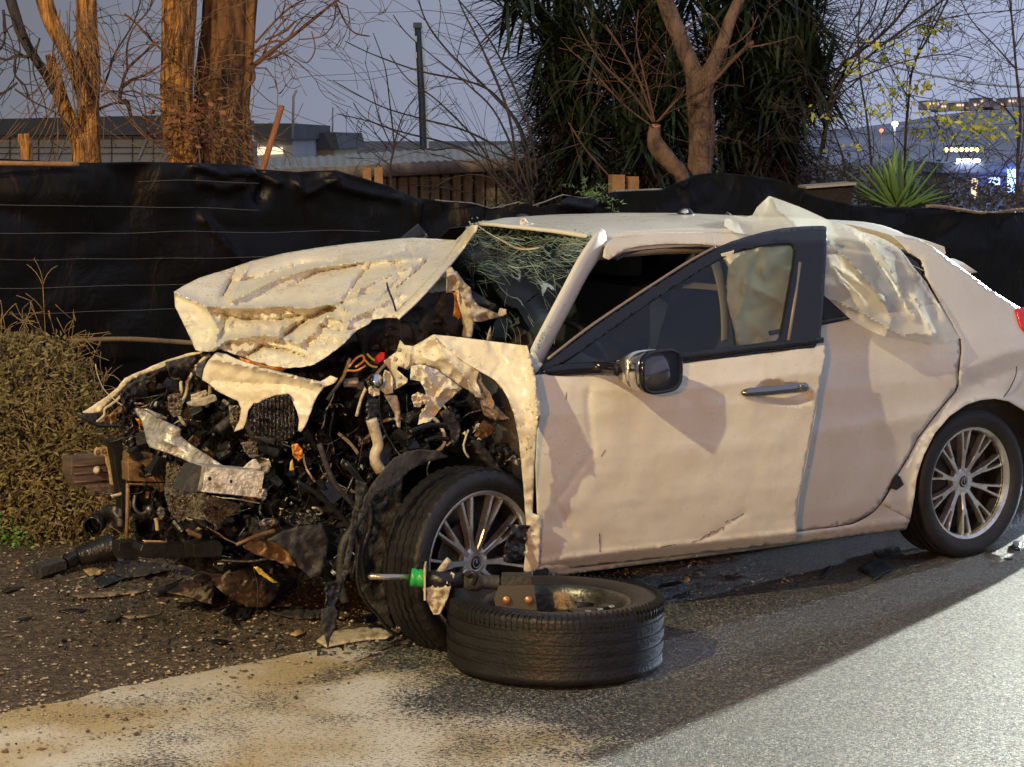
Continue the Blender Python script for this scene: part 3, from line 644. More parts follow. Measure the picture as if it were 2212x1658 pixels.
def twig(bb, p, d, ln, r, lev, curl=.35, grav=.0, sub=(2, 4), minr=.0018):
    pts = [p]; rad = [r]; n = max(4, int(ln / .07)); q = p.copy(); d = d.normalized(); bend = Vector((random.gauss(0, 1), random.gauss(0, .5), random.gauss(0, 1))) * curl / n
    kids = []
    for i in range(n):
        d = (d + bend + Vector((random.gauss(0, .05), random.gauss(0, .05), random.gauss(0, .05) + grav / n))).normalized()
        q = q + d * (ln / n); pts.append(q.copy()); rad.append(max(minr, r * (1 - .75 * (i + 1) / n)))
        if lev > 0 and i > 0: kids.append((q.copy(), d.copy(), rad[-1]))
    bb.tube(pts, rad, 5 if r > .008 else 4)
    if lev > 0 and kids:
        for _ in range(random.randint(*sub)):
            kp, kd, kr = random.choice(kids); nd = kd + Vector((random.gauss(0, .6), random.gauss(0, .35), random.gauss(0, .6)))
            twig(bb, kp, nd, ln * random.uniform(.35, .65), max(minr, kr * .65), lev - 1, curl, grav, sub, minr)
def plate_dir(dx, dy): return Vector((dx, random.uniform(-.3, .3), -dy))
def path_twigs(bb, pts, Y, lev=1, nt=6, ln=.4, curl=.5):
    P = [atY(x, y, Y) for x, y, r in pts]; P = smooth_poly(P, 5, False); rr = [r for _, _, r in pts]
    rad = [(rr[min(int(i / 5), len(rr) - 1)]) * Y / FPX for i in range(len(P))]
    bb.tube(P, rad, 6)
    for _ in range(nt):
        i = random.randint(1, len(P) - 2); d = (P[i + 1] - P[i]).normalized() + Vector((random.gauss(0, .7), random.gauss(0, .3), random.gauss(0, .7)))
        twig(bb, P[i].copy(), d, ln * random.uniform(.5, 1.2), rad[i] * .55, lev, curl)

# forked tree, far left
t1 = root("bare_tree", Vector((atY(200, 345, 11).x, 11, 0)), "bare forked tree lit orange with slender stems and hanging vines", "tree")
T1 = ZA([(548, 2300, 66), (548, 1500, 66), (547, 985, 66), (540, 700, 60), (540, 420, 58), (525, 180, 56), (520, -60, 54), (515, -260, 50)])
bb = B(); bark_tube(bb, [(x, y, r * .36) for x, y, r in T1], 11, 40, .17, 1)
bark_tube(bb, [(x, y, r * .36) for x, y, r in ZA([(500, 1500, 60), (485, 930, 52), (425, 750, 44), (372, 610, 40), (335, 470, 34), (300, 330, 28)])], 10.95, 14, .14, 4)
bark_tube(bb, [(x, y, r * .36) for x, y, r in ZA([(520, 640, 40), (460, 440, 42), (400, 310, 40), (330, 180, 44), (285, 60, 46), (250, -60, 44), (220, -200, 40)])], 10.9, 14, .14, 7)
mk("trunk", bb.vf(), "bark_orange", t1)
bb = B(); bark_tube(bb, [(x, y, r * .36) for x, y, r in ZA([(330, 560, 26), (285, 470, 26), (225, 375, 26), (160, 270, 28), (110, 150, 30), (70, 20, 32), (40, -90, 30)])], 11.05, 10, .12, 2)
for pts, n_ in (([(60, 20, 12), (95, 180, 11), (160, 300, 9), (170, 360, 6)], 4), ([(170, 345, 9), (90, 340, 8), (40, 360, 7), (-40, 345, 6)], 5), ([(95, 340, 9), (90, 450, 7), (150, 520, 6), (170, 590, 4)], 4), ([(240, 230, 7), (200, 420, 5), (265, 600, 4), (290, 760, 3), (330, 950, 3)], 3), ([(20, 60, 10), (30, 220, 8), (0, 300, 7), (-60, 320, 6)], 4), ([(105, 500, 7), (40, 550, 6), (-40, 590, 5)], 3), ([(90, 540, 6), (210, 620, 5), (350, 690, 4), (430, 780, 3)], 3), ([(330, 200, 5), (310, 480, 4), (335, 700, 4), (300, 960, 3), (245, 1150, 3), (222, 1325, 2)], 2), ([(300, 1000, 3), (440, 1120, 3), (540, 1270, 3), (598, 1400, 2)], 0), ([(610, 560, 8), (660, 430, 7), (690, 330, 6), (800, 150, 5), (850, 0, 5)], 7), ([(610, 580, 6), (680, 550, 5), (760, 570, 4), (830, 590, 3)], 3)):
    path_twigs(bb, [(x, y, r * .36) for x, y, r in ZA(pts)], 10.9, 1, n_, .35, 1.4)
mk("branches", bb.vf(), "twig", t1)
bb = B()
for _ in range(46):
    x = random.uniform(350, 580); y = random.uniform(0, 500); r0 = atY(*ZA([(x, y)])[0], 10.72); twig(bb, r0, Vector((random.gauss(0, .25), 0, -1)), random.uniform(.3, 1.1), .004, 0, .9)
mk("vines", bb.vf(), "vine", t1)

# thick cleft tree
t2 = root("cleft_tree", Vector((atY(440, 345, 11.4).x, 11.4, 0)), "thick old tree with a dark cleft and vine tangled bark, lit orange", "tree")
bb = B()
bark_tube(bb, [(x, y, r * .36) for x, y, r in ZA([(1130, 2200, 110), (1120, 1300, 100), (1115, 985, 92), (1085, 800, 96), (1070, 600, 92), (1078, 400, 92), (1085, 200, 96), (1090, 0, 98), (1092, -240, 98)])], 11.3, 48, .17, 11)
mk("trunk", bb.vf(), "bark_orange", t2)
bb = B(); bark_tube(bb, [(x, y, r * .36) for x, y, r in ZA([(1310, 2200, 175), (1310, 1300, 165), (1312, 985, 158), (1320, 800, 150), (1330, 600, 140), (1350, 400, 138), (1370, 200, 135), (1375, 0, 130), (1378, -240, 128)])], 11.55, 48, .16, 13)
bark_tube(bb, [(x, y, r * .36) for x, y, r in ZA([(1490, 1000, 26), (1480, 700, 22), (1500, 420, 26), (1510, 200, 30), (1520, 0, 34), (1530, -150, 32)])], 11.2, 12, .14, 17)
mk("stem", bb.vf(), mat("bark_cleft", (.22, .10, .035), .92, col2=(.018, .010, .007), vscale=14, bump=1., bscale=20, stretch=(1.5, 1.5, .3)), t2)
mat("bare_wood", (.27, .10, .04), .8, var=.3, vscale=9, bump=.5, stretch=(2, 2, .3))
bb = B()
for pts, n_ in (([(1490, 430, 15), (1650, 300, 12), (1800, 190, 10), (1960, 60, 8), (2060, -20, 7)], 12), ([(1040, 890, 12), (930, 850, 10), (850, 800, 9), (790, 700, 12), (770, 620, 16), (725, 610, 12), (735, 520, 9), (770, 420, 8), (860, 330, 7), (960, 250, 5)], 9), ([(740, 520, 9), (800, 480, 8), (880, 450, 6), (960, 400, 5)], 4), ([(770, 420, 7), (765, 300, 6), (800, 180, 5), (900, 60, 5), (920, -20, 4)], 6), ([(1030, 350, 8), (920, 250, 8), (820, 140, 7), (750, 85, 5)], 4), ([(1520, 1000, 12), (1500, 700, 12), (1480, 560, 10), (1530, 480, 12), (1520, 400, 14)], 3), ([(1510, 330, 8), (1600, 270, 7), (1690, 250, 6), (1640, 330, 5), (1560, 360, 4)], 5), ([(1540, 260, 8), (1660, 130, 7), (1760, 40, 6), (1880, -20, 5)], 8), ([(2030, 20, 6), (2080, 130, 5), (2140, 200, 5), (2230, 220, 4)], 4), ([(2030, 0, 5), (2010, 140, 4), (1940, 220, 4), (1800, 240, 3)], 2), ([(1880, 190, 4), (1900, 300, 4), (1850, 380, 3), (1770, 340, 3)], 1), ([(1600, 240, 6), (1720, 190, 6), (1780, 130, 4)], 3)):
    path_twigs(bb, [(x, y, r * .36) for x, y, r in ZA(pts)], 11.1, 1, n_, .34, 1.8)
mk("branches", bb.vf(), "twig_red", t2)
bb = B()
for _ in range(150):
    x = random.gauss(1150, 130) if random.random() < .55 else random.uniform(1180, 1500); y = random.gauss(720, 130) if random.random() < .55 else random.uniform(0, 900)
    twig(bb, atY(*ZA([(x, y)])[0], random.uniform(10.95, 11.05)), Vector((random.gauss(0, 1), random.gauss(0, .2), random.gauss(-.3, 1))), random.uniform(.12, .55), .0035, 0, 1.6)
mk("vines", bb.vf(), "vine", t2)
bb = B()
for _ in range(120):
    x = random.gauss(1120, 110); y = random.gauss(730, 70); c = atY(*ZA([(x, y)])[0], 10.9); s_ = random.uniform(.012, .03); a = Vector((random.gauss(0, 1), random.gauss(0, 1), random.gauss(0, 1))).normalized(); e_ = a.orthogonal()
    bb.add([c, c + a * s_ + e_ * s_ * .5, c + a * s_ * 1.8, c + a * s_ - e_ * s_ * .5], [(0, 1, 2, 3)])
mk("dead_leaves", bb.vf(), mat("dead_leaf", (.19, .08, .035), .8, var=.5, vscale=6), t2, smooth=False)
p = atY(*ZA([(145, 950)])[0], 9.9)
tag(mk("tree_stump", bark_tube(B(), [(x, y, r * .36) for x, y, r in ZA([(165, 1600, 34), (160, 960, 34), (145, 860, 34), (140, 808, 30)])], 9.9, 12, .25, 5).vf(), "bark_orange", org=(p.x, 9.9, 0)), "sawn orange stump rising just over the black fence by the forked tree", "stump")
a, c = atY(*ZA([(1590, 1010)])[0], 10.4), atY(*ZA([(1700, 640)])[0], 10.5)
tag(mk("leaning_stake", B().tube([a + (a - c) * 2.4, a, c], .017, 6).vf(), "bare_wood", org=a + (a - c) * 2.4), "thin reddish stake leaning behind the black sheeting", "stake")

# Y shaped tree in front of the yuccas
t3 = root("pale_bark_tree", Vector((atY(1510, 390, 12.4).x, 12.4, 0)), "smooth barked tree forking in a Y before the dark yucca clump", "tree")
bb = B(); S_ = .36
bark_tube(bb, [(x, y, r * S_) for x, y, r in ZC([(245, 2000, 80), (250, 1300, 76), (255, 1050, 72), (265, 850, 74), (262, 680, 78), (250, 560, 74), (215, 430, 56), (150, 270, 50), (75, 80, 52), (20, -80, 50), (-20, -220, 46)])], 12.4, 20, .07, 21)
bark_tube(bb, [(x, y, r * S_) for x, y, r in ZC([(262, 640, 56), (285, 520, 54), (335, 400, 46), (395, 260, 40), (440, 120, 37), (500, -10, 32), (560, -140, 28)])], 12.36, 16, .07, 24)
bark_tube(bb, [(x, y, r * S_) for x, y, r in ZB([(2120, 1400, 42), (2110, 1090, 44), (2040, 990, 50), (1960, 900, 56), (1935, 830, 44), (1940, 765, 34)])], 12.2, 16, .13, 27)
mk("trunk", bb.vf(), "bark_brown", t3)
mk("cut_face", B().disc(atY(*ZB([(1940, 762)])[0], 12.2), (0, -.25, 1), .035, .006).vf(), mat("cut_wood", (.50, .20, .10), .8), t3)
bb = B()
for pts, n_ in (([(400, 300, 6), (480, 260, 5), (560, 190, 4), (610, 90, 4)], 3), ([(170, 600, 10), (330, 500, 12), (450, 370, 14), (580, 250, 9)], 3), ([(160, 200, 5), (300, 80, 4), (400, 220, 4)], 2)):
    path_twigs(bb, [(x, y, r * S_) for x, y, r in ZC(pts)], 12.2, 1, n_, .3, .8)
for pts in ([(1930, 740, 7), (1800, 560, 6), (1640, 400, 5), (1540, 270, 4), (1480, 160, 3)], [(1935, 740, 7), (1850, 500, 6), (1760, 330, 5), (1640, 150, 4)], [(1940, 740, 6), (1880, 480, 5), (1830, 250, 4), (1840, 60, 3)], [(1950, 740, 6), (2060, 620, 5), (2120, 540, 4)], [(1920, 760, 6), (1760, 640, 5), (1600, 470, 4), (1470, 330, 3)], [(1660, 1060, 6), (1520, 900, 5), (1420, 740, 4)]):
    path_twigs(bb, [(x, y, r * .4) for x, y, r in ZB(pts)], 12.15, 1, 5, .35, .5)
for i in range(30):
    x, y = random.uniform(170, 340), random.uniform(500, 1000); twig(bb, atY(*ZC([(x, y)])[0], 12.1), Vector((random.gauss(0, .5), 0, random.gauss(.3, 1))), random.uniform(.1, .4), .003, 0, .8)
mk("twigs", bb.vf(), "twig_red", t3)

# yuccas
mat("yucca_leaf", (.011, .017, .013), .45, col2=(.038, .062, .030), vscale=4); mat("yucca_dead", (.016, .014, .014), .8, col2=(.045, .034, .028), vscale=5)
def blade(bb, p, d, ln, w, droop=.2, fold=.25):
    d = d.normalized(); s_ = d.cross(Vector((0, 0, 1))); s_ = s_.normalized() if s_.length > .05 else Vector((1, 0, 0)); u_ = s_.cross(d)
    pts = []
    for f_, wf in ((0, .55), (.35, 1.), (.7, .7), (1., .03)):
        c = p + d * ln * f_ - Vector((0, 0, 1)) * droop * ln * f_ * f_; pts += [c - s_ * w * wf, c - u_ * w * wf * fold, c + s_ * w * wf]
    bb.add(pts, [(3 * i + k, 3 * i + k + 1, 3 * i + k + 4, 3 * i + k + 3) for i in range(3) for k in range(2)])
def yhead(bb, x, y, Y, n, ln, w, el=(-.35, 1.), droop=.03):
    c = atY(x, y, Y)
    for _ in range(n):
        a = random.uniform(0, 6.283); z = random.uniform(*el); h_ = math.sqrt(max(0.05, 1 - z * z)); blade(bb, c + Vector((random.gauss(0, .05), random.gauss(0, .05), random.gauss(0, .08))), Vector((math.cos(a) * h_, math.sin(a) * h_ * .8, z)), ln * random.uniform(.65, 1.1), w, droop)
def skirt(bb, x, y, Y, n, rx, rz, ln):
    c = atY(x, y, Y)
    for _ in range(n):
        a = random.uniform(0, 6.283); q = c + Vector((math.cos(a) * rx * random.random() ** .5, math.sin(a) * rx * .5, random.uniform(-rz, rz)))
        blade(bb, q, Vector((math.cos(a) + random.gauss(0, .3), math.sin(a) * .6 - .1, random.uniform(-.9, .7))), ln * random.uniform(.5, 1.0), .009, .15)
for nm, heads, skirts, trunks in (
    ("tall yucca with pointed leaves spreading toward the shed roof", [(1195, 100, 150, .58), (1120, 10, 90, .52), (1250, -40, 110, .6), (1225, 200, 150, .42), (1260, 300, 130, .40), (1290, 100, 130, .5), (1200, 260, 90, .36)], [(1230, 200, 240, .28, .35), (1210, 310, 240, .24, .42), (1280, 330, 200, .3, .4), (1180, 390, 120, .22, .2)], [(1235, 420)]),
    ("yucca forming the dark middle of the clump behind the forked trunk", [(1380, -10, 130, .6), (1500, -30, 120, .6), (1420, 90, 150, .5), (1610, -20, 110, .55), (1350, 180, 150, .45), (1450, 220, 150, .45), (1560, 110, 140, .45), (1380, 300, 140, .42), (1590, 230, 130, .42), (1500, 320, 120, .4)], [(1350, 150, 260, .3, .4), (1440, 250, 260, .32, .42), (1360, 320, 200, .3, .3), (1560, 200, 220, .28, .4), (1600, 120, 160, .25, .3), (1480, 360, 160, .3, .2)], [(1400, 420), (1590, 420)]),
    ("yucca with green lit leaves fanning between the forked trunk and the trough", [(1735, 40, 150, .56), (1745, 150, 130, .52), (1690, -50, 100, .5), (1770, 215, 70, .42), (1690, 150, 140, .42), (1670, 240, 130, .4), (1650, 320, 90, .36), (1650, 60, 130, .45)], [(1690, 190, 220, .22, .3), (1670, 290, 220, .2, .3), (1640, 230, 160, .2, .3), (1700, 350, 60, .12, .15)], [(1690, 430)])):
    Y = 13.8; o = root("yucca", Vector((atY(trunks[0][0], 420, Y).x, Y, 0)), nm, "yucca", "yuccas in the dark clump")
    bb = B()
    for x, y, n, l_ in heads: yhead(bb, x, y, Y + random.uniform(-.3, .2), int(n * 1.5), l_, .013, (-.75, 1.))
    mk("crown", bb.vf(), "yucca_leaf", o, smooth=False)
    bb = B()
    for x, y, n, rx, rz in skirts: skirt(bb, x, y, Y + .15, int(n * 2.6), rx, rz, .34)
    mk("dead_leaves", bb.vf(), "yucca_dead", o, smooth=False)
    bb = B()
    for x, y in trunks: bark_tube(bb, [(x, 900, 36), (x, 420, 32), (x + 6, 200, 28), (x - 4, 0, 26), (x, -120, 24)], Y + .2, 12, .2, x)
    mk("trunk", bb.vf(), "bark_dark", o)

# bare arching shrub between the shed and the yuccas
o = root("bare_shrub", Vector((atY(1190, 440, 12.6).x, 12.6, 0)), "leafless shrub of long arching dark stems before the plank shed", "shrub")
bb = B()
for pts in ([(2212 - 1000, 1300, 7), (1160, 850, 7), (1000, 600, 6), (840, 500, 5), (520, 430, 4), (240, 330, 3), (70, 250, 2)], [(1180, 1250, 7), (1050, 950, 6), (820, 800, 5), (540, 720, 4), (280, 640, 3), (0, 490, 2)], [(1190, 1250, 8), (1130, 800, 7), (950, 560, 6), (700, 320, 5), (560, 130, 4), (500, -60, 3)], [(1150, 1200, 7), (1000, 1000, 6), (700, 870, 5), (420, 800, 4), (200, 720, 3), (120, 620, 2)], [(1100, 1250, 6), (950, 1050, 5), (760, 900, 5), (560, 900, 4), (300, 760, 3), (30, 690, 2)], [(1120, 1150, 7), (1060, 700, 7), (900, 300, 5), (780, 60, 4), (720, -100, 4)], [(1200, 1200, 6), (1000, 720, 5), (820, 520, 4), (600, 340, 3), (440, 200, 3), (360, 90, 2)], [(1060, 1250, 5), (900, 900, 5), (640, 620, 4), (450, 480, 3), (340, 330, 2)], [(1230, 1100, 7), (1180, 760, 6), (1020, 380, 5), (880, 150, 4), (700, -60, 3)], [(1000, 1240, 5), (860, 1180, 4), (640, 1130, 3), (470, 1120, 2)], [(1100, 1150, 5), (900, 1060, 4), (700, 1080, 3), (560, 1180, 2)], [(1080, 1240, 5), (1000, 1120, 4), (880, 1000, 3), (760, 970, 3)]):
    path_twigs(bb, [(x, y, r * .42) for x, y, r in ZB(pts)], random.uniform(12.2, 12.9), 0, 4, .8, .35)
mk("stems", bb.vf(), "twig", o)
o = root("thin_sapling", Vector((atY(842, 400, 12).x, 12, 0)), "slim bare sapling with upward twigs rising at the end of the plank shed", "sapling")
bb = B()
for pts in ([(350, 1150, 6), (345, 1000, 6), (365, 870, 5), (340, 620, 4), (310, 400, 3), (240, 200, 2)], [(365, 870, 4), (420, 700, 3), (510, 560, 2), (540, 460, 2)], [(365, 880, 4), (430, 830, 3), (510, 740, 2)], [(360, 900, 4), (280, 720, 3), (220, 480, 2), (190, 370, 2)], [(355, 930, 3), (270, 830, 2), (180, 740, 2)], [(345, 1000, 3), (230, 920, 2), (130, 860, 2)]):
    path_twigs(bb, [(x, y, r * .36) for x, y, r in ZB(pts)], 12, 1, 4, .25, .5)
mk("stems", bb.vf(), "twig", o)
# saplings at right with last yellow leaves
mat("yellow_leaf", (.55, .54, .08), .6, col2=(.22, .28, .05), vscale=5)
def leaves(bb, x, y, Y, n, sp=34, s=.03):
    for _ in range(n):
        c = atY(x + random.gauss(0, sp), y + random.gauss(0, sp * .4), Y + random.uniform(-.2, .2)); a = Vector((random.gauss(0, 1), random.gauss(0, .6), random.gauss(-.4, .6))).normalized(); e_ = a.cross(Vector((random.gauss(0, .4), 1, random.gauss(0, .4)))).normalized(); q = s * random.uniform(.7, 1.3)
        bb.add([c, c + a * q * .5 + e_ * q * .26, c + a * q * 1.2, c + a * q * .5 - e_ * q * .26], [(0, 1, 2, 3)])
for nm, Y, mains, lv in (
    ("bare sapling with scattered yellow leaves rising beside the agave", 13, [([(1290, 1300, 7), (1290, 1000, 7), (1262, 700, 6), (1225, 470, 6), (1212, 200, 5), (1235, -40, 4)], 12), ([(1150, 1100, 6), (1120, 950, 6), (1085, 850, 5), (1020, 680, 4)], 6), ([(1225, 470, 4), (1120, 560, 3), (1000, 650, 2)], 3)], [(1200, 405, 14), (1340, 270, 12), (1330, 660, 16), (1120, 892, 5), (980, 690, 6)]),
    ("taller bare sapling with yellow leaf clusters behind the agave", 13.6, [([(1500, 1300, 8), (1495, 900, 8), (1515, 620, 7), (1545, 400, 6), (1650, 200, 5), (1770, -30, 4)], 12), ([(1545, 420, 5), (1600, 250, 4), (1700, 60, 4), (1740, -60, 3)], 6), ([(1520, 600, 4), (1450, 480, 3), (1380, 340, 3)], 4)], [(1640, 155, 30), (1500, 345, 16), (1420, 530, 14), (1560, 520, 26), (1640, 830, 10), (1560, 770, 10)]),
    ("bare sapling with drooping compound leaves near the stall lights", 12.9, [([(2172, 1400, 9), (2172, 1000, 9), (2190, 700, 8), (2165, 420, 7), (2142, 150, 6), (2120, -60, 5)], 14), ([(2180, 760, 5), (2080, 640, 4), (1900, 560, 3), (1750, 500, 2)], 5), ([(2165, 420, 5), (2040, 280, 4), (1900, 130, 3), (1830, 0, 3)], 6), ([(2150, 300, 4), (2212, 200, 3), (2290, 60, 2)], 3)], [(1960, 740, 26), (2000, 800, 24), (1790, 690, 10), (1820, 740, 12), (2060, 715, 8), (1690, 660, 8)])):
    o = root("leafing_sapling", Vector((atY(*ZC([mains[0][0][0][:2]])[0], Y).x, Y, 0)), nm, "sapling", "leafing saplings beside the agave")
    bb = B()
    for pts, n_ in mains: path_twigs(bb, [(x, y, r * .36) for x, y, r in ZC(pts)], Y, 2, n_, .55, .5)
    mk("stems", bb.vf(), "twig", o)
    bb = B()
    for x, y, n_ in lv: q = ZC([(x, y)])[0]; leaves(bb, q[0], q[1], Y - .1, int(n_ * 1.6), 26, .038)
    mk("leaves", bb.vf(), "yellow_leaf", o, smooth=False)
o = root("arching_shrub", Vector((atY(1760, 440, 13.2).x, 13.2, 0)), "bare shrub arching dark branches between the yuccas and the saplings", "shrub")
bb = B()
for pts in ([(1000, 900, 9), (1080, 450, 9), (1200, 330, 9), (1330, 230, 9), (1450, 110, 8), (1540, -30, 7)], [(980, 950, 8), (1100, 520, 8), (1290, 330, 7), (1480, 180, 6), (1700, 20, 5), (1800, -60, 4)], [(1100, 420, 6), (1250, 260, 6), (1350, 130, 5), (1400, -20, 5)], [(1120, 380, 6), (1180, 260, 5), (1290, 100, 5), (1330, -30, 4)], [(1150, 500, 5), (1400, 400, 4), (1700, 330, 3), (1900, 350, 2)], [(1160, 260, 5), (1400, 250, 4), (1560, 160, 4), (1860, 90, 3), (2212, 60, 2)], [(1140, 180, 4), (1220, 60, 4), (1260, -40, 3)]):
    path_twigs(bb, [(x, y, r * .36) for x, y, r in ZC(pts)], random.uniform(12.9, 13.5), 1, 10, .5, .6)
for i in range(90):
    x = random.uniform(800, 2200); y = random.uniform(900, 1260); twig(bb, atY(*ZC([(x, y)])[0], random.uniform(13, 14.5)), Vector((random.gauss(0, .7), 0, random.gauss(.5, .6))), random.uniform(.15, .6), .004, 1, .8)
mk("stems", bb.vf(), "twig", o)
mat("scrub", (.10, .105, .085), .9, var=.5, vscale=3)
bb = B()
for i in range(2600):
    x = random.uniform(1690, 2260); y = random.gauss(400, 30) if x < 1850 else random.gauss(425, 22); leaves(bb, x, y, random.uniform(14.5, 17), 1, 4, .035)
tag(mk("scrub", bb.vf(), "scrub", smooth=False), "grey tangle of scrub filling the gap beyond the fence around the agave", "scrub", kind="stuff")
# agave and trough
mat("agave_leaf", (.085, .19, .06), .4, col2=(.17, .27, .10), vscale=3)
base = atY(1938, 446, 12.55)
o = root("agave", Vector((base.x, base.y, 0)), "green agave with long sword leaves above the black fence", "agave")
for i in range(30):
    an = R(-80 + 160 * (i + .5) / 30) + random.gauss(0, .05); ln = random.uniform(.32, .52) * (1 - .25 * abs(math.sin(an)))
    bb = B(); blade(bb, base + Vector((random.gauss(0, .02), random.gauss(0, .04), -.02)), Vector((math.sin(an), random.uniform(-.6, .5), math.cos(an) * .95 + .1)), ln, .030, .06, .5)
    solid(mk("leaf", bb.vf(), "agave_leaf", o), .004)
bb = B(); bb.tube([(base.x, base.y, -.05), (base.x, base.y, base.z * .5), base], [.08, .09, .1], 10, jit=.15); mk("stem", bb.vf(), "bark_dark", o)
q = [(1738, 408), (1846, 397), (1838, 448), (1750, 450)]
tr = root("wooden_trough", Vector((atY(1790, 450, 12.3).x, 12.3, 0)), "dark open wooden trough with a pale rim beside the agave", "trough")
mk("side", slab(B(), q, 12.3, .3).vf(), "bark_dark", tr, smooth=False); mk("rim", slab(B(), [(1742, 403), (1850, 395), (1850, 400), (1742, 408)], 12.27, .36).vf(), mat("pale_rim", (.35, .33, .29), .8), tr, smooth=False)
a = atY(1790, 452, 12.4); mk("leg", B().tube([(a.x - .12, a.y + .1, -.02), (a.x - .12, a.y + .1, a.z)], .03, 8).vf(), "bark_dark", tr); mk("leg", B().tube([(a.x + .12, a.y + .1, -.02), (a.x + .12, a.y + .1, a.z)], .03, 8).vf(), "bark_dark", tr)
# conifer sprig over the fence
c0 = fpt(1262, 425, -.02); o = root("fern_sprig", c0, "small green feathery sprig poking over the sheeting behind the roof", "plant")
bb = B()
for i in range(9):
    d = Vector((random.uniform(-.6, 1.2), -.3, random.uniform(-.2, .7))); p0 = c0.copy()
    for k in range(18):
        p0 = p0 + d.normalized() * .012 + Vector((0, 0, -.0006 * k)); bb2 = Vector((random.gauss(0, 1), random.gauss(0, 1), random.gauss(0, 1))).normalized(); e_ = bb2.orthogonal() * .004
        bb.add([p0 - e_, p0 + e_, p0 + bb2 * .03], [(0, 1, 2)])
mk("fronds", bb.vf(), mat("fern", (.10, .17, .06), .7, var=.4), o, smooth=False); mk("stalk", B().tube([Vector((c0.x, c0.y - .05, 0)), c0], .006, 5).vf(), "twig", o)

# dense olive shrub in front of the fence
SB = gnd(118, 1160); o = root("olive_shrub", Vector((SB.x, SB.y, 0)), "dense dry olive shrub growing against the black fence beside the wreck", "shrub")
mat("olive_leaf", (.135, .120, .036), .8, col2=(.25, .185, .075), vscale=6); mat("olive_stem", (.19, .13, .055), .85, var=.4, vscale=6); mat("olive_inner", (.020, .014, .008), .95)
bb = B(); bs_ = B()
def shrubpt(k=1.0):
    while True:
        x, y, z = random.uniform(-1, 1), random.uniform(-1, 1), random.uniform(0, 1)
        hgt = (1 - .22 * max(0, x) ** 2 - .75 * max(0, x - .35))
        if x * x + y * y + (z * .95) ** 4 < 1 and z < hgt: return Vector((SB.x - .12 + x * .52, SB.y + .02 + y * .3, z * .90))
for i in range(22000):
    p_ = shrubpt(); outer = 1
    s_ = random.uniform(.010, .024); a = Vector((random.gauss(0, .7), random.gauss(-.2, .7), random.gauss(.5, .7))).normalized(); e_ = a.orthogonal().normalized() * s_ * .3
    bb.add([p_ - e_, p_ + a * s_ * .6 - e_, p_ + a * s_ * 1.5, p_ + a * s_ * .6 + e_], [(0, 1, 2, 3)])
mk("crown", bb.vf(), "olive_leaf", o, smooth=False)
for i in range(520):
    p_ = shrubpt(); twig(bs_, p_, Vector((random.gauss(0, .5), random.gauss(-.2, .4), random.gauss(.7, .5))), random.uniform(.08, .24), .0024, 1, 1.3)
mk("stems", bs_.vf(), "olive_stem", o)
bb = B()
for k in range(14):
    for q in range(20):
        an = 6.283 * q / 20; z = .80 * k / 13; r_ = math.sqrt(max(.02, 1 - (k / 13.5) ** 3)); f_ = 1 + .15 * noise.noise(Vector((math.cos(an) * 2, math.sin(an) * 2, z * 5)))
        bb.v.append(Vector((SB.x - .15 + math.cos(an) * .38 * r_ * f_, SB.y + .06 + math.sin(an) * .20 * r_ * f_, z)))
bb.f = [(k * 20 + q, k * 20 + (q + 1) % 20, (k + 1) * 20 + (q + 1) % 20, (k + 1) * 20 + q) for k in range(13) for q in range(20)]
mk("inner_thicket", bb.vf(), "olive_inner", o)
GB = gnd(22, 1178); o = root("green_weed", Vector((GB.x, GB.y, 0)), "bright green leafy weed at the foot of the olive shrub", "weed")
bb = B()
for i in range(420):
    c = Vector((GB.x - .02 + random.gauss(0, .065), GB.y + random.gauss(0, .06), abs(random.gauss(.02, .07)))); a = Vector((random.gauss(0, 1), random.gauss(-.3, .6), random.gauss(.5, .6))).normalized(); e_ = a.orthogonal().normalized() * .007; s_ = random.uniform(.015, .03)
    bb.add([c, c + a * s_ * .5 + e_, c + a * s_, c + a * s_ * .5 - e_], [(0, 1, 2, 3)])
mk("leaves", bb.vf(), mat("weed_green", (.085, .20, .035), .6, var=.4, vscale=8), o, smooth=False)
mk("stem", B().tube([(GB.x, GB.y, -.01), (GB.x - .01, GB.y, .12)], .003, 5).vf(), "olive_stem", o)
# ================================================================== THE CAR
CARO = car(1.27, .85, 0); CARO.z = 0
wreck = root("wrecked_car", CARO, "white hatchback with its whole front end crushed and its front door ajar", "car")
PROF = [(.05, .14), (.10, .10), (.16, .05), (.22, .02), (.30, -.005), (.45, -.03), (.62, -.04), (.78, -.036), (.86, -.022), (.93, .0), (1.0, .035), (1.2, .115), (1.35, .185), (1.42, .27), (1.55, .5)]
def interp(tab, x):
    if x <= tab[0][0]: return tab[0][1]
    for (a, ya), (c, yc) in zip(tab[:-1], tab[1:]):
        if x <= c: return ya + (yc - ya) * (x - a) / (c - a)
    return tab[-1][1]
def S(x, y, off=0., bumpf=None):
    """near body side: plate pixel -> point on the tumblehome surface"""
    v = 0.
    for _ in range(16):
        u, _v, w = tocar(onv(x, y, v)); v = .5 * v + .5 * (interp(PROF, w) + .10 * max(0, u - 2.25) ** 2 + off)
    if bumpf: v += bumpf(x, y)
    return onv(x, y, v)
DA = R(8); H0 = car(.315, -.015, 0); DD = CU * math.cos(DA) - CV * math.sin(DA); DN = Vector((DD.y, -DD.x, 0))
def D(x, y, off=0., bumpf=None):
    """open front door surface; off > 0 goes into the car"""
    c = 0.
    for _ in range(7):
        p = plane_hit(x, y, H0 - DN * c, DN); c = interp(PROF, p.z) + off
    if bumpf: c += bumpf(x, y)
    return plane_hit(x, y, H0 - DN * c, DN)
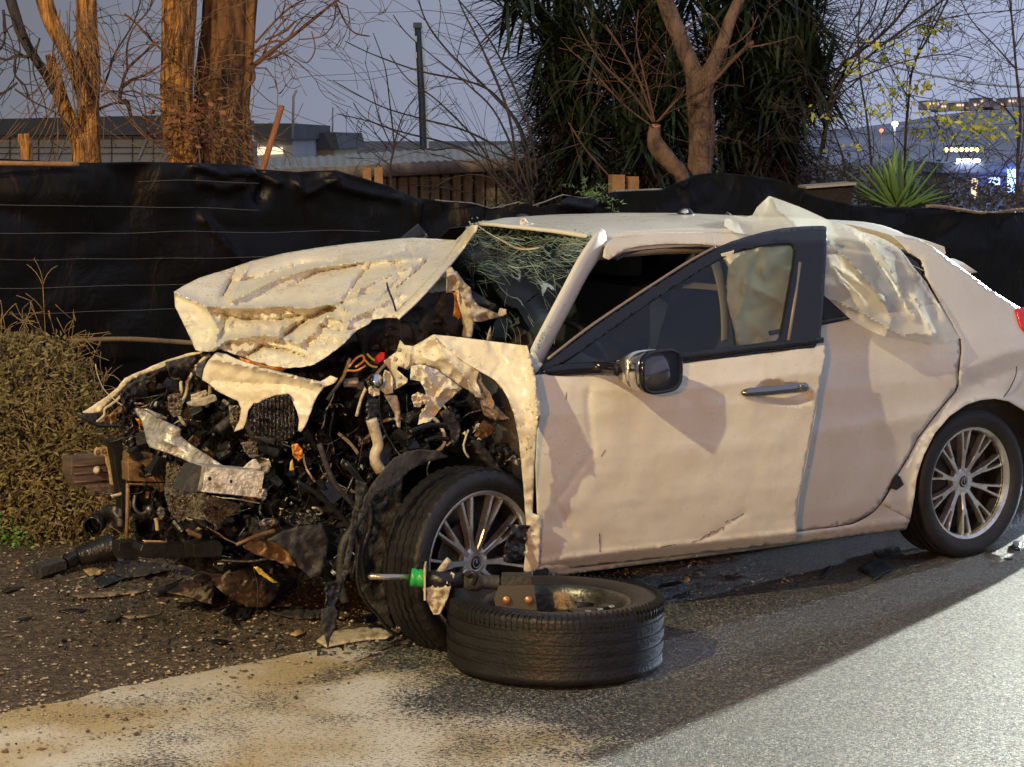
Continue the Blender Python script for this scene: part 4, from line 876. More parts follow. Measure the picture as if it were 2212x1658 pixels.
def plate(name, pts, surf, m, parent=wreck, spacing=9, thick=.002, **k):
    return sheet(name, pts, surf, m, parent, spacing, thick, **k)
def prism(name, poly, v, dep, m, parent=wreck, dirn=None, smooth=False, org=None):
    """plate polygon at lateral v, extruded in the car's v direction"""
    f = [onv(x, y, v if isinstance(v, (int, float)) else idw(v, x, y)) for x, y in poly]; dv = (dirn if dirn is not None else CV) * dep; g = [p + dv for p in f]; n = len(f)
    o = mk(name, (f + g, [tuple(range(n)), tuple(range(2 * n - 1, n - 1, -1))] + [((i + 1) % n, i, i + n, (i + 1) % n + n) for i in range(n)]), m, parent, smooth, org)
    bv = o.modifiers.new("bevel", 'BEVEL'); bv.width = .0025; bv.segments = 1; bv.limit_method = 'ANGLE'
    return o
def hose(name, pts, v, r, m, parent=wreck, n=8, sub=5, flat=None):
    P = smooth_poly([onv(x, y, v if isinstance(v, (int, float)) else v[i]) for i, (x, y) in enumerate(pts)], sub, False)
    rad = r if isinstance(r, (int, float)) else [r[min(int(i / sub), len(r) - 1)] for i in range(len(P))]
    return mk(name, B().tube(P, rad, n, flat=flat).vf(), m, parent)

# ------------------------------------------------------------------ roof
rail = sorted((tocar(S(x, y))[0], tocar(S(x, y))[2]) for x, y in ((1296, 513), (1330, 512), (1372, 506), (1440, 501), (1520, 499), (1600, 501), (1700, 505), (1800, 512), (1900, 525), (1960, 542), (2010, 565)))
crown = sorted((tocar(onv(x, y, .88))[0], tocar(onv(x, y, .88))[2]) for x, y in ((1130, 480), (1160, 477), (1230, 470), (1300, 465), (1400, 462), (1500, 462), (1620, 467), (1730, 471), (1830, 477), (1930, 484), (1990, 492)))
railv = .25
bb = B(); NI, NJ = 46, 22
for j in range(NJ + 1):
    f_ = j / NJ; v = railv + (1.51 - railv) * f_; k = 1 - ((v - .88) / .63) ** 2
    u0 = rail[0][0] + .01 - .09 * max(0, k) + .55 * sm(.5, 1, f_); u1 = 2.52 + .10 * max(0, k)
    for i in range(NI + 1):
        u = u0 + (u1 - u0) * i / NI; wr, wc = interp(rail, u), interp(crown, u)
        w = wr + (wc - wr) * (1 - abs(2 * f_ - 1) ** 2.4) + .006 * crum(u * 260, v * 160, 70, 3) * math.exp(-(u - u0) * 3.2)
        bb.v.append(car(u, v, w))
bb.f = [(j * (NI + 1) + i, j * (NI + 1) + i + 1, (j + 1) * (NI + 1) + i + 1, (j + 1) * (NI + 1) + i) for j in range(NJ) for i in range(NI)]
ro = solid(mk("roof", bb.vf(), "white_paint", wreck), .012)
mk("antenna_base", B().lathe([(1e-3, .055), (.022, .05), (.036, .03), (.042, 0), (1e-3, -.01)], onv(1481, 463, .80) + Vector((0, 0, -.03)), (0, 0, 1), 14).vf(), "gloss_black", wreck)
mk("antenna_cap", B().lathe([(1e-3, .02), (.012, .017), (.018, .006), (1e-3, 0)], onv(1479, 458, .76) + Vector((0, 0, -.008)), (0, 0, 1), 10).vf(), "chrome", wreck)
# torn flap at the roof's front edge
plate("roof_flap", Z8([(415, 175), (430, 115), (450, 110), (470, 135), (505, 145), (500, 165), (450, 185)]), vsurf(.72, .02, 16, 5), "crumpled_paint", spacing=4, thick=.0015)
# side rail over the door opening
def rb(x, y): return .002 * crum(x, y, 60, 2)
plate("roof_rail", Z8([(948, 262), (1000, 240), (1060, 222), (1150, 206), (1300, 197), (1500, 195), (1700, 204), (1900, 224), (2060, 240), (2060, 330), (1900, 312), (1700, 288), (1500, 266), (1300, 264), (1150, 277), (1060, 300), (1000, 335), (960, 362), (925, 345), (930, 300)]), lambda x, y: S(x, y, -.012, rb), "door_paint", spacing=7, thick=.004)
plate("door_seal", Z8([(1000, 350), (1060, 312), (1160, 288), (1300, 275), (1500, 279), (1700, 300), (1700, 312), (1500, 292), (1300, 290), (1160, 304), (1070, 330), (1010, 372)]), lambda x, y: S(x, y, .01), "black_plastic", spacing=6, thick=.006)
bb = B(); us = [rail[0][0] + (2.66 - rail[0][0]) * i / 30 for i in range(31)]
for u in us:
    w = interp(rail, u); bb.v += [car(u, railv + .02, w - .004), car(u, railv - .035, w - .018), car(u, interp(PROF, w - .05) + .10 * max(0, u - 2.25) ** 2 + .004, w - .055), car(u, .30, w - .09)]
bb.f = [(4 * i + k, 4 * i + 4 + k, 4 * i + 5 + k, 4 * i + 1 + k) for i in range(30) for k in range(3)]
mk("cant_rail", bb.vf(), "white_paint", wreck)
bb = B()
for j in range(9):
    v = .42 + .92 * j / 8; bb.v += [car(2.50, v, 1.33), car(2.58, v, 1.25)]
bb.f = [(2 * j, 2 * j + 2, 2 * j + 3, 2 * j + 1) for j in range(8)]
solid(mk("rear_screen", bb.vf(), "gloss_black", wreck), .004)
# A pillar
pl = Z8([(512, 985), (525, 940), (590, 810), (700, 600), (800, 410), (880, 290), (922, 240)])
P = smooth_poly([onv(x, y, .02 + .22 * i / 6) for i, (x, y) in enumerate(pl)], 6, False)
mk("pillar", B().tube(P, [.050 if 3 < i < len(P) - 4 else .044 for i in range(len(P))], 14, flat=CV - CU * .3).vf(), "white_paint", wreck)
plate("pillar_foot", Z8([(475, 925), (520, 965), (560, 990), (520, 1052), (500, 1010), (480, 965)]), vsurf(-.01, .01, 20, 1), "white_paint", spacing=5)
# ------------------------------------------------------------------ windscreen
WP = car(.24, 0, .93); WD = (car(.72, 0, 1.37) - car(.24, 0, .93)).normalized(); WNm = CV.cross(WD).normalized()
def ws(x, y, off=0.):
    n = WNm if WNm.dot(ray(x, y)) < 0 else -WNm
    return plane_hit(x, y, WP + n * off, n)
wso = Z8([(60, 260), (100, 180), (165, 125), (230, 130), (300, 160), (360, 150), (430, 180), (600, 190), (880, 224), (830, 320), (700, 560), (590, 760), (500, 900), (300, 870), (60, 860), (-60, 700), (-80, 420)])
def wsb(x, y): return ws(x, y, .03 * noise.noise(Vector((x / 70, y / 70, 2))) + .02 * crum(x, y, 60, 7) * max(0, 1 - abs(y - 545) / 70))
scr = plate("windscreen", wso, wsb, "screen_glass", spacing=8, thick=0)
mat("crack_white", (.60, .68, .60), .35); mat("crack_teal", (.22, .34, .29), .35)
ck = B(); ck2 = B()
for i in range(560):
    k = random.random()
    x = random.uniform(980, 1290); y = random.gauss(558, 22) if k < .55 else (random.gauss(515, 14) if k < .85 else random.uniform(500, 730))
    a = random.gauss(0, .5) if k < .85 else random.gauss(1.0, .4); pts = []; st = random.uniform(3, 8)
    for q in range(random.randint(4, 11)):
        if inside(x, y, wso): pts.append(wsb(x, y) - ray(x, y) * .0035 / ray(x, y).length)
        x += math.cos(a) * st; y += math.sin(a) * st; a += random.gauss(0, .12)
    if len(pts) > 2: (ck if random.random() < .22 else ck2).tube(pts, random.uniform(.0003, .0008), 3, cap=False)
tag(mk("crack_lines", ck.vf(), "crack_white", scr), kind="stuff"); tag(mk("crack_lines", ck2.vf(), "crack_teal", scr), kind="stuff")
# crushed glass lip along the header and the pillar
lip = B()
for i in range(420):
    f_ = random.random()
    if f_ < .6: x, y = random.uniform(1010, 1280), 0; y = 487 + (x - 1010) * .09 + random.gauss(0, 5)
    else: q = random.random(); x = 1282 - q * 125 + random.gauss(0, 5); y = 520 + q * 235 + random.gauss(0, 4)
    c = wsb(x, y) - ray(x, y) * .006; s_ = random.uniform(.003, .009); a = Vector((random.gauss(0, 1), random.gauss(0, 1), random.gauss(0, 1))).normalized(); e_ = a.orthogonal() * s_ * .6
    lip.add([c - e_, c + e_, c + a * s_ * 1.5], [(0, 1, 2)])
tag(mk("glass_crumbs", lip.vf(), "crack_teal", scr, smooth=False), kind="stuff")
hose("wiper_strip", Z8([(160, 152), (230, 200), (330, 255), (400, 290), (470, 300), (540, 288)]), [.62, .58, .52, .48, .45, .42], [.004, .005, .008, .012, .010, .002], "bare_inner_panel", flat=(0, 0, 1))

# ------------------------------------------------------------------ bonnet
hood = Z4([(245, 555), (300, 520), (400, 470), (480, 445), (560, 422), (700, 373), (900, 324), (1100, 290), (1300, 264), (1500, 245), (1600, 234), (1690, 229), (1800, 235), (1945, 243), (1985, 205), (2015, 168), (2045, 152), (2068, 152), (2062, 192), (2010, 262), (1930, 370), (1850, 462), (1760, 560), (1690, 632), (1600, 714), (1540, 708), (1480, 714), (1440, 722), (1420, 748), (1350, 782), (1330, 805), (1260, 872), (1180, 932), (1090, 992), (1020, 1006), (930, 1013), (820, 1000), (700, 962), (600, 926), (520, 902), (480, 916), (430, 916), (375, 906), (340, 830), (290, 722), (252, 645)])
HC = Z4([(1945, 242, 1.05), (2060, 165, .62), (1850, 460, .42), (1600, 712, .26), (1330, 800, .24), (1090, 990, .30), (820, 1000, .48), (480, 915, .72), (375, 905, .86), (245, 555, 1.22), (560, 425, 1.34), (900, 325, 1.38), (1300, 265, 1.36), (1680, 230, 1.28), (700, 640, .92), (1300, 480, .86), (1000, 850, .52), (1500, 560, .55), (1150, 650, .66), (600, 800, .78), (1700, 420, .72)])
def zc(p): return [(a, c) for a, c in Z4(p)]
cr = [(zc([(430, 640), (600, 655), (760, 650), (900, 640), (1050, 658), (1180, 628), (1290, 662)]), -.055, 9), (zc([(600, 610), (700, 560), (860, 480), (1100, 405), (1420, 372), (1750, 350)]), -.05, 14), (zc([(480, 905), (560, 850), (700, 828), (800, 815), (900, 830), (1000, 870), (1090, 800), (1160, 700), (1240, 720)]), -.05, 9), (zc([(900, 830), (1050, 720), (1260, 625), (1330, 520), (1400, 430)]), .05, 12), (zc([(1270, 870), (1300, 720), (1480, 640), (1610, 560)]), -.035, 12), (zc([(545, 580), (580, 500), (760, 470), (1000, 385), (1230, 372)]), .035, 14), (zc([(1770, 370), (1690, 450), (1560, 560)]), .04, 8), (zc([(660, 960), (780, 880), (960, 920), (1040, 950)]), .03, 7), (zc([(550, 690), (640, 720), (850, 730), (1000, 700)]), .03, 10), (zc([(1330, 560), (1500, 470), (1690, 400)]), -.03, 9), (zc([(250, 560), (430, 640), (520, 780), (480, 905)]), -.035, 12), (zc([(1810, 300), (1690, 350), (1660, 300)]), .03, 14), (zc([(980, 510), (1100, 440), (1240, 420), (1420, 372)]), .022, 8), (zc([(1420, 370), (1390, 470), (1345, 600), (1260, 612)]), -.022, 6), (zc([(1560, 330), (1610, 470), (1470, 620)]), .02, 7), (zc([(700, 380), (640, 500), (590, 615)]), -.018, 8), (zc([(620, 420), (545, 575)]), .018, 7), (zc([(860, 690), (900, 740), (870, 830)]), -.016, 5), (zc([(1000, 700), (960, 790), (910, 830)]), .016, 5), (zc([(1130, 760), (1230, 790), (1340, 780)]), .018, 5), (zc([(560, 720), (520, 830)]), .018, 7)]
HT = tps(HC)
def hoodsurf(x, y):
    q = Z4_inv(x, y); amp = .003 + .030 * sm(520, 760, q[1]) + .014 * sm(1000, 1500, q[0]) * sm(380, 480, q[1])
    v = HT(x, y) + amp * crum(x, y, 26, 2) + amp * .8 * crum(x, y, 58, 6) + amp * .12 * crum(x, y, 11, 9)
    for pl_, a, wd in cr:
        d = segd(x, y, pl_)
        if d < wd * 5: v += 2.2 * a * math.exp(-d / (wd * .55))
    return onv(x, y, v)
def Z4_inv(x, y): return (x / .72005 - 400) * 2.011, (y / .72005 - 600) * 2.011
ho = plate("bonnet", hood, hoodsurf, "crumpled_paint", spacing=4.6, thick=.003, jit=.2, auto=38)
# the bonnet's underside frame showing at its near edge
plate("bonnet_flange", Z4([(2068, 152), (2062, 192), (2010, 262), (1930, 370), (1850, 462), (1760, 560), (1690, 632), (1600, 714), (1570, 690), (1700, 560), (1830, 420), (1930, 290), (1985, 205), (2015, 168), (2045, 150)]), vsurf([(a, c, d - .015) for a, c, d in HC], .008, 20, 3), "crumpled_paint", spacing=6, thick=.006)
plate("bonnet_liner", Z4([(1900, 400), (1960, 560), (1990, 640), (1700, 730), (1600, 715), (1690, 632), (1800, 520)]), vsurf(.55, .03, 40, 3), "bare_inner_panel", spacing=8)
hw = Z4([(1935, 420), (1990, 500), (2030, 560)])
hose("bonnet_hinge", Z4([(1900, 420), (1950, 500), (1985, 590), (2010, 680), (2020, 760), (2010, 830)]), [.5, .44, .40, .38, .38, .38], [.016, .02, .026, .024, .02, .016], "hose_tan", flat=(0, 1, 0))
plate("torn_bracket", Z4([(1890, 440), (1950, 430), (2000, 500), (2035, 530), (2045, 590), (2080, 640), (2140, 660), (2200, 690), (2212, 655), (2250, 660), (2255, 690), (2180, 715), (2100, 735), (2050, 735), (2020, 690), (1990, 600), (1960, 540), (1890, 560)]), vsurf(.36, .03, 26, 8), "bare_inner_panel", spacing=4.5)
plate("torn_bracket", Z4([(1900, 440), (1890, 560), (1960, 560), (1985, 700), (1960, 725), (1930, 700), (1940, 600)]), vsurf(.42, .02, 20, 4), "orange_plastic", spacing=5)
plate("cowl_shard", Z8([(220, 848), (232, 800), (246, 765), (252, 850)]), vsurf(.30, 0), "bare_inner_panel", spacing=5)
# front panel under the bonnet
plate("front_panel", Z4([(500, 920), (560, 930), (620, 960), (700, 985), (800, 1015), (900, 1040), (1050, 1078), (1130, 1095), (1150, 1085), (1190, 1060), (1235, 1078), (1215, 1105), (1150, 1132), (1112, 1180), (1080, 1250), (1052, 1330), (1032, 1370), (1010, 1402), (993, 1392), (1000, 1330), (985, 1270), (955, 1205), (940, 1172), (870, 1176), (800, 1200), (752, 1226), (725, 1226), (692, 1270), (680, 1340), (662, 1380), (605, 1402), (640, 1330), (650, 1262), (632, 1216), (560, 1182), (500, 1152), (462, 1112), (413, 1086), (425, 1020), (452, 970)]),
      vsurf(Z4([(450, 1000, .66), (700, 1080, .52), (950, 1120, .40), (1200, 1080, .30), (620, 1390, .56), (1010, 1390, .36)]), .012, 42, 4, [(zc([(470, 960), (700, 1010), (950, 1065), (1130, 1110)]), -.03, 6), (zc([(480, 1090), (700, 1110), (900, 1110), (1080, 1150)]), .02, 8)]), "crumpled_paint", spacing=5, thick=.003, auto=40)
plate("bonnet_edge", Z4([(640, 950), (800, 1000), (930, 1015), (900, 1040), (780, 1010), (650, 970)]), vsurf(.47, .01, 15, 3), "orange_plastic", spacing=5)

# ------------------------------------------------------------------ near wing
plate("front_wing", Z6([(1165, 270), (1280, 282), (1400, 295), (1650, 326), (1890, 358), (1905, 400), (1935, 490), (1970, 640), (2000, 800), (2009, 880), (1985, 903), (1975, 960), (1962, 1100), (1950, 1300), (1942, 1500), (1938, 1658)]) + Z7([(1345, 300), (1348, 450), (1342, 600), (1320, 632), (1285, 642), (1248, 628), (1262, 500), (1264, 340)]) + Z6([(1880, 1658), (1870, 1500), (1850, 1300), (1832, 1100), (1792, 900), (1745, 765), (1700, 690), (1640, 622), (1540, 560), (1420, 490), (1300, 400), (1200, 300)]),
      vsurf(Z6([(1165, 270, .12), (1400, 400, .06), (1650, 420, .0), (1890, 360, -.05), (1960, 700, -.14), (2000, 880, -.17), (1900, 1200, -.13), (1900, 1650, -.07)]) + Z7([(1300, 640, -.01)]), .010, 30, 9, [(Z6([(1165, 275), (1420, 490), (1700, 640), (1850, 1000)]), -.02, 8), (Z6([(1890, 360), (1950, 600), (1975, 960)]), -.025, 6), (Z6([(1600, 330), (1690, 480), (1660, 560)]), .012, 5)]), "crumpled_paint", spacing=6, thick=.003, auto=42)
plate("wing_shred", Z6([(770, 480), (830, 440), (880, 400), (905, 315), (920, 330), (938, 352), (1010, 360), (1080, 320), (1165, 270), (1230, 330), (1300, 400), (1420, 490), (1520, 560), (1500, 640), (1530, 700), (1548, 780), (1500, 760), (1430, 702), (1360, 660), (1280, 600), (1200, 545), (1100, 506), (1030, 505), (990, 516), (970, 548), (930, 530), (890, 515), (880, 545), (930, 590), (966, 620), (962, 642), (900, 680), (860, 702), (840, 620), (830, 560), (790, 500)]),
      vsurf(Z6([(780, 490, .30), (900, 350, .26), (1165, 270, .13), (1300, 500, .08), (1540, 770, .05), (1000, 500, .18), (900, 680, .26)]), .030, 52, 11, [(Z6([(1165, 275), (1260, 450), (1420, 600), (1520, 740)]), -.03, 8), (Z6([(1000, 360), (960, 540)]), -.02, 5)]), "crumpled_paint", spacing=5, thick=.003, auto=38)
plate("wing_shred", Z6([(990, 520), (1040, 505), (1100, 508), (1200, 545), (1290, 612), (1392, 690), (1360, 715), (1330, 745), (1260, 802), (1190, 882), (1145, 952), (1090, 955), (1045, 972), (1060, 900), (1100, 830), (1120, 760), (1100, 700), (1060, 632), (985, 622)]), vsurf(.06, .045, 34, 14, [(Z6([(1080, 510), (1150, 650), (1230, 700), (1350, 690)]), -.03, 6)]), "crumpled_paint", spacing=4, thick=.002, auto=36)
plate("wing_curl", Z6([(1000, 740), (1050, 720), (1110, 740), (1140, 790), (1120, 800), (1060, 835), (1015, 830), (1005, 790)]), vsurf(.05, .04, 9, 15), "crumpled_paint", spacing=3, thick=.002)
plate("wing_curl", Z6([(1530, 560), (1545, 640), (1600, 720), (1640, 800), (1630, 850), (1560, 830), (1535, 760), (1500, 660)]), vsurf(.08, .04, 16, 15), "crumpled_paint", spacing=4, thick=.002)
plate("inner_wing", Z6([(1620, 620), (1740, 660), (1770, 780), (1700, 700), (1650, 660)]), vsurf(.05, .0), "rust_bracket", spacing=5)
plate("inner_wing", Z6([(1530, 780), (1640, 810), (1760, 930), (1640, 940), (1560, 900)]), vsurf(.12, .04, 20, 2), "bare_inner_panel", spacing=5)
plate("strut_mount", Z6([(780, 740), (880, 745), (900, 800), (915, 900), (910, 1000), (885, 985), (860, 880), (820, 800)]), vsurf(.22, .02, 20, 2), "bare_inner_panel", spacing=5)
plate("strut_mount", Z6([(790, 545), (830, 560), (855, 640), (850, 720), (800, 740), (750, 700), (770, 620)]), vsurf(.22, .03, 16, 3), "crumpled_paint", spacing=4)
for q in ((870, 462), (900, 390), (905, 600)): mk("weld_nut", B().disc(onv(*Z6([q])[0], .2), -CV, .008, .006, 10).vf(), "bare_inner_panel", wreck)

# ------------------------------------------------------------------ sill, rear door, quarter
plate("sill", [(1158, 1228), (1240, 1208), (1400, 1190), (1560, 1170), (1720, 1150), (1808, 1139), (1842, 1132), (1879, 1112), (1905, 1084), (1930, 1095), (1966, 1124), (1956, 1146), (1850, 1158), (1700, 1179), (1550, 1199), (1400, 1218), (1260, 1237), (1166, 1252)], lambda x, y: S(x, y, .0, lambda a, c: .010 * crum(a, c, 34, 5) * sm(1500, 1250, a) - .02 * math.exp(-abs(c - (1222 - (a - 1200) * .128)) / 7)), "door_paint", spacing=8, thick=.003)
redge = [(2072, 731), (2074, 760), (2071, 792), (2068, 829), (2062, 846), (2045, 865), (2020, 896), (1983, 944), (1961, 987), (1938, 1024), (1921, 1057), (1901, 1088), (1879, 1110), (1842, 1130), (1808, 1137)]
def off_(pts, dx, dy): return [(x + dx, y + dy) for x, y in pts]
def rd(x, y): return -.012 * math.exp(-abs(y - (935 - (x - 1780) * .16)) / 26)
plate("rear_door", [(1660, 720), (1775, 702), (1837, 690), (1960, 668), (2030, 655), (2050, 690)] + redge + [(1720, 1149), (1660, 1157)], lambda x, y: S(x, y, -.004, rd), "door_paint", spacing=11, thick=.004)
ret = list(reversed(off_(redge, 3.2, 1.5)))
arch = [(1966, 1124), (1975, 1074), (1980, 1032), (1995, 984), (2020, 936), (2051, 899), (2088, 874), (2119, 864), (2150, 861), (2180, 867), (2212, 886), (2245, 920), (2270, 970), (2285, 1030), (2290, 1085)]
def qb(x, y):
    a = -.018 * math.exp(-max(0, segd(x, y, arch)) / 8)
    return a - .022 * math.exp(-segd(x, y, [(2075, 800), (2180, 760), (2330, 735)]) / 30) + .02 * math.exp(-segd(x, y, [(2100, 830), (2180, 800), (2330, 790)]) / 25)
plate("quarter_panel", [(1925, 508), (1985, 517), (2015, 533), (2075, 577), (2140, 626), (2180, 651), (2215, 672), (2290, 712), (2395, 760), (2440, 900), (2420, 1040), (2300, 1085)] + list(reversed(arch)) + ret[3:] + [(2053, 692), (2030, 650), (1996, 590), (1950, 530)], lambda x, y: S(x, y, -.002, qb), "white_paint", spacing=10, thick=.004, holes=[[(1944, 540), (1968, 548), (1990, 562), (1998, 582), (2001, 604), (1994, 612), (1970, 575)]])
plate("arch_liner", off_(arch, -3, -2) + [(2290, 1100), (2250, 1160), (1990, 1180), (1966, 1140)], lambda x, y: S(x, y, .13), "dull_plastic", spacing=16, thick=.01)
plate("quarter_window", [(1940, 536), (1970, 545), (1992, 558), (2001, 582), (2004, 606), (1994, 616), (1966, 575)], lambda x, y: S(x, y, .012), "gloss_black", spacing=8)
plate("rear_window", [(1770, 701), (1800, 695), (1837, 688), (1985, 662), (2010, 640), (1975, 575), (1930, 540), (1850, 520), (1800, 516), (1770, 515)], lambda x, y: S(x, y, .02), "rear_glass", spacing=14, thick=.003)
plate("window_trim", [(1660, 726), (1775, 703), (1837, 690), (1985, 664), (1985, 656), (1837, 682), (1775, 694), (1660, 716)], lambda x, y: S(x, y, -.006), "gloss_black", spacing=8)
plate("black_shard", Y3([(555, 820), (585, 845), (612, 905), (555, 948), (520, 935), (488, 945), (520, 870)]), lambda x, y: S(x, y, -.010), "black_plastic", spacing=4, thick=.001)
plate("tail_lamp", [(2196, 668), (2212, 664), (2300, 690), (2330, 760), (2290, 770), (2230, 735), (2206, 705)], lambda x, y: S(x, y, -.018), "tail_red", spacing=8, thick=.012)
seam = [S(x, y, -.008) for x, y in Y3([(1475, 0), (1468, 60), (1450, 110), (1415, 180), (1370, 240)])]
mk("bumper_seam", B().tube(smooth_poly(seam, 4, False), .0022, 5).vf(), "black_plastic", wreck)
seam = [S(x, y, -.0045) for x, y in off_(redge, 1.6, .7) + [(1760, 1144.5), (1720, 1150)]]
mk("door_gap", B().tube(smooth_poly(seam, 3, False), .0024, 5).vf(), "black_plastic", wreck)
# tailgate, spoiler and rear bumper round the back
bb = B(); U1 = 2.60
for j in range(13):
    v = .27 + 1.22 * j / 12; k = 1 - ((v - .88) / .63) ** 2
    for u, w in ((2.36, interp(crown, 2.36) - .004 - .07 * (1 - k)), (2.50, interp(crown, 2.5) - .006 - .07 * (1 - k)), (2.60 + .06 * k, interp(crown, 2.6) - .035 - .06 * (1 - k)), (2.61 + .06 * k, interp(crown, 2.6) - .065 - .06 * (1 - k)), (2.56, interp(crown, 2.6) - .08 - .06 * (1 - k)), (2.42, interp(crown, 2.45) - .06 - .06 * (1 - k))): bb.v.append(car(u, v, w))
bb.f = [(j * 6 + i, (j + 1) * 6 + i, (j + 1) * 6 + (i + 1) % 6, j * 6 + (i + 1) % 6) for j in range(12) for i in range(6)] + [tuple(range(6)), tuple(12 * 6 + i for i in range(5, -1, -1))]
mk("spoiler", bb.vf(), "white_paint", wreck, auto=40)
bb = B(); rows_ = ((2.58, 1.26, .31), (2.72, 1.08, .235), (2.86, .955, .125), (3.06, .885, .09), (3.26, .80, .07), (3.28, .62, .07), (3.36, .58, .08), (3.36, .30, .12), (3.2, .18, .16))
for u, w, ins in rows_:
    for j in range(13): v = ins + (1.76 - 2 * ins) * j / 12; bb.v.append(car(u + .08 * (1 - (2 * j / 12 - 1) ** 2), v, w))
bb.f = [(i * 13 + j, i * 13 + j + 1, (i + 1) * 13 + j + 1, (i + 1) * 13 + j) for i in range(len(rows_) - 1) for j in range(12)]
solid(mk("tailgate", bb.vf(), "white_paint", wreck, auto=40), .01)
# far side, floor and cabin
bb = B()
fs = [(2.9, 1.2), (3.0, .95), (3.2, .9), (3.3, .6), (3.2, .25), (2.9, .25), (2.85, .5), (2.55, .62), (2.25, .5), (2.2, .2), (.32, .2), (.30, .93), (1.0, .95), (2.2, 1.0)]
prism_pts = [car(u, 1.76 - interp(PROF, w), w) for u, w in fs]
bb.add(prism_pts, [tuple(range(len(fs)))]); solid(mk("far_side_panel", bb.vf(), "white_paint", wreck, smooth=False), .03, 0)
for u0, w0, u1, w1 in ((.30, .93, .78, 1.36), (1.35, .95, 1.30, 1.40), (2.25, .98, 2.5, 1.38)):
    mk("far_pillar", B().tube([car(u0, 1.72, w0), car((u0 + u1) / 2, 1.64, (w0 + w1) / 2), car(u1, 1.52, w1)], .035, 10).vf(), "leather", wreck)
bb = B(); bb.add([car(u, 1.76 - interp(PROF, w) + .01, w) for u, w in ((.5, .93), (1.4, .96), (2.25, 1.0), (2.8, 1.05), (2.6, 1.33), (2.1, 1.40), (1.35, 1.40), (.95, 1.36))], [(0, 1, 2, 3, 4, 5, 6, 7)]); solid(mk("far_window_block", bb.vf(), "gloss_black", wreck, smooth=False), .004)  # opaque black in place of glass, added to stop floodlight crossing the cabin
mk("floor_pan", B().box(car(1.75, .88, .24), CU * 1.5, CV * .74, (0, 0, .045)).vf(), "dull_plastic", wreck, smooth=False)
mk("under_shield", B().box(car(.0, .95, .33), CU * .45, CV * .5, (0, 0, .05)).vf(), "dull_plastic", wreck, smooth=False)
bb = B()
for j in range(9):
    v = .14 + 1.48 * j / 8
    for u, w in ((.28, .92), (.42, .97), (.60, .96), (.74, .90), (.78, .78), (.66, .62), (.5, .35), (.3, .3)): bb.v.append(car(u, v, w + .015 * math.sin(v * 5)))
bb.f = [(j * 8 + i, (j + 1) * 8 + i, (j + 1) * 8 + (i + 1) % 8, j * 8 + (i + 1) % 8) for j in range(8) for i in range(8)] + [tuple(range(8)), tuple(64 + i for i in range(7, -1, -1))]
mk("dashboard", bb.vf(), "leather", wreck)
sc0 = car(.86, .50, .90); ax = (CU * .85 + Vector((0, 0, .5))).normalized(); e1 = CV.copy(); e2 = ax.cross(e1).normalized()
sw = mk("steering_wheel", B().tube([sc0 + (e1 * math.cos(a) + e2 * math.sin(a)) * .18 for a in [i * 6.2832 / 28 for i in range(29)]], .015, 8, cap=False).tube([sc0 - e1 * .18, sc0 + e1 * .18], .014, 6).tube([sc0, sc0 - ax * .2], .03, 8).vf(), "leather", wreck)
def seat(v, u):
    prof = [(u, .35), (u + .02, .52), (u + .15, .56), (u + .48, .50), (u + .56, .56), (u + .66, .9), (u + .74, 1.12), (u + .80, 1.13), (u + .80, .9), (u + .70, .42), (u + .5, .32)]
    bb = B(); n = len(prof)
    for j in range(7):
        q = v - .24 + .48 * j / 6; k = 1 - .12 * abs(2 * j / 6 - 1) ** 3
        for a, w in prof: bb.v.append(car(u + .4 + (a - u - .4) * (1 if w < .6 else 1), q, w * (.97 + .03 * k) + (.02 if j in (0, 6) and w < .6 else 0)))
    bb.f = [(j * n + i, (j + 1) * n + i, (j + 1) * n + (i + 1) % n, j * n + (i + 1) % n) for j in range(6) for i in range(n)] + [tuple(range(n)), tuple(6 * n + i for i in range(n - 1, -1, -1))]
    s_ = mk("seat", bb.vf(), "leather", wreck, auto=60)
    hb = B(); c = car(u + .80, v, 1.23)
    hb.add([c + CU * a + CV * q + Vector((0, 0, w)) for a in (-.045, .045) for q, w in ((-.12, -.07), (.12, -.07), (.13, .02), (.09, .08), (-.09, .08), (-.13, .02))], [(0, 1, 2, 3, 4, 5), (11, 10, 9, 8, 7, 6)] + [((i + 1) % 6, i, i + 6, (i + 1) % 6 + 6) for i in range(6)])
    mk("headrest", hb.vf(), "leather", s_, smooth=False)
seat(.52, .78); seat(1.22, .78)
bb = B(); bb.box(car(2.2, .88, .45), CU * .25, CV * .62, (0, 0, .1)); bb.box(car(2.48, .88, .78), CU * .08 + Vector((0, 0, .02)), CV * .62, Vector((0, 0, .32)) + CU * .06); mk("rear_bench", bb.vf(), "leather", wreck, smooth=False)
plate("b_pillar", [(1575, 510), (1640, 505), (1700, 760), (1690, 1160), (1610, 1170), (1600, 760)], lambda x, y: S(x, y, .045), "leather", spacing=20, thick=.04)
bp_ = Z8([(1590, 350), (1615, 430), (1640, 540), (1655, 650), (1660, 760), (1660, 850)])
mk("seat_belt", B().tube(smooth_poly([onv(x, y, .20 + .01 * i) for i, (x, y) in enumerate(bp_)], 4, False), .022, 8, flat=CV).vf(), "belt_grey", wreck)
def abag(x, y):
    v = .03 + .03 * crum(x, y, 66, 3) + .006 * crum(x, y, 24, 8)
    for pl_, a, wd in ((Y1([(380, 540), (360, 700), (300, 900), (330, 1060)]), -.04, 10), (Y1([(370, 670), (480, 720), (620, 800)]), -.04, 8), (Y1([(560, 600), (500, 670), (420, 560)]), .05, 14), (Y1([(400, 850), (560, 780), (600, 900)]), .04, 14)):
        v += a * math.exp(-segd(x, y, pl_) / wd)
    return onv(x, y, v)
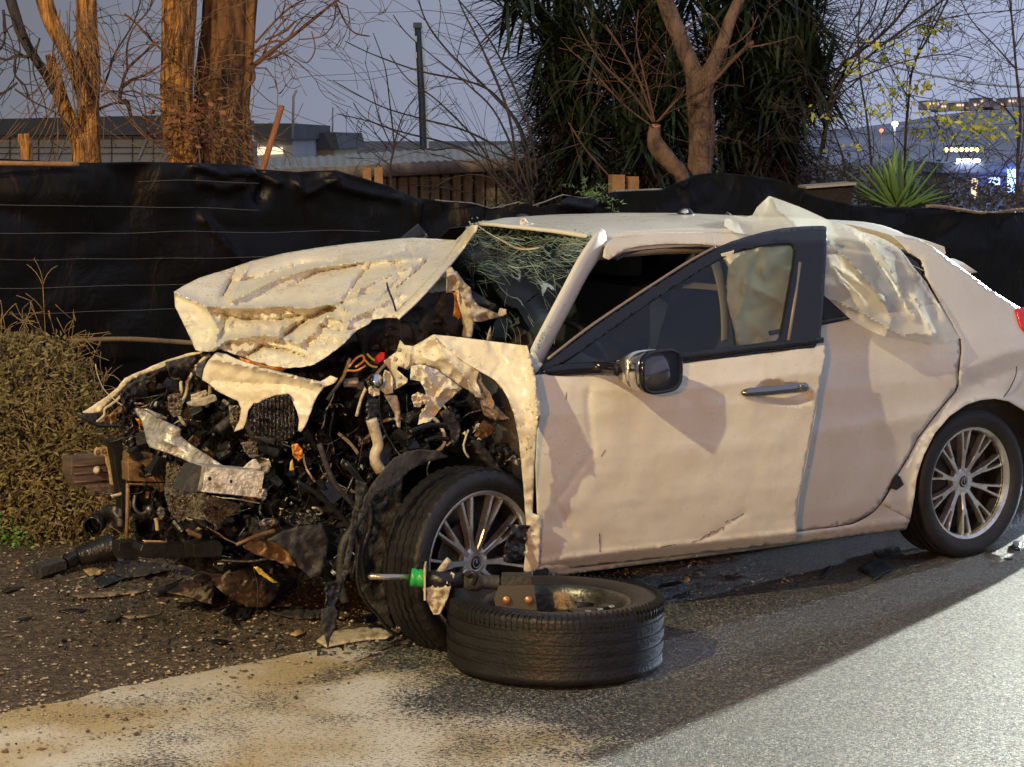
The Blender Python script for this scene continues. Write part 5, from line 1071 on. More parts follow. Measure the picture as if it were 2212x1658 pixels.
plate("curtain_airbag", Y1([(200, 470), (300, 440), (480, 412), (700, 380), (760, 560), (720, 760), (680, 1060), (600, 1090), (310, 1100), (290, 980), (262, 880), (240, 780), (240, 640), (250, 560)]), abag, "airbag_cloth", spacing=7, thick=.002)

# ------------------------------------------------------------------ front door
dl = Y2([(205, 252), (240, 250), (330, 244), (420, 240), (570, 250), (680, 252), (860, 214), (1080, 172), (1300, 146), (1500, 122), (1700, 98), (1950, 66), (1964, 72), (1962, 150), (1940, 260), (1900, 480), (1850, 750), (1800, 1000), (1787, 1100), (1790, 1200), (1780, 1268), (1600, 1288), (1400, 1310), (1200, 1332), (1000, 1355), (800, 1378), (600, 1400), (400, 1424), (250, 1441), (240, 1440), (235, 1300), (222, 1000), (215, 800), (225, 600), (240, 500), (238, 440), (220, 320)])
low = Y2([(240, 1385), (430, 1352), (800, 1305), (1200, 1262), (1500, 1232), (1790, 1200)])
hnd = [(a, c) for a, c in Y2([(1560, 320), (1580, 296), (1620, 285), (1680, 284), (1715, 300), (1780, 300), (1840, 318), (1880, 350), (1892, 390), (1870, 425), (1800, 442), (1700, 438), (1600, 412), (1540, 380)])]
def db(x, y):
    d = segd(x, y, low); below = y > interp([(a, c) for a, c in low], x)
    o = .045 * sm(0, 36, d) if below else 0.
    o -= .012 * math.exp(-d / 7)
    o += .012 * math.exp(-segd(x, y, Y2([(540, 340), (530, 420), (560, 720), (330, 1030), (450, 1210)])) / 7) * .7
    o -= .012 * math.exp(-segd(x, y, Y2([(250, 255), (540, 340), (850, 365), (1200, 330), (1960, 220)])) / 24)
    o += .004 * noise.noise(Vector((x / 50, y / 50, 3))) + .0012 * crum(x, y, 30, 6) + .006 * math.exp(-segd(x, y, Y2([(1180, 1255), (1300, 1210), (1350, 1170), (1470, 1090)])) / 4)
    return o
door = plate("front_door", dl, lambda x, y: D(x, y, 0, db), "door_paint", spacing=6, thick=.004, holes=[hnd])
def bowl(x, y):
    d = min(segd(x, y, hnd + hnd[:1]) / 20, 1); return D(x, y, .028 * (d * (2 - d)) + .0, db)
sheet("handle_recess", [(a + (a - 1700) * .02, c + (c - 851) * .02) for a, c in hnd], bowl, "door_paint", door, 4, .002)
hp = Y2([(1455, 362), (1500, 358), (1580, 352), (1660, 344), (1740, 336), (1800, 330), (1848, 324)])
mk("door_handle", B().tube(smooth_poly([D(x, y, -.030 + .018 * abs(i - 3) / 3) for i, (x, y) in enumerate(hp)], 4, False), [.005, .009, .013, .015, .016, .017, .017, .0175, .0175, .0175, .0175, .0175, .0175, .0175, .0175, .018, .018, .018, .0185, .0185, .0185, .0185, .0185, .018, .014], 12).vf(), mat("handle_chrome", (.30, .28, .27), .18, 1.0), door)
kc = D(*Y2([(1826, 325)])[0], -.044); mk("lock_barrel", B().lathe([(.010, .004), (.012, .002), (.012, -.006)], kc, DN, 16).lathe([(1e-3, .001), (.0065, .001)], kc, DN, 12).vf(), "chrome", door)
inner = D(1450, 1000, .09)
sheet("inner_panel", [(1175, 830), (1700, 790), (1745, 800), (1700, 1150), (1300, 1200), (1180, 1215)], lambda x, y: D(x, y, .075), "leather", door, 30, .01)
for u0 in (0,):
    e_ = Y2([(1960, 90), (1900, 480), (1850, 750), (1800, 1000), (1787, 1100), (1782, 1262)])
    bb = B(); n = len(e_)
    for x, y in e_: bb.v += [D(x, y, .002, db), D(x, y, .08)]
    bb.f = [(2 * i, 2 * i + 1, 2 * i + 3, 2 * i + 2) for i in range(n - 1)]; solid(mk("door_edge", bb.vf(), "door_paint", door), .003)
mat("scrape", (.10, .07, .045), .8)
for a_ in ([(1160, 1262), (1190, 1250), (1215, 1240)], [(1205, 1252), (1240, 1222), (1262, 1214)], [(1255, 1230), (1275, 1200), (1300, 1196)], [(1300, 1206), (1325, 1180), (1350, 1172), (1345, 1190)], [(1360, 1142), (1375, 1130)], [(1395, 1128), (1430, 1112), (1470, 1088)], [(600, 1210), (602, 1260), (604, 1320)], [(970, 1292), (1010, 1284), (1060, 1276)], [(610, 745), (635, 705)], [(400, 355), (398, 398)]):
    mk("scrape_mark", B().tube(smooth_poly([D(x, y, -.001, db) for x, y in Y2(a_)], 4, False), [.001 + .0012 * random.random() for _ in range(4 * (len(a_) - 1) + 1)], 4).vf(), "scrape", door)
# window frame
fo = Z8([(512, 1056), (560, 1000), (640, 930), (760, 840), (900, 735), (1100, 600), (1300, 470), (1450, 375), (1600, 292), (1700, 250), (1800, 218), (1900, 192), (2000, 172), (2120, 160)]) + Y1([(840, 283), (880, 283), (897, 288), (904, 305), (902, 400), (898, 520), (886, 720), (874, 860), (862, 1030)]) + Z8([(2200, 890), (1990, 912), (1730, 945), (1400, 985), (1300, 1000), (1000, 1020), (960, 1050), (760, 1052), (600, 1056)])
gi = Z8([(600, 1018), (700, 1012), (930, 998), (960, 975), (1200, 955), (1400, 925), (1600, 898), (1730, 880), (1880, 862), (1975, 848), (1995, 825), (2020, 700), (2050, 520), (2075, 380), (2084, 290), (2070, 264), (2040, 258), (1980, 262), (1880, 280), (1760, 308), (1660, 345), (1560, 400), (1400, 500), (1200, 630), (1000, 770), (800, 910), (690, 985)])
fr = sheet("window_frame", fo, lambda x, y: D(x, y, -.006), "gloss_black", door, 8, .018, holes=[gi])
sheet("window_glass", [(a, c) for a, c in gi], lambda x, y: D(x, y, .004), "window_glass", door, 18, 0)
mk("frame_seal", B().tube(smooth_poly([D(x, y, -.010) for x, y in Z8([(590, 962), (760, 828), (900, 726), (1100, 592), (1300, 462), (1450, 368), (1600, 286)])], 4, False), .0055, 8).vf(), mat("seal_tan", (.20, .16, .13), .35), door)
mk("belt_strip", B().tube(smooth_poly([D(x, y, -.016) for x, y in Y2([(700, 178), (1080, 148), (1300, 122), (1500, 97), (1700, 73), (1950, 42)])], 4, False), .011, 8, flat=DN).vf(), "black_plastic", door)
mk("glass_run", B().tube([D(x, y, -.002) for x, y in Z8([(2110, 380), (2080, 600), (2040, 850)])], .008, 6).vf(), "seal_tan", door)
mk("mirror_base", B().tube(smooth_poly([D(x, y, o_) for x, y, o_ in ((1170, 806, -.005), (1220, 800, -.02), (1290, 796, -.03), (1335, 800, -.13))], 4, False), [.012, .016, .018, .02, .022, .022, .022, .022, .022, .022, .022, .022, .022], 8, flat=DN).vf(), "gloss_black", door)
# wing mirror: lofted shell and glass
g0 = D(*Y2([(975, 232)])[0], -.19); gd = (Vector((.72, -.69, .02))).normalized(); gx_ = Vector((0, 0, 1)).cross(gd).normalized(); gz_ = gd.cross(gx_)
def ring(c, hx, hz, pw_=.62): return [c + gx_ * (hx * math.copysign(abs(math.cos(a)) ** pw_, math.cos(a))) + gz_ * (hz * math.copysign(abs(math.sin(a)) ** pw_, math.sin(a))) for a in [i * 6.2832 / 28 for i in range(28)]]
def loft(rs, cap0=True, cap1=True):
    bb = B(); n = len(rs[0])
    for r_ in rs: bb.v += r_
    bb.f = [(i * n + k, i * n + (k + 1) % n, (i + 1) * n + (k + 1) % n, (i + 1) * n + k) for i in range(len(rs) - 1) for k in range(n)]
    if cap0: bb.f.append(tuple(range(n - 1, -1, -1)))
    if cap1: bb.f.append(tuple((len(rs) - 1) * n + k for k in range(n)))
    return bb.vf()
mir = mk("wing_mirror", loft([ring(g0 - gd * .150 - gx_ * .015, .035, .03), ring(g0 - gd * .135 - gx_ * .01, .066, .050), ring(g0 - gd * .09, .094, .066), ring(g0 - gd * .03, .108, .074), ring(g0 - gd * .005, .109, .075)]), "chrome", door)
sheetless = mk("mirror_rim", loft([ring(g0 - gd * .012, .112, .078), ring(g0 + gd * .006, .112, .078), ring(g0 + gd * .008, .103, .070), ring(g0 + gd * .001, .099, .066)], True, False), "gloss_black", mir)
mk("mirror_glass", loft([ring(g0 - gd * .003, .100, .067), ring(g0 + gd * .002, .100, .067)]), mat("mirror_face", (.10, .105, .12), .12, .6), mir)
mk("mirror_cap", loft([ring(g0 - gd * .132 + gz_ * .004 - gx_ * .01, .068, .050), ring(g0 - gd * .09 + gz_ * .004, .0965, .0675), ring(g0 - gd * .07 + gz_ * .003, .102, .070)]), mat("mirror_shell", (.72, .68, .60), .16, .9), mir)
# ------------------------------------------------------------------ wheels
def tyre_vf(c, ax, up, Ro, Ri, wd, n=144, block=3, grooves=4, depth=.005, shoulder=True):
    ax = ax.normalized(); a = (up - ax * up.dot(ax)).normalized(); b_ = ax.cross(a); h = wd / 2
    prof = [(Ri, -h * .72), (Ri + .012, -h * .86), (Ri + (Ro - Ri) * .45, -h * 1.0), (Ro - .028, -h * .98), (Ro - .010, -h * .90), (Ro - .004, -h * .80)]
    gw = 1.5 * h / (grooves * 3 + 1)
    z = -h * .75
    for g in range(grooves + 1):
        prof += [(Ro - .001 - .004 * abs(2 * g / grooves - 1) ** 2, z + .001), (Ro - .001 - .004 * abs(2 * g / grooves - 1) ** 2, z + gw * 2 - .001)]; z += gw * 2
        if g < grooves: prof += [(Ro - .008, z + .0005), (Ro - .008, z + gw - .0005)]; z += gw
        if z > h * .75: break
    prof += [(Ro - .004, h * .80), (Ro - .010, h * .90), (Ro - .028, h * .98), (Ri + (Ro - Ri) * .45, h), (Ri + .012, h * .86), (Ri, h * .72)]
    vs = []; fs = []; m_ = len(prof)
    for k in range(n):
        an = 2 * math.pi * k / n; cut_ = block and k % block == 0
        for r, q in prof:
            rr = r - (depth if cut_ and r > Ro - .0125 and (abs(q) > h * .45 or not shoulder) else 0)
            vs.append(c + ax * q + (a * math.cos(an) + b_ * math.sin(an)) * rr)
    for k in range(n):
        q = (k + 1) % n
        for i in range(m_ - 1): fs.append((k * m_ + i, q * m_ + i, q * m_ + i + 1, k * m_ + i + 1))
    return vs, fs
def bar2(bb, c, ax, e1, e2, pts, h0, h1):
    """tapered bar in the wheel plane; pts (r, angle, halfwidth)"""
    P = []
    for r, an, hw in pts:
        d = e1 * math.cos(an) + e2 * math.sin(an); s_ = -e1 * math.sin(an) + e2 * math.cos(an); z = h0 + (h1 - h0) * (r / .25)
        q = c + d * r; P += [q - s_ * hw + ax * (z - .004), q - s_ * hw * .7 + ax * z, q + s_ * hw * .7 + ax * z, q + s_ * hw + ax * (z - .004), q + s_ * hw * .9 + ax * (z - .03), q - s_ * hw * .9 + ax * (z - .03)]
    n = len(pts); fs = [(6 * i + k, 6 * i + (k + 1) % 6, 6 * (i + 1) + (k + 1) % 6, 6 * (i + 1) + k) for i in range(n - 1) for k in range(6)] + [tuple(range(5, -1, -1)), tuple(6 * (n - 1) + k for k in range(6))]
    bb.add(P, fs)
def wheel(c, ax, up, parent, rot=0., block=3, tread="rubber", Ro=.319, Ri=.232, wd=.215):
    ax = ax.normalized(); e1 = (up - ax * up.dot(ax)).normalized(); e2 = ax.cross(e1); h = wd / 2
    bb = B()
    bb.lathe([(Ri - .014, h * .52), (Ri - .008, h * .72), (Ri + .004, h * .80), (Ri + .010, h * .76), (Ri + .008, h * .66)], c, ax, 72)
    for k in range(10):
        an = rot + k * math.pi / 5
        bar2(bb, c, ax, e1, e2, [(.030, an, .012), (.075, an, .0095), (.120, an, .012), (.140, an, .0155)], h * .34, h * .62)
        for s_ in (-1, 1): bar2(bb, c, ax, e1, e2, [(.118, an + s_ * .060, .0062), (.16, an + s_ * .084, .0052), (Ri - .008, an + s_ * .104, .0066)], h * .34, h * .62)
    bb.lathe([(.022, h * .40), (.030, h * .42), (.058, h * .36), (.062, h * .26), (.060, h * .1)], c, ax, 30)
    o = mk("wheel", bb.vf(), "alloy", parent, smooth=True, auto=35)
    mk("tyre", tyre_vf(c, ax, up, Ro, Ri, wd, block=block, depth=.0045, shoulder=False), tread, o, auto=50)
    mk("barrel", B().lathe([(Ri - .012, h * .6), (Ri - .020, h * .2), (Ri - .022, -h * .7), (Ri + .004, -h * .8)], c, ax, 60).lathe([(Ri - .02, -h * .3), (.12, -h * .3)], c, ax, 40).vf(), "alloy_dark", o)
    mk("brake_disc", B().lathe([(.05, h * .05), (.145, h * .05), (.150, 0), (.150, -h * .18), (.05, -h * .18)], c, ax, 48).vf(), "dark_steel", o)
    cp = B().lathe([(1e-3, h * .44), (.018, h * .44), (.024, h * .42), (.026, h * .36)], c, ax, 24); mk("centre_cap", cp.vf(), "alloy_dark", o)
    mk("emblem", B().lathe([(.014, h * .45), (.0165, h * .455), (.019, h * .45)], c, ax, 24).tube([c + ax * h * .45 - e1 * .013, c + ax * h * .45 + e1 * .013], .0022, 5).vf(), "chrome", o)
    for k in range(5):
        an = rot + .31 + k * 1.2566; d = e1 * math.cos(an) + e2 * math.sin(an); mk("wheel_nut", B().lathe([(1e-3, h * .30), (.008, h * .30), (.010, h * .24), (.010, h * .1)], c + d * .046, ax, 6).vf(), "alloy_dark", o, smooth=False)
    return o
rc = onv(2111, 1042, .10); rcu = tocar(rc); rc = car(2.545, .115, .312)
wheel(rc, -CV, Vector((0, 0, 1)) + CU * .02, wreck, .06, 0)
fc = onv(1012, 1214, .045); sa_ = R(10.5); fax = (-CV * math.cos(sa_) + CU * math.sin(sa_) + Vector((0, 0, .03))).normalized()
fw = wheel(fc, fax, Vector((0, 0, 1)), wreck, .22, 3, "tread_rubber", Ro=.336, Ri=.250, wd=.185)

# ------------------------------------------------------------------ engine bay
blk = "black_plastic"
def bayv(x, y): return idw([(300, 900, 1.05), (300, 1150, 1.0), (500, 1000, .75), (520, 1180, .70), (700, 950, .48), (720, 1150, .34), (850, 850, .34), (900, 980, .18), (1080, 930, .16), (780, 1230, .16)], x, y)
# solid dark mass behind everything
def lumps(name, pts, m, v0, seed, amp=.10, sc=34):
    return plate(name, pts, (lambda x, y: onv(x, y, bayv(x, y) + .16 + amp * .6 * crum(x, y, sc, seed))) if v0 is None else vsurf(v0, amp, sc, seed), m, spacing=8, thick=.01, auto=40)
lumps("engine", [(300, 830), (380, 780), (480, 770), (640, 790), (760, 740), (870, 700), (1000, 690), (1130, 740), (1150, 900), (1120, 1010), (1000, 980), (880, 1010), (800, 1100), (760, 1240), (640, 1250), (420, 1230), (300, 1190), (270, 1000)], mat("engine_dark", (.016, .014, .013), .5, .2, col2=(.05, .036, .024), vscale=24, bump=.7, bscale=50, fac=(.5, .75)), None, 3, .16, 40)
lumps("firewall", [(760, 700), (900, 640), (1010, 620), (1130, 700), (1150, 760), (1150, 960), (900, 900), (800, 820)], "dull_plastic", .50, 8, .06, 60)
# crash beams and brackets
prism("crash_box", Z5([(1215, 1035), (1670, 1078), (1640, 1282), (1182, 1236)]), Z5([(1200, 1130, .34), (1660, 1170, .27)]), .10, "aluminium")
prism("crash_box_end", Z5([(1120, 1030), (1208, 1036), (1176, 1236), (1100, 1246), (1030, 1232), (1062, 1140)]), Z5([(1120, 1130, .40), (1200, 1130, .345)]), .08, "dull_plastic")
for q in ((1240, 1132), (1408, 1152)):
    c = onv(*Z5([q])[0], .332 - (q[0] - 1240) * .00013); mk("bolt_hole", B().disc(c, -CV, .0068, .003, 14).vf(), "black_plastic", wreck)
plate("crash_box_torn", Z5([(1630, 1215), (1680, 1210), (1690, 1260), (1660, 1300), (1620, 1290), (1600, 1275)]), vsurf(.26, .04, 10, 3), "aluminium", spacing=3)
plate("radiator_beam", Z5([(672, 590), (690, 585), (745, 605), (860, 668), (1020, 740), (1012, 795), (1100, 870), (1240, 960), (1362, 1040), (1130, 1024), (1050, 985), (990, 960), (770, 882), (745, 830), (735, 770), (712, 680)]), vsurf(Z5([(690, 600, .98), (1000, 800, .70), (1350, 1040, .46)]), .006, 20, 3, [(Z5([(740, 780), (1000, 880), (1150, 1000)]), -.012, 4), (Z5([(720, 640), (1010, 770)]), -.012, 4)]), "aluminium", spacing=5, thick=.02)
plate("beam_rail", Z5([(730, 590), (760, 588), (915, 655), (905, 672), (850, 660)]), vsurf(.85), "aluminium", spacing=5, thick=.01)
prism("support_post", Z5([(425, 830), (560, 825), (572, 900), (585, 1050), (598, 1250), (608, 1560), (575, 1560), (545, 1260), (510, 1050), (498, 960), (480, 890)]), 1.02, .05, "dark_steel")
prism("bumper_mount", Z5([(170, 972), (420, 958), (445, 1060), (470, 1192), (330, 1200), (205, 1196), (165, 1100)]), 1.20, .09, "brown_box")
for y in (1022, 1085, 1150): mk("mount_rib", B().tube([onv(*Z5([(185, y + 10)])[0], 1.197), onv(*Z5([(440, y - 4)])[0], 1.197)], .0035, 5).vf(), "brown_box", wreck)
mk("mount_bolt", B().lathe([(1e-3, .016), (.010, .014), (.011, .004), (.016, .002), (.016, 0)], onv(*Z5([(365, 1066)])[0], 1.197), -CV, 12).vf(), "hose_tan", wreck)
plate("mount_plate", Z5([(345, 905), (360, 888), (480, 884), (502, 905), (505, 970), (512, 1100), (520, 1240), (470, 1262), (440, 1250), (470, 1190), (450, 1060), (425, 960), (345, 950)]), vsurf(1.14, .006, 20, 2), "tan_primer", spacing=5, thick=.006)
for q in ((372, 926), (420, 918), (478, 926)): mk("rivet_hole", B().lathe([(.0045, .001), (.0075, .003), (.0095, 0)], onv(*Z5([q])[0], 1.133), -CV, 14).vf(), "rust_bracket", wreck)
prism("bumper_bracket", Z5([(605, 1005), (800, 975), (860, 985), (905, 1080), (886, 1160), (612, 1152)]), .93, .06, "rust_bracket")
prism("bracket_tab", Z5([(620, 1165), (890, 1168), (886, 1230), (850, 1240), (825, 1225), (800, 1190), (625, 1182)]), .93, .012, "rust_bracket")
mk("bracket_hole", B().disc(onv(*Z5([(750, 1070)])[0], .928), -CV, .0075, .003, 8).vf(), "black_plastic", wreck)
prism("bracket_flange", Z5([(605, 935), (760, 940), (800, 935), (800, 975), (606, 1005)]), .95, .05, "rust_bracket")
# crushed radiator
def finsurf(x, y): return onv(x, y, idw(Z5([(900, 1050, .80), (1000, 1350, .62), (1450, 1380, .42), (1250, 1480, .48)]), x, y) + .02 * crum(x, y, 16, 4) + .006 * math.sin((x * .35 + y) * 1.6) + .012 * crum(x, y, 6, 7))
plate("radiator", Z5([(905, 1000), (990, 1000), (1090, 1130), (1040, 1160), (1030, 1235), (1180, 1245), (1480, 1330), (1475, 1400), (1380, 1430), (1300, 1505), (1200, 1450), (1060, 1430), (1000, 1470), (940, 1400), (900, 1300), (885, 1205), (905, 1120)]), finsurf, "fin_foil", spacing=3.2, thick=.003, auto=25)
plate("condenser", Z5([(915, 480), (1000, 465), (1030, 560), (1020, 640), (960, 655), (920, 600)]), vsurf(.82, .02, 8, 4), "fin_foil", spacing=3)
plate("condenser", Z5([(1390, 560), (1470, 560), (1480, 640), (1440, 760), (1400, 700)]), vsurf(.58, .02, 8, 6), "fin_foil", spacing=3)
plate("condenser", Z5([(1480, 850), (1600, 840), (1630, 960), (1560, 970), (1510, 920)]), vsurf(.46, .02, 8, 7), "fin_foil", spacing=3)
# far wing and lamp housing
plate("far_wing", Z5([(250, 615), (330, 570), (430, 500), (520, 430), (580, 350), (640, 325), (700, 298), (900, 212), (1050, 165), (1190, 138), (1180, 165), (1040, 195), (890, 265), (820, 290), (700, 330), (610, 380), (560, 440), (470, 520), (380, 620), (290, 625)]), vsurf(Z5([(250, 615, 1.55), (700, 300, 1.42), (1190, 140, 1.15)]), .008, 20, 2), "crumpled_paint", spacing=5, thick=.006)
plate("far_wing_inner", Z5([(262, 625), (380, 622), (375, 680), (330, 690)]), vsurf(1.5), "dull_plastic", spacing=6, thick=.01)
plate("far_wing_inner", Z5([(380, 625), (470, 530), (560, 440), (650, 340), (820, 300), (800, 430), (600, 480), (450, 590), (430, 650)]), vsurf(1.44, .02, 20, 3), "dull_plastic", spacing=6, thick=.006)
mk("wing_edge", B().tube(smooth_poly([onv(x, y, 1.40) for x, y in Z5([(365, 690), (420, 640), (425, 590), (470, 560), (520, 520), (560, 478)])], 4, False), .006, 6).vf(), "hose_tan", wreck)
plate("lamp_housing", Z5([(620, 400), (690, 335), (930, 335), (935, 420), (900, 440), (870, 550), (660, 560), (580, 540), (560, 440)]), vsurf(1.30, .03, 24, 6), "dull_plastic", spacing=6, thick=.006)
plate("indicator_lens", Z5([(778, 378), (860, 338), (900, 340), (890, 420), (780, 432)]), vsurf(1.25, .01, 12, 6), "orange_plastic", spacing=4)
plate("lamp_bracket", Z5([(890, 340), (935, 345), (915, 440), (880, 470), (870, 550), (660, 558), (655, 545), (845, 520), (850, 440), (880, 420)]), vsurf(1.22, .01, 12, 7), "tan_primer", spacing=4, thick=.004)
plate("lamp_bracket", Z5([(510, 590), (550, 560), (570, 580), (520, 650), (500, 700), (440, 740), (380, 690), (450, 640)]), vsurf(1.32, .03, 12, 7), "rust_bracket", spacing=4, thick=.004)
plate("upright", Z5([(560, 440), (620, 470), (680, 600), (690, 760), (640, 900), (600, 880), (560, 760), (560, 600)]), vsurf(1.10, .05, 18, 7), blk, spacing=5, thick=.01)
plate("upright_edge", Z5([(660, 660), (720, 670), (735, 760), (720, 810), (690, 800), (700, 720)]), vsurf(1.04, .03, 12, 7), "orange_plastic", spacing=4, thick=.004)
# airbox, covers
def rib(x, y): return onv(x, y, .40 + .012 * math.sin(x * .75) + .02 * crum(x, y, 40, 2))
plate("airbox", Z4([(730, 1230), (760, 1225), (870, 1178), (940, 1180), (975, 1260), (985, 1360), (960, 1440), (880, 1460), (780, 1420), (720, 1400), (700, 1330)]), rib, blk, spacing=3.5, thick=.004)
plate("airbox_lid", Z4([(735, 1425), (860, 1440), (850, 1480), (740, 1440)]), vsurf(.36), "dull_plastic", spacing=6, thick=.01)
plate("headlamp_cover", Z4([(190, 980), (330, 945), (440, 920), (455, 965), (420, 1030), (430, 1080), (330, 1100), (230, 1080)]), vsurf(.86, .05, 30, 3), "dull_plastic", spacing=5)
plate("headlamp_shell", Z4([(365, 1000), (450, 960), (430, 1020), (415, 1080), (380, 1060)]), vsurf(.70, .02, 20, 3), "steel", spacing=5)
prism("bent_strut", Z5([(1085, 545), (1150, 520), (1290, 480), (1305, 520), (1200, 565), (1100, 570)]), .66, .03, "hose_tan")
plate("bent_plate", Z5([(1095, 480), (1210, 440), (1225, 470), (1150, 540), (1100, 530)]), vsurf(.70, .03, 14, 3), "hose_tan", spacing=4)
plate("white_clip", Z5([(1500, 1045), (1570, 985), (1600, 980), (1640, 1030), (1640, 1068), (1560, 1056)]), vsurf(.34, .01, 10, 3), "crumpled_paint", spacing=4)
plate("amber_reflector", Z5([(1880, 870), (1920, 855), (1960, 900), (1970, 960), (1930, 1000), (1890, 950)]), vsurf(.24, .02, 10, 3), "orange_plastic", spacing=3)
plate("amber_reflector", Z5([(1862, 1068), (1870, 1000), (1885, 980), (1900, 1066)]), vsurf(.22), "yellow_plastic", spacing=4)
# wheel side of the bay
hose("white_pipe", Z6([(685, 930), (705, 1000), (728, 1080), (735, 1140), (712, 1200), (715, 1260), (755, 1325)]), .10, [.020, .019, .0185, .0185, .018, .019, .021], "hose_tan", n=14)
plate("coolant_elbow", Z6([(640, 820), (690, 790), (740, 800), (745, 880), (720, 930), (660, 935)]), vsurf(.11, .01, 10, 2), blk, spacing=4, thick=.02)
mk("pump_body", B().lathe([(1e-3, .03), (.02, .03), (.026, .02), (.028, -.02), (1e-3, -.03)], onv(*Z6([(700, 640)])[0], .2), (-CV + Vector((.3, 0, .4))), 20).vf(), "chrome", wreck)
mk("pump_cover", B().lathe([(1e-3, .012), (.016, .012), (.022, 0), (1e-3, -.01)], onv(*Z6([(702, 632)])[0], .185), (-CV + Vector((.3, 0, .2))), 18).vf(), "gloss_black", wreck)
plate("pump_bracket", Z6([(660, 680), (690, 640), (745, 650), (750, 740), (700, 750), (670, 730)]), vsurf(.19, .02, 8, 3), "crumpled_paint", spacing=3)
plate("wheel_arch_liner", Z6([(600, 1658), (630, 1540), (700, 1420), (780, 1320), (860, 1230), (950, 1185), (1060, 1165), (1200, 1170), (1280, 1222), (1200, 1240), (1080, 1270), (980, 1330), (900, 1410), (820, 1475), (740, 1500), (690, 1560), (655, 1658)]), vsurf(-.02, .012, 60, 4), "dull_plastic", spacing=6, thick=.004)
plate("arch_liner_strip", Z7([(240, 80), (300, 100), (290, 180), (255, 280), (235, 400), (215, 520), (190, 640), (165, 690), (150, 640), (180, 520), (200, 420), (215, 300), (235, 200)]), vsurf(-.02, .02, 18, 6), "dull_plastic", spacing=5, thick=.004)
plate("arch_liner_back", Z7([(250, 400), (330, 200), (420, 100), (520, 60), (500, 300), (440, 450), (400, 600), (420, 800), (480, 980), (400, 940), (320, 840), (260, 720), (240, 560)]), vsurf(.20, .03, 40, 6), "dull_plastic", spacing=9, thick=.004)
hose("liner_rim", Z7([(255, 470), (242, 600), (250, 720), (300, 820), (370, 900), (430, 980), (490, 1020)]), .05, .006, blk)
plate("hanging_strip", Z7([(30, 860), (110, 840), (128, 880), (110, 980), (80, 1040), (68, 1095), (55, 1030), (25, 950)]), vsurf(-.04, .01, 20, 2), "dull_plastic", spacing=5, thick=.004)
plate("hanging_strip", Z7([(40, 700), (110, 690), (160, 700), (140, 780), (110, 850), (50, 850), (60, 770)]), vsurf(.0, .02, 12, 2), blk, spacing=5, thick=.004)
plate("arch_panel", Z6([(1240, 880), (1270, 850), (1330, 900), (1370, 1000), (1360, 1100), (1320, 1080), (1280, 980)]), vsurf(.10, .02, 16, 2), "dull_plastic", spacing=5, thick=.01)
plate("rust_bracket_plate", Z6([(1480, 1060), (1520, 980), (1560, 930), (1640, 980), (1655, 1010), (1600, 1060), (1540, 1075)]), vsurf(.12, .03, 14, 2), "rust_bracket", spacing=4, thick=.004)
plate("strut_arm", Z6([(1460, 1090), (1520, 1090), (1640, 1240), (1760, 1400), (1840, 1500), (1820, 1530), (1720, 1430), (1560, 1240)]), vsurf(.10, .01, 20, 2), "dull_plastic", spacing=6, thick=.03)
plate("torn_liner", Z6([(1620, 1130), (1720, 1110), (1800, 1180), (1810, 1230), (1740, 1260), (1700, 1340), (1640, 1260)]), vsurf(.14, .04, 16, 2), blk, spacing=5)
plate("foam_piece", Z6([(1740, 1250), (1790, 1200), (1840, 1240), (1838, 1290), (1790, 1275)]), vsurf(.08, .02, 12, 2), "steel", spacing=4)
for pts, v, r in ((([(980, 1030), (1080, 990), (1180, 975), (1290, 980)]), .16, .010), (([(960, 960), (1000, 915), (1060, 890)]), .12, .010), (([(1100, 1095), (1180, 1075), (1290, 1085)]), .15, .008), (([(1400, 1130), (1420, 1060), (1440, 1010)]), .1, .004), (([(1400, 1120), (1410, 1180), (1440, 1225)]), .1, .004)): hose("hose", Z6(pts), v, r, blk if r > .005 else "hose_tan")
# lower front: subframe, ducts, shields
prism("subframe_beam", Y8([(560, 455), (920, 455), (935, 500), (920, 552), (570, 556), (545, 500)]), .74, .08, "dark_steel")
prism("subframe_beam", Y8([(935, 450), (1130, 430), (1160, 470), (1140, 545), (940, 552)]), .60, .08, "dark_steel")
plate("beam_top", Y8([(560, 420), (700, 425), (830, 452), (600, 456)]), vsurf(.80), "tan_primer", spacing=6, thick=.004)
prism("subframe_end", Y8([(390, 440), (525, 425), (530, 535), (520, 570), (400, 560), (385, 500)]), .86, .06, "dark_steel")
plate("mud_shield", Y8([(1300, 470), (1380, 410), (1480, 420), (1560, 450), (1640, 520), (1700, 620), (1600, 590), (1450, 545), (1340, 500)]), vsurf(.36, .03, 24, 2, [(Y8([(1300, 440), (1420, 430), (1480, 470), (1440, 520)]), -.03, 6)]), "rust_bracket", spacing=5, thick=.004)
plate("splash_shield", Y8([(1480, 415), (1600, 350), (1700, 320), (1880, 300), (1930, 400), (1910, 600), (1870, 680), (1800, 705), (1720, 620), (1640, 520), (1560, 450)]), vsurf(.22, .03, 40, 6), "dull_plastic", spacing=7, thick=.004)
hose("shield_lip", Y8([(1250, 455), (1330, 420), (1420, 385), (1540, 350)]), .33, [.006, .008, .008, .004], "rust_bracket")
plate("lamp_shard", Y8([(1420, 290), (1450, 262), (1540, 260), (1575, 295), (1500, 320), (1430, 325)]), vsurf(.28, .02, 10, 2), "steel", spacing=4)
plate("pleated_hose", Y8([(1600, 250), (1680, 215), (1820, 220), (1870, 250), (1850, 300), (1700, 320), (1620, 300)]), lambda x, y: onv(x, y, .24 + .008 * math.sin(x * 1.3) + .02 * crum(x, y, 18, 2)), blk, spacing=3, thick=.004)
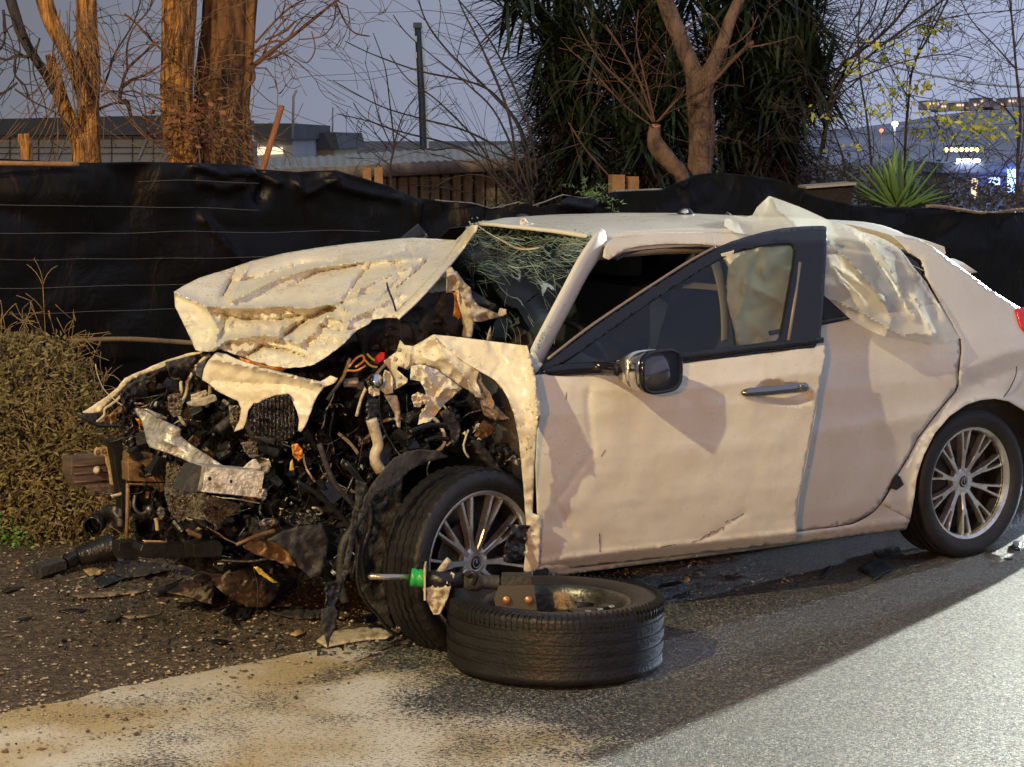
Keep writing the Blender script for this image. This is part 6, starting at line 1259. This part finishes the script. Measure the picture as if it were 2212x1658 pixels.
mk("duct", B().lathe([(.030, .05), (.036, .05), (.036, -.08), (.030, -.08)], onv(*Y8([(215, 300)])[0], 1.10), (-CV * .8 - CU * .6), 24).lathe([(1e-3, -.05), (.031, -.05)], onv(*Y8([(215, 300)])[0], 1.10), (-CV * .8 - CU * .6), 24).vf(), "gloss_black", wreck)
hose("duct_bend", Y8([(230, 290), (290, 240), (340, 210), (390, 250), (400, 330)]), [1.14, 1.12, 1.08, 1.05, 1.04], .028, blk, n=12)
plate("headlamp_glass", Y8([(310, 180), (360, 170), (400, 190), (415, 250), (385, 260), (350, 210)]), vsurf(1.0, .01, 12, 3), "steel", spacing=4)
plate("pale_flap", Y8([(320, 90), (400, 68), (412, 88), (340, 108)]), vsurf(1.02, .01, 8, 3), "hose_tan", spacing=4)
plate("tow_plate", Y8([(150, 20), (360, 10), (370, 70), (300, 100), (160, 90)]), vsurf(1.14, .02, 14, 3), "brown_box", spacing=5, thick=.01)
mk("lower_post", B().tube([onv(*Y8([(450, 0)])[0], 1.0), onv(*Y8([(447, 250)])[0], 1.0), onv(*Y8([(440, 420)])[0], .98)], .008, 6).vf(), "rust_bracket", wreck)
hose("brake_line", Y8([(505, 90), (495, 160), (520, 210), (560, 225), (600, 200)]), .90, .006, "steel")
mk("sensor", B().lathe([(1e-3, .02), (.012, .018), (.016, 0), (1e-3, -.01)], onv(*Y8([(615, 190)])[0], .86), (-CV - CU), 12).vf(), "steel", wreck)
hose("copper_pipe", Y8([(890, 340), (930, 370), (985, 395)]), .62, .009, "rust_bracket"); hose("copper_pipe", Y8([(655, 260), (665, 300), (668, 350)]), .80, .007, "tan_primer")
plate("yellow_strap", Y8([(1380, 620), (1410, 615), (1500, 690), (1560, 735), (1520, 735), (1420, 670)]), vsurf(.34, .01, 10, 2), "yellow_plastic", spacing=4)
# broken wiring and hoses hanging through the bay
wires = B(); wires2 = B(); junk = B(); junk2 = B(); junk3 = B(); junk4 = B()
bay = [(290, 850), (400, 800), (520, 850), (640, 870), (740, 830), (820, 770), (900, 800), (1000, 900), (1100, 940), (1120, 1010), (960, 990), (860, 1020), (800, 1090), (770, 1200), (720, 1290), (560, 1230), (420, 1225), (330, 1180), (290, 1020)]
def rp():
    while True:
        x, y = random.uniform(280, 1130), random.uniform(780, 1290)
        if inside(x, y, bay): return x, y
for i in range(120):
    x, y = rp(); v = bayv(x, y) + random.uniform(-.02, .10); p = onv(x, y, v); d = Vector((random.gauss(0, 1), random.gauss(0, .4), random.gauss(0, 1))).normalized(); pts = [p]; k = Vector((random.gauss(0, .4), random.gauss(0, .2), random.gauss(0, .4)))
    for q in range(random.randint(6, 14)): d = (d + k * .5 + Vector((random.gauss(0, .2), random.gauss(0, .1), random.gauss(0, .2)))).normalized(); p = p + d * .022; pts.append(p.copy())
    (wires if random.random() < .75 else wires2).tube(pts, random.choice((.0018, .0025, .004, .007)), 6)
for i in range(620):
    x, y = rp(); v = bayv(x, y) + random.uniform(-.03, .12); c = onv(x, y, v)
    a = Vector((random.gauss(0, 1), random.gauss(0, 1), random.gauss(0, 1))).normalized(); b_ = a.orthogonal().normalized(); c_ = a.cross(b_); s_ = random.choice((.008, .012, .016, .022, .034))
    k = random.random(); bb = junk if k < .72 else (junk2 if k < .90 else (junk3 if k < .95 else junk4))
    t_ = random.random()
    if t_ < .35: bb.box(c, a * s_, b_ * s_ * random.uniform(.3, .9), c_ * s_ * random.uniform(.1, .6))
    elif t_ < .75:
        n = random.randint(4, 6); pts = [c + (a * math.cos(q * 6.283 / n) * random.uniform(.5, 1.4) + b_ * math.sin(q * 6.283 / n) * random.uniform(.4, 1.2)) * s_ + c_ * random.uniform(-.4, .4) * s_ for q in range(n)]
        bb.add(pts + [p + c_ * .003 for p in pts], [tuple(range(n)), tuple(range(2 * n - 1, n - 1, -1))] + [(q, (q + 1) % n, (q + 1) % n + n, q + n) for q in range(n)])
    else: bb.lathe([(1e-4, s_), (s_ * .5, s_), (s_ * .55, s_ * .8), (s_ * .4, -s_ * .5), (1e-4, -s_ * .6)], c, a, 10)
for b_, m_ in ((junk, blk), (junk2, "dark_steel"), (junk3, "rust_bracket"), (junk4, "aluminium")): tag(mk("crushed_parts", b_.vf(), m_, wreck, smooth=False), kind="stuff")
tag(mk("wiring", wires.vf(), blk, wreck), kind="stuff"); tag(mk("wiring", wires2.vf(), "hose_tan", wreck), kind="stuff")
for pts, v, m_, r in (([(745, 1000), (790, 1060), (800, 1130), (780, 1200), (790, 1260)], .10, blk, .012), ([(690, 960), (720, 1040), (770, 1100), (800, 1160)], .14, "dull_plastic", .010), ([(640, 1040), (700, 1080), (770, 1160), (760, 1250)], .18, blk, .008), ([(800, 1080), (770, 1130), (740, 1180), (735, 1260), (745, 1300)], .06, "dull_plastic", .014), ([(880, 760), (840, 780), (790, 840), (770, 900)], .3, "hose_tan", .006), ([(300, 900), (340, 880), (370, 930), (380, 980)], 1.0, blk, .008), ([(318, 905), (330, 870), (370, 845)], 1.05, blk, .006), ([(560, 940), (600, 900), (650, 920), (690, 980)], .5, blk, .016), ([(470, 930), (520, 900), (560, 960), (600, 980)], .6, "dull_plastic", .018)):
    hose("hose", pts, v, r, m_)
for q, m_ in (((1485, 955), "red_plastic"),): mk("connector", B().box(onv(*Z4([q])[0], .26), CU * .014 + Vector((0, 0, .008)), CV * .01, Vector((0, 0, .011))).vf(), m_, wreck, smooth=False)
for pts, m_ in (([(1300, 1010), (1340, 960), (1380, 940), (1390, 970), (1340, 1010)], "orange_plastic"), ([(1410, 930), (1440, 960), (1480, 980)], "yellow_plastic"), ([(1390, 960), (1430, 1000), (1470, 1010)], "yellow_plastic"), ([(1290, 1030), (1350, 1030), (1400, 1000)], "orange_plastic")): hose("cable", Z4(pts), .27, .004, m_)
# ================================================================== SHEET, LOOSE WHEEL, DEBRIS
CL = Y1([(520, 85, .55), (740, 170, .50), (960, 270, .40), (1080, 300, .24), (1390, 440, .12), (1560, 650, .02), (1700, 900, -.05), (1785, 1030, -.075), (1440, 1040, -.095), (1170, 970, -.08), (1060, 900, -.06), (890, 750, .0), (900, 400, .11), (410, 210, .50), (225, 235, .40), (225, 300, .16), (600, 330, .14), (1250, 700, -.05), (1480, 880, -.07), (700, 250, .28), (1130, 420, .04)])
cfold = [(Y1([(900, 380), (1060, 520), (1270, 760)]), -.05, 7), (Y1([(1050, 300), (1160, 410), (1300, 620), (1420, 790)]), .05, 10), (Y1([(1150, 330), (1300, 520), (1400, 760), (1490, 890)]), -.05, 8), (Y1([(910, 360), (1050, 390), (1160, 405), (1150, 330)]), -.03, 5), (Y1([(960, 270), (1200, 360), (1390, 460), (1520, 640), (1620, 780)]), -.03, 8), (Y1([(520, 85), (560, 180), (700, 280)]), -.05, 7), (Y1([(520, 85), (480, 200), (410, 300)]), .04, 10), (Y1([(1270, 760), (1330, 900), (1290, 1010)]), -.04, 10), (Y1([(890, 750), (1100, 840), (1400, 1010), (1590, 990)]), -.05, 9), (Y1([(1480, 740), (1560, 900), (1600, 1000)]), -.04, 6), (Y1([(1530, 640), (1600, 760), (1640, 900)]), .04, 8), (Y1([(900, 480), (1000, 650), (1130, 860)]), .03, 12), (Y1([(230, 250), (300, 230), (320, 290)]), -.03, 4)]
clo = Y1([(520, 85), (600, 112), (740, 165), (850, 215), (960, 268), (1080, 298), (1130, 322), (1220, 345), (1300, 380), (1390, 438), (1440, 500), (1480, 560), (1560, 655), (1620, 760), (1660, 830), (1700, 900), (1787, 1030), (1720, 1052), (1600, 1062), (1440, 1042), (1290, 1020), (1170, 970), (1060, 902), (960, 812), (880, 740), (860, 640), (820, 480), (800, 420), (620, 380), (420, 345), (300, 330), (222, 285), (228, 235), (290, 215), (360, 228), (410, 212), (440, 160)])
o = sheet("plastic_sheet", clo, vsurf(CL, .006, 30, 21, cfold), "sheet_cloth", None, 6, 0, jit=.25, org=onv(1830, 640, .1), auto=60)
tag(o, "thin white sheet peaked over the roof and hanging across the rear door window", "sheet")

# loose wheel torn off with its strut, lying on the road
near = gnd(1200, 1496); LR = .364; LW = .235
lc = gnd(1199, 1410); cY = near.y + LR - .01; lcx = atY(1199, 1400, cY).x
LC = Vector((lcx, cY, .002 + LW / 2)); lax = Vector((.015, .03, 1)).normalized()
lw = root("loose_wheel", Vector((LC.x, LC.y, 0)), "torn off wheel with worn tyre lying flat on the road, its strut still attached", "wheel")
mk("tyre", tyre_vf(LC, lax, Vector((0, 1, 0)), LR, .245, LW, n=160, block=0, grooves=4), "tread_rubber", lw, auto=50)
# shoulder sipes cut only on the upper edge
def sipes():
    bb = B(); e1 = Vector((1, 0, 0)); e2 = lax.cross(e1).normalized()
    for k in range(110):
        an = k * 6.2832 / 110 + random.gauss(0, .006); d = e1 * math.cos(an) + e2 * math.sin(an); s_ = -e1 * math.sin(an) + e2 * math.cos(an); c = LC + d * (LR - .0125) + lax * (LW * .41)
        bb.box(c, s_ * .0016, d * .010 - lax * .004, lax * .022 - d * .002)
    return bb
mk("sipes", sipes().vf(), mat("sipe_black", (.004, .004, .004), .9), lw, smooth=False)
mk("rim", B().lathe([(.250, LW * .36), (.256, LW * .40), (.250, LW * .43), (.238, LW * .40), (.230, LW * .30), (.222, LW * .0), (.215, -LW * .25), (.10, -LW * .30), (1e-3, -LW * .30)], LC, lax, 72).vf(), mat("worn_barrel", (.15, .145, .135), .35, .8, col2=(.03, .028, .025), vscale=7, bump=.2), lw)
up_ = lax
def lp(x, y, dz=0.): return LC + Vector((x, y, LW / 2 + dz))
mk("brake_disc", B().lathe([(.05, -.02), (.150, -.02), (.155, -.03), (.155, -.045), (.05, -.045)], LC, lax, 48).vf(), "steel", lw)
mk("hub", B().lathe([(1e-3, .05), (.03, .05), (.045, .03), (.06, .0), (.065, -.03), (1e-3, -.06)], LC + Vector((.02, .02, 0)), lax, 24).vf(), "dark_steel", lw)
cal = B(); cc = lp(.10, -.16, -.045); cal.box(cc, (.05, .02, 0), (-.012, .03, 0), (0, 0, .03)); cal.box(cc + Vector((.06, .02, .02)), (.02, .01, 0), (-.006, .018, 0), (0, 0, .018)); mk("caliper", cal.vf(), "dark_steel", lw, smooth=False)
for dx, dy in ((.02, -.02), (.06, .01), (.10, .05)): mk("bolt", B().disc(cc + Vector((dx - .02, dy - .035, .03)), (0, 0, 1), .012, .01, 8).vf(), "chrome", lw)
for k in range(7):
    c = lp(random.uniform(.02, .16), random.uniform(-.17, -.08), random.uniform(-.06, -.02)); mk("brake_fragment", B().disc(c, (random.gauss(0, .5), random.gauss(-.5, .5), 1), random.uniform(.010, .02), .015, 9).vf(), random.choice(("steel", "copper_bolt", "dark_steel")), lw)
# weights on the barrel
mk("balance_weight", B().box(LC + Vector((.11, .195, .035)), (.03, -.014, 0), (.002, .004, 0), (0, 0, .010)).vf(), "chrome", lw, smooth=False)
# strut: read from the plate at the wheel's own distance
YS = LC.y - .06
def sp2(x, y, dY=0.): return atY(*Z7([(x, y)])[0], YS + dY)
mk("strut_rod", B().tube([sp2(308, 668, -.02), sp2(330, 664, -.02), sp2(400, 666, -.015), sp2(575, 668, 0)], [.004, .0105, .0105, .0105], 14).vf(), "rod_steel", lw)
def ringed(a, c, prof, n=28): ax = (c - a); L = ax.length; return B().lathe([(r, f_ * L) for f_, r in prof], a, ax, n)
mk("bump_stop", ringed(sp2(568, 668), sp2(660, 678), [(0, .012), (0, .028), (.12, .031), (.3, .030), (.42, .027), (.55, .030), (.9, .031), (1, .028), (1, .01)]).vf(), "green_plastic", lw)
plate_c = sp2(655, 690)
mk("spring_seat", B().box(plate_c, Vector((.003, 0, 0)), Vector((0, .05, 0)), Vector((0, 0, .055))).vf(), "hose_tan", lw, smooth=False)
mk("strut_tube", ringed(sp2(660, 680), sp2(910, 690), [(0, .020), (.01, .029), (.55, .029), (.57, .026), (1, .026), (1, .01)]).vf(), blk, lw)
mk("strut_clamp", ringed(sp2(890, 690), sp2(1100, 700), [(0, .01), (0, .032), (.4, .034), (.5, .024), (1, .024)]).vf(), "dull_plastic", lw)
mk("clamp_lug", B().tube(smooth_poly([sp2(905, 660, -.03), sp2(940, 640, -.04), sp2(960, 670, -.04), sp2(945, 710, -.03)], 4, False), .008, 8).vf(), "dark_steel", lw)
kn = B(); a, c = sp2(1115, 650, -.02), sp2(1295, 720, -.02); kn.box((a + c) / 2, Vector(((c.x - a.x) / 2, 0, 0)), Vector((0, .03, 0)), Vector((0, 0, (a.z - c.z) / 2))); mk("knuckle_clevis", kn.vf(), "dull_plastic", lw, smooth=False)
f_ = [sp2(1100, 720, -.04), sp2(1310, 715, -.04), sp2(1330, 880, -.06), sp2(1090, 880, -.06), sp2(1070, 800, -.05)]
solid(mk("knuckle_plate", (f_, [tuple(range(5))]), mat("cast_black", (.012, .012, .012), .5), lw, smooth=False), .03)
for x in (1145, 1278): mk("knuckle_bolt", B().disc(sp2(x, 805, -.085), (0, -1, .15), .0135, .012, 14).vf(), "copper_bolt", lw)
mk("drop_arm", B().tube(smooth_poly([sp2(800, 560, .02), sp2(760, 610, .0), sp2(740, 640, 0)], 3, False), .012, 6, flat=(0, 1, 0)).vf(), "hose_tan", lw)
fp2 = [(640, 740), (700, 720), (780, 715), (810, 640), (830, 650), (800, 760), (770, 840), (740, 890), (705, 892), (680, 840), (655, 790)]
rv, tf = cut(Z7(fp2), 5); solid(mk("spring_pan", ([atY(p.x, p.y, YS - .02 + .03 * crum(p.x, p.y, 14, 3)) for p in rv], tf), "hose_tan", lw), .003)
# black flap in front of the fitted wheel
plate("torn_flap", Z7([(1115, 352), (1180, 350), (1292, 355), (1268, 400), (1255, 480), (1240, 560), (1200, 580), (1130, 575), (1128, 500), (1160, 420), (1180, 370)]), vsurf(-.06, .02, 20, 2), blk, spacing=5, thick=.003)

# ------------------------------------------------------------------ debris on the ground
def shard(name, pts, label, cat, m_, z=.004, th=.006, amp=.012, group=None, lift=None, sp_=5, kind=None):
    """flat torn piece lying on the ground, outline read on the plate"""
    rv, tf = cut(pts, sp_); cx = sum(p[0] for p in pts) / len(pts); cy = sum(p[1] for p in pts) / len(pts); og = gnd(cx, cy)
    def f(x, y):
        q = gnd(x, y); zz_ = max(0, z + dirt_base(q) + amp * abs(noise.noise(Vector((x / 18, y / 18, cx)))) + (lift(x, y) if lift else 0)); return gnd(x, y, zz_)
    o = mk(name, ([f(p.x, p.y) for p in rv], tf), m_, None, True, og, 40); solid(o, th, 1)
    return tag(o, label, cat, group)
def dirt_base(q): return max(0., dirt_z(q.x, q.y))
GR = "plastic shards on the road by the rear wheel"
shard("plastic_shard", Y3([(375, 1415), (440, 1410), (580, 1385), (590, 1420), (612, 1450), (540, 1460), (470, 1475), (395, 1455)]), "black strip shaped plastic shard on the road before the rear wheel", "fragment", "blue_black_plastic", group=GR)
shard("plastic_shard", Y3([(255, 1555), (320, 1520), (390, 1472), (450, 1490), (500, 1540), (520, 1560), (440, 1600), (390, 1640), (330, 1590)]), "black diamond shaped plastic shard on the road before the rear wheel", "fragment", "blue_black_plastic", group=GR)
shard("plastic_shard", Y3([(1445, 1355), (1510, 1352), (1498, 1412), (1440, 1405)]), "small square black chip on the road beyond the rear wheel", "fragment", "blue_black_plastic", group=GR, th=.012)
shard("plastic_shard", Y3([(1375, 1475), (1410, 1468), (1445, 1478), (1400, 1486)]), "tiny black sliver on the road beside the rear tyre", "fragment", "blue_black_plastic", group=GR)
shard("plastic_shard", Y3([(0, 1560), (40, 1530), (60, 1535), (20, 1600), (-20, 1620)]), "narrow dark splinter on the road under the rear door", "fragment", "blue_black_plastic", group=GR)
shard("metal_washer", Y2([(1108, 1490), (1118, 1478), (1138, 1478), (1145, 1488), (1138, 1500), (1115, 1500)]), "little amber plastic clip on the road under the sill", "fragment", "orange_plastic", sp_=3)
for i, (x, y) in enumerate(((1095, 1402), (1215, 1426), (1440, 1470), (1655, 1424), (1230, 1470))):
    q = gnd(*Y2([(x, y)])[0]); bb = B(); pebble(bb, q + Vector((0, 0, .004)), .009, .7); tag(mk("glass_crumb", bb.vf(), "steel", org=q, smooth=False), "shiny crumb of broken glass on the road under the sill", "glass crumb", "glass crumbs under the sill")
# debris on the dirt
tray = shard("undertray", Y8([(740, 810), (880, 715), (960, 640), (1040, 575), (1100, 560), (1250, 580), (1400, 620), (1480, 680), (1580, 740), (1540, 830), (1480, 905), (1400, 915), (1330, 910), (1240, 860), (1140, 800), (1085, 740), (1070, 890), (1000, 880), (900, 840), (800, 820)]), "brown plastic engine undertray bent over the dirt under the wreck's nose", "undertray", "brown_tray", th=.003, amp=.02, lift=lambda x, y: .16 * max(0, 1 - ((x - 520) / 110) ** 2) * sm(1330, 1240, y))
ld = gnd(*Y8([(1360, 835)])[0], .06)
mk("moulded_ring", B().lathe([(.016, .002), (.020, .005), (.024, .002)], ld + Vector((0, -.02, .03)), Vector((0, -.75, .65)), 26).tube([ld + Vector((-.015, -.028, .025)), ld + Vector((.015, -.028, .035))], .003, 5).vf(), "brown_tray", tray)
shard("pale_rag", Y8([(900, 700), (960, 670), (1040, 690), (1075, 740), (1070, 890), (1050, 880), (1000, 760), (930, 720)]), "crumpled grey insulation scrap hanging from the brown undertray", "scrap", "fin_foil", amp=.05, lift=lambda x, y: .10)
b0 = Y4([(215, 450), (250, 420), (330, 390), (380, 380), (400, 440), (330, 480), (270, 530), (230, 520)])
conn = root("plastic_duct", gnd(*Y4([(300, 480)])[0]), "ribbed black intake duct lying on the dirt at the wreck's far corner", "duct")
p0, p1, p2, p3 = [gnd(*Y4([q])[0], zz_) for q, zz_ in (((225, 480), .035), ((390, 430), .045), ((470, 390), .06), ((680, 330), .09))]
fl = (p3 - p0).normalized()
mk("duct_mouth", ringed(p0, p1, [(0, .005), (0, .034), (.1, .036), (.9, .032), (1, .01)], 6).vf(), "dull_plastic", conn, smooth=False)
mk("duct_neck", ringed(p1, p2, [(0, .028), (.5, .034), (1, .03)], 8).vf(), blk, conn)
bb = B(); L_ = (p3 - p2).length
bb.lathe([(.034 + .022 * k / 22 + (.008 if k % 2 else 0), L_ * k / 22) for k in range(23)], p2, p3 - p2, 18); mk("ribbed_body", bb.vf(), blk, conn)
G2 = "torn plastic pieces on the dirt"
pieces = [(Y4([(570, 530), (640, 500), (760, 480), (780, 510), (700, 540), (620, 575)]), "bluish black bumper shard on the dirt beside the ribbed duct", "blue_black_plastic", .02), (Y4([(680, 450), (800, 420), (960, 430), (1030, 470), (900, 500), (780, 520), (700, 500)]), "wide dark plastic tray piece under the wreck's front corner", "dull_plastic", .03), (Y4([(-20, 590), (60, 575), (150, 570), (120, 585), (40, 605)]), "thin black strip on bare dirt at the shrub's foot", blk, .006), (Y4([(430, 625), (600, 605), (800, 590), (900, 585), (860, 605), (640, 632), (500, 640)]), "long thin dark trim strip across the dirt before the undertray", "brown_tray", .006), (Y4([(340, 720), (450, 705), (530, 712), (470, 730)]), "short dark plastic sliver on the littered dirt", blk, .006), (Y4([(600, 765), (660, 740), (720, 730), (735, 752), (680, 778), (630, 780)]), "pale grey torn plastic chip on the littered dirt", "steel", .012), (Y4([(740, 750), (820, 740), (980, 732), (900, 752), (780, 764)]), "thin brown stick like trim sliver beside the pale chip", "brown_tray", .008), (Y4([(1340, 730), (1390, 690), (1480, 680), (1530, 700), (1500, 760), (1420, 775)]), "black ribbed fan shard on the dirt by the undertray", blk, .02), (Y4([(1590, 710), (1700, 700), (1850, 705), (1950, 710), (1930, 760), (1800, 765), (1680, 745)]), "flat black undershield piece near the front wheel", "dull_plastic", .02), (Y4([(1750, 860), (1800, 830), (1850, 840), (1830, 855), (1780, 870)]), "small pale bent metal scrap near the front wheel", "tan_primer", .012), (Y4([(1240, 895), (1320, 890), (1400, 905), (1330, 915)]), "dark flat sliver at the edge of the dirt", blk, .004), (Y4([(1930, 700), (1980, 660), (2040, 690), (2010, 820), (1985, 935), (1965, 850), (1940, 800)]), "long pointed black trim spike hanging down beside the front tyre", "dull_plastic", .02), (Y4([(100, 770), (200, 750), (190, 762), (110, 785)]), "slim dark twig like strip on the dirt between chips and shrub", blk, .004), (Y4([(500, 470), (560, 455), (640, 470), (600, 500), (540, 505)]), "tan broken plate beside the ribbed duct", "tan_primer", .015), (Y4([(1060, 665), (1180, 680), (1320, 700), (1250, 715), (1120, 690)]), "narrow dark blade of plastic before the undertray", blk, .008), (Y4([(900, 600), (1010, 560), (1110, 520), (1020, 600), (940, 625)]), "thin curved spring wire guard reaching toward the undertray", "dull_plastic", .01)]
for pts, lb, m_, am in pieces: shard("plastic_piece", pts, lb, "fragment", m_, amp=am, group=G2, th=.004)
# scuffed plate lying at the road edge under the front tyre
shard("metal_strip", Z7([(0, 1060), (60, 1010), (180, 990), (340, 972), (400, 985), (440, 1010), (470, 1020), (420, 1045), (300, 1050), (150, 1075), (60, 1095)]), "pale sand coated trim strip lying flat before the front tyre", "fragment", "hose_tan", th=.006, amp=.01)
# crumbs nobody could count
cr_ = B()
for i in range(900):
    x = random.uniform(120, 900); y = random.uniform(1200, 1420); q = gnd(x, y); d_ = (q - E0).dot(EN)
    if d_ < -.15: continue
    c = Vector((q.x, q.y, dirt_base(q) + .006)); s_ = random.choice((.005, .007, .01, .016)); a = Vector((random.gauss(0, 1), random.gauss(0, 1), random.gauss(0, .5))).normalized(); e_ = a.orthogonal() * s_ * .5
    cr_.add([c - a * s_, c + e_, c + a * s_, c - e_], [(0, 1, 2, 3)])
tag(mk("debris_crumbs", cr_.vf(), "dull_plastic", smooth=False), "tiny black plastic crumbs littering the dirt under the wreck", "debris", kind="stuff")
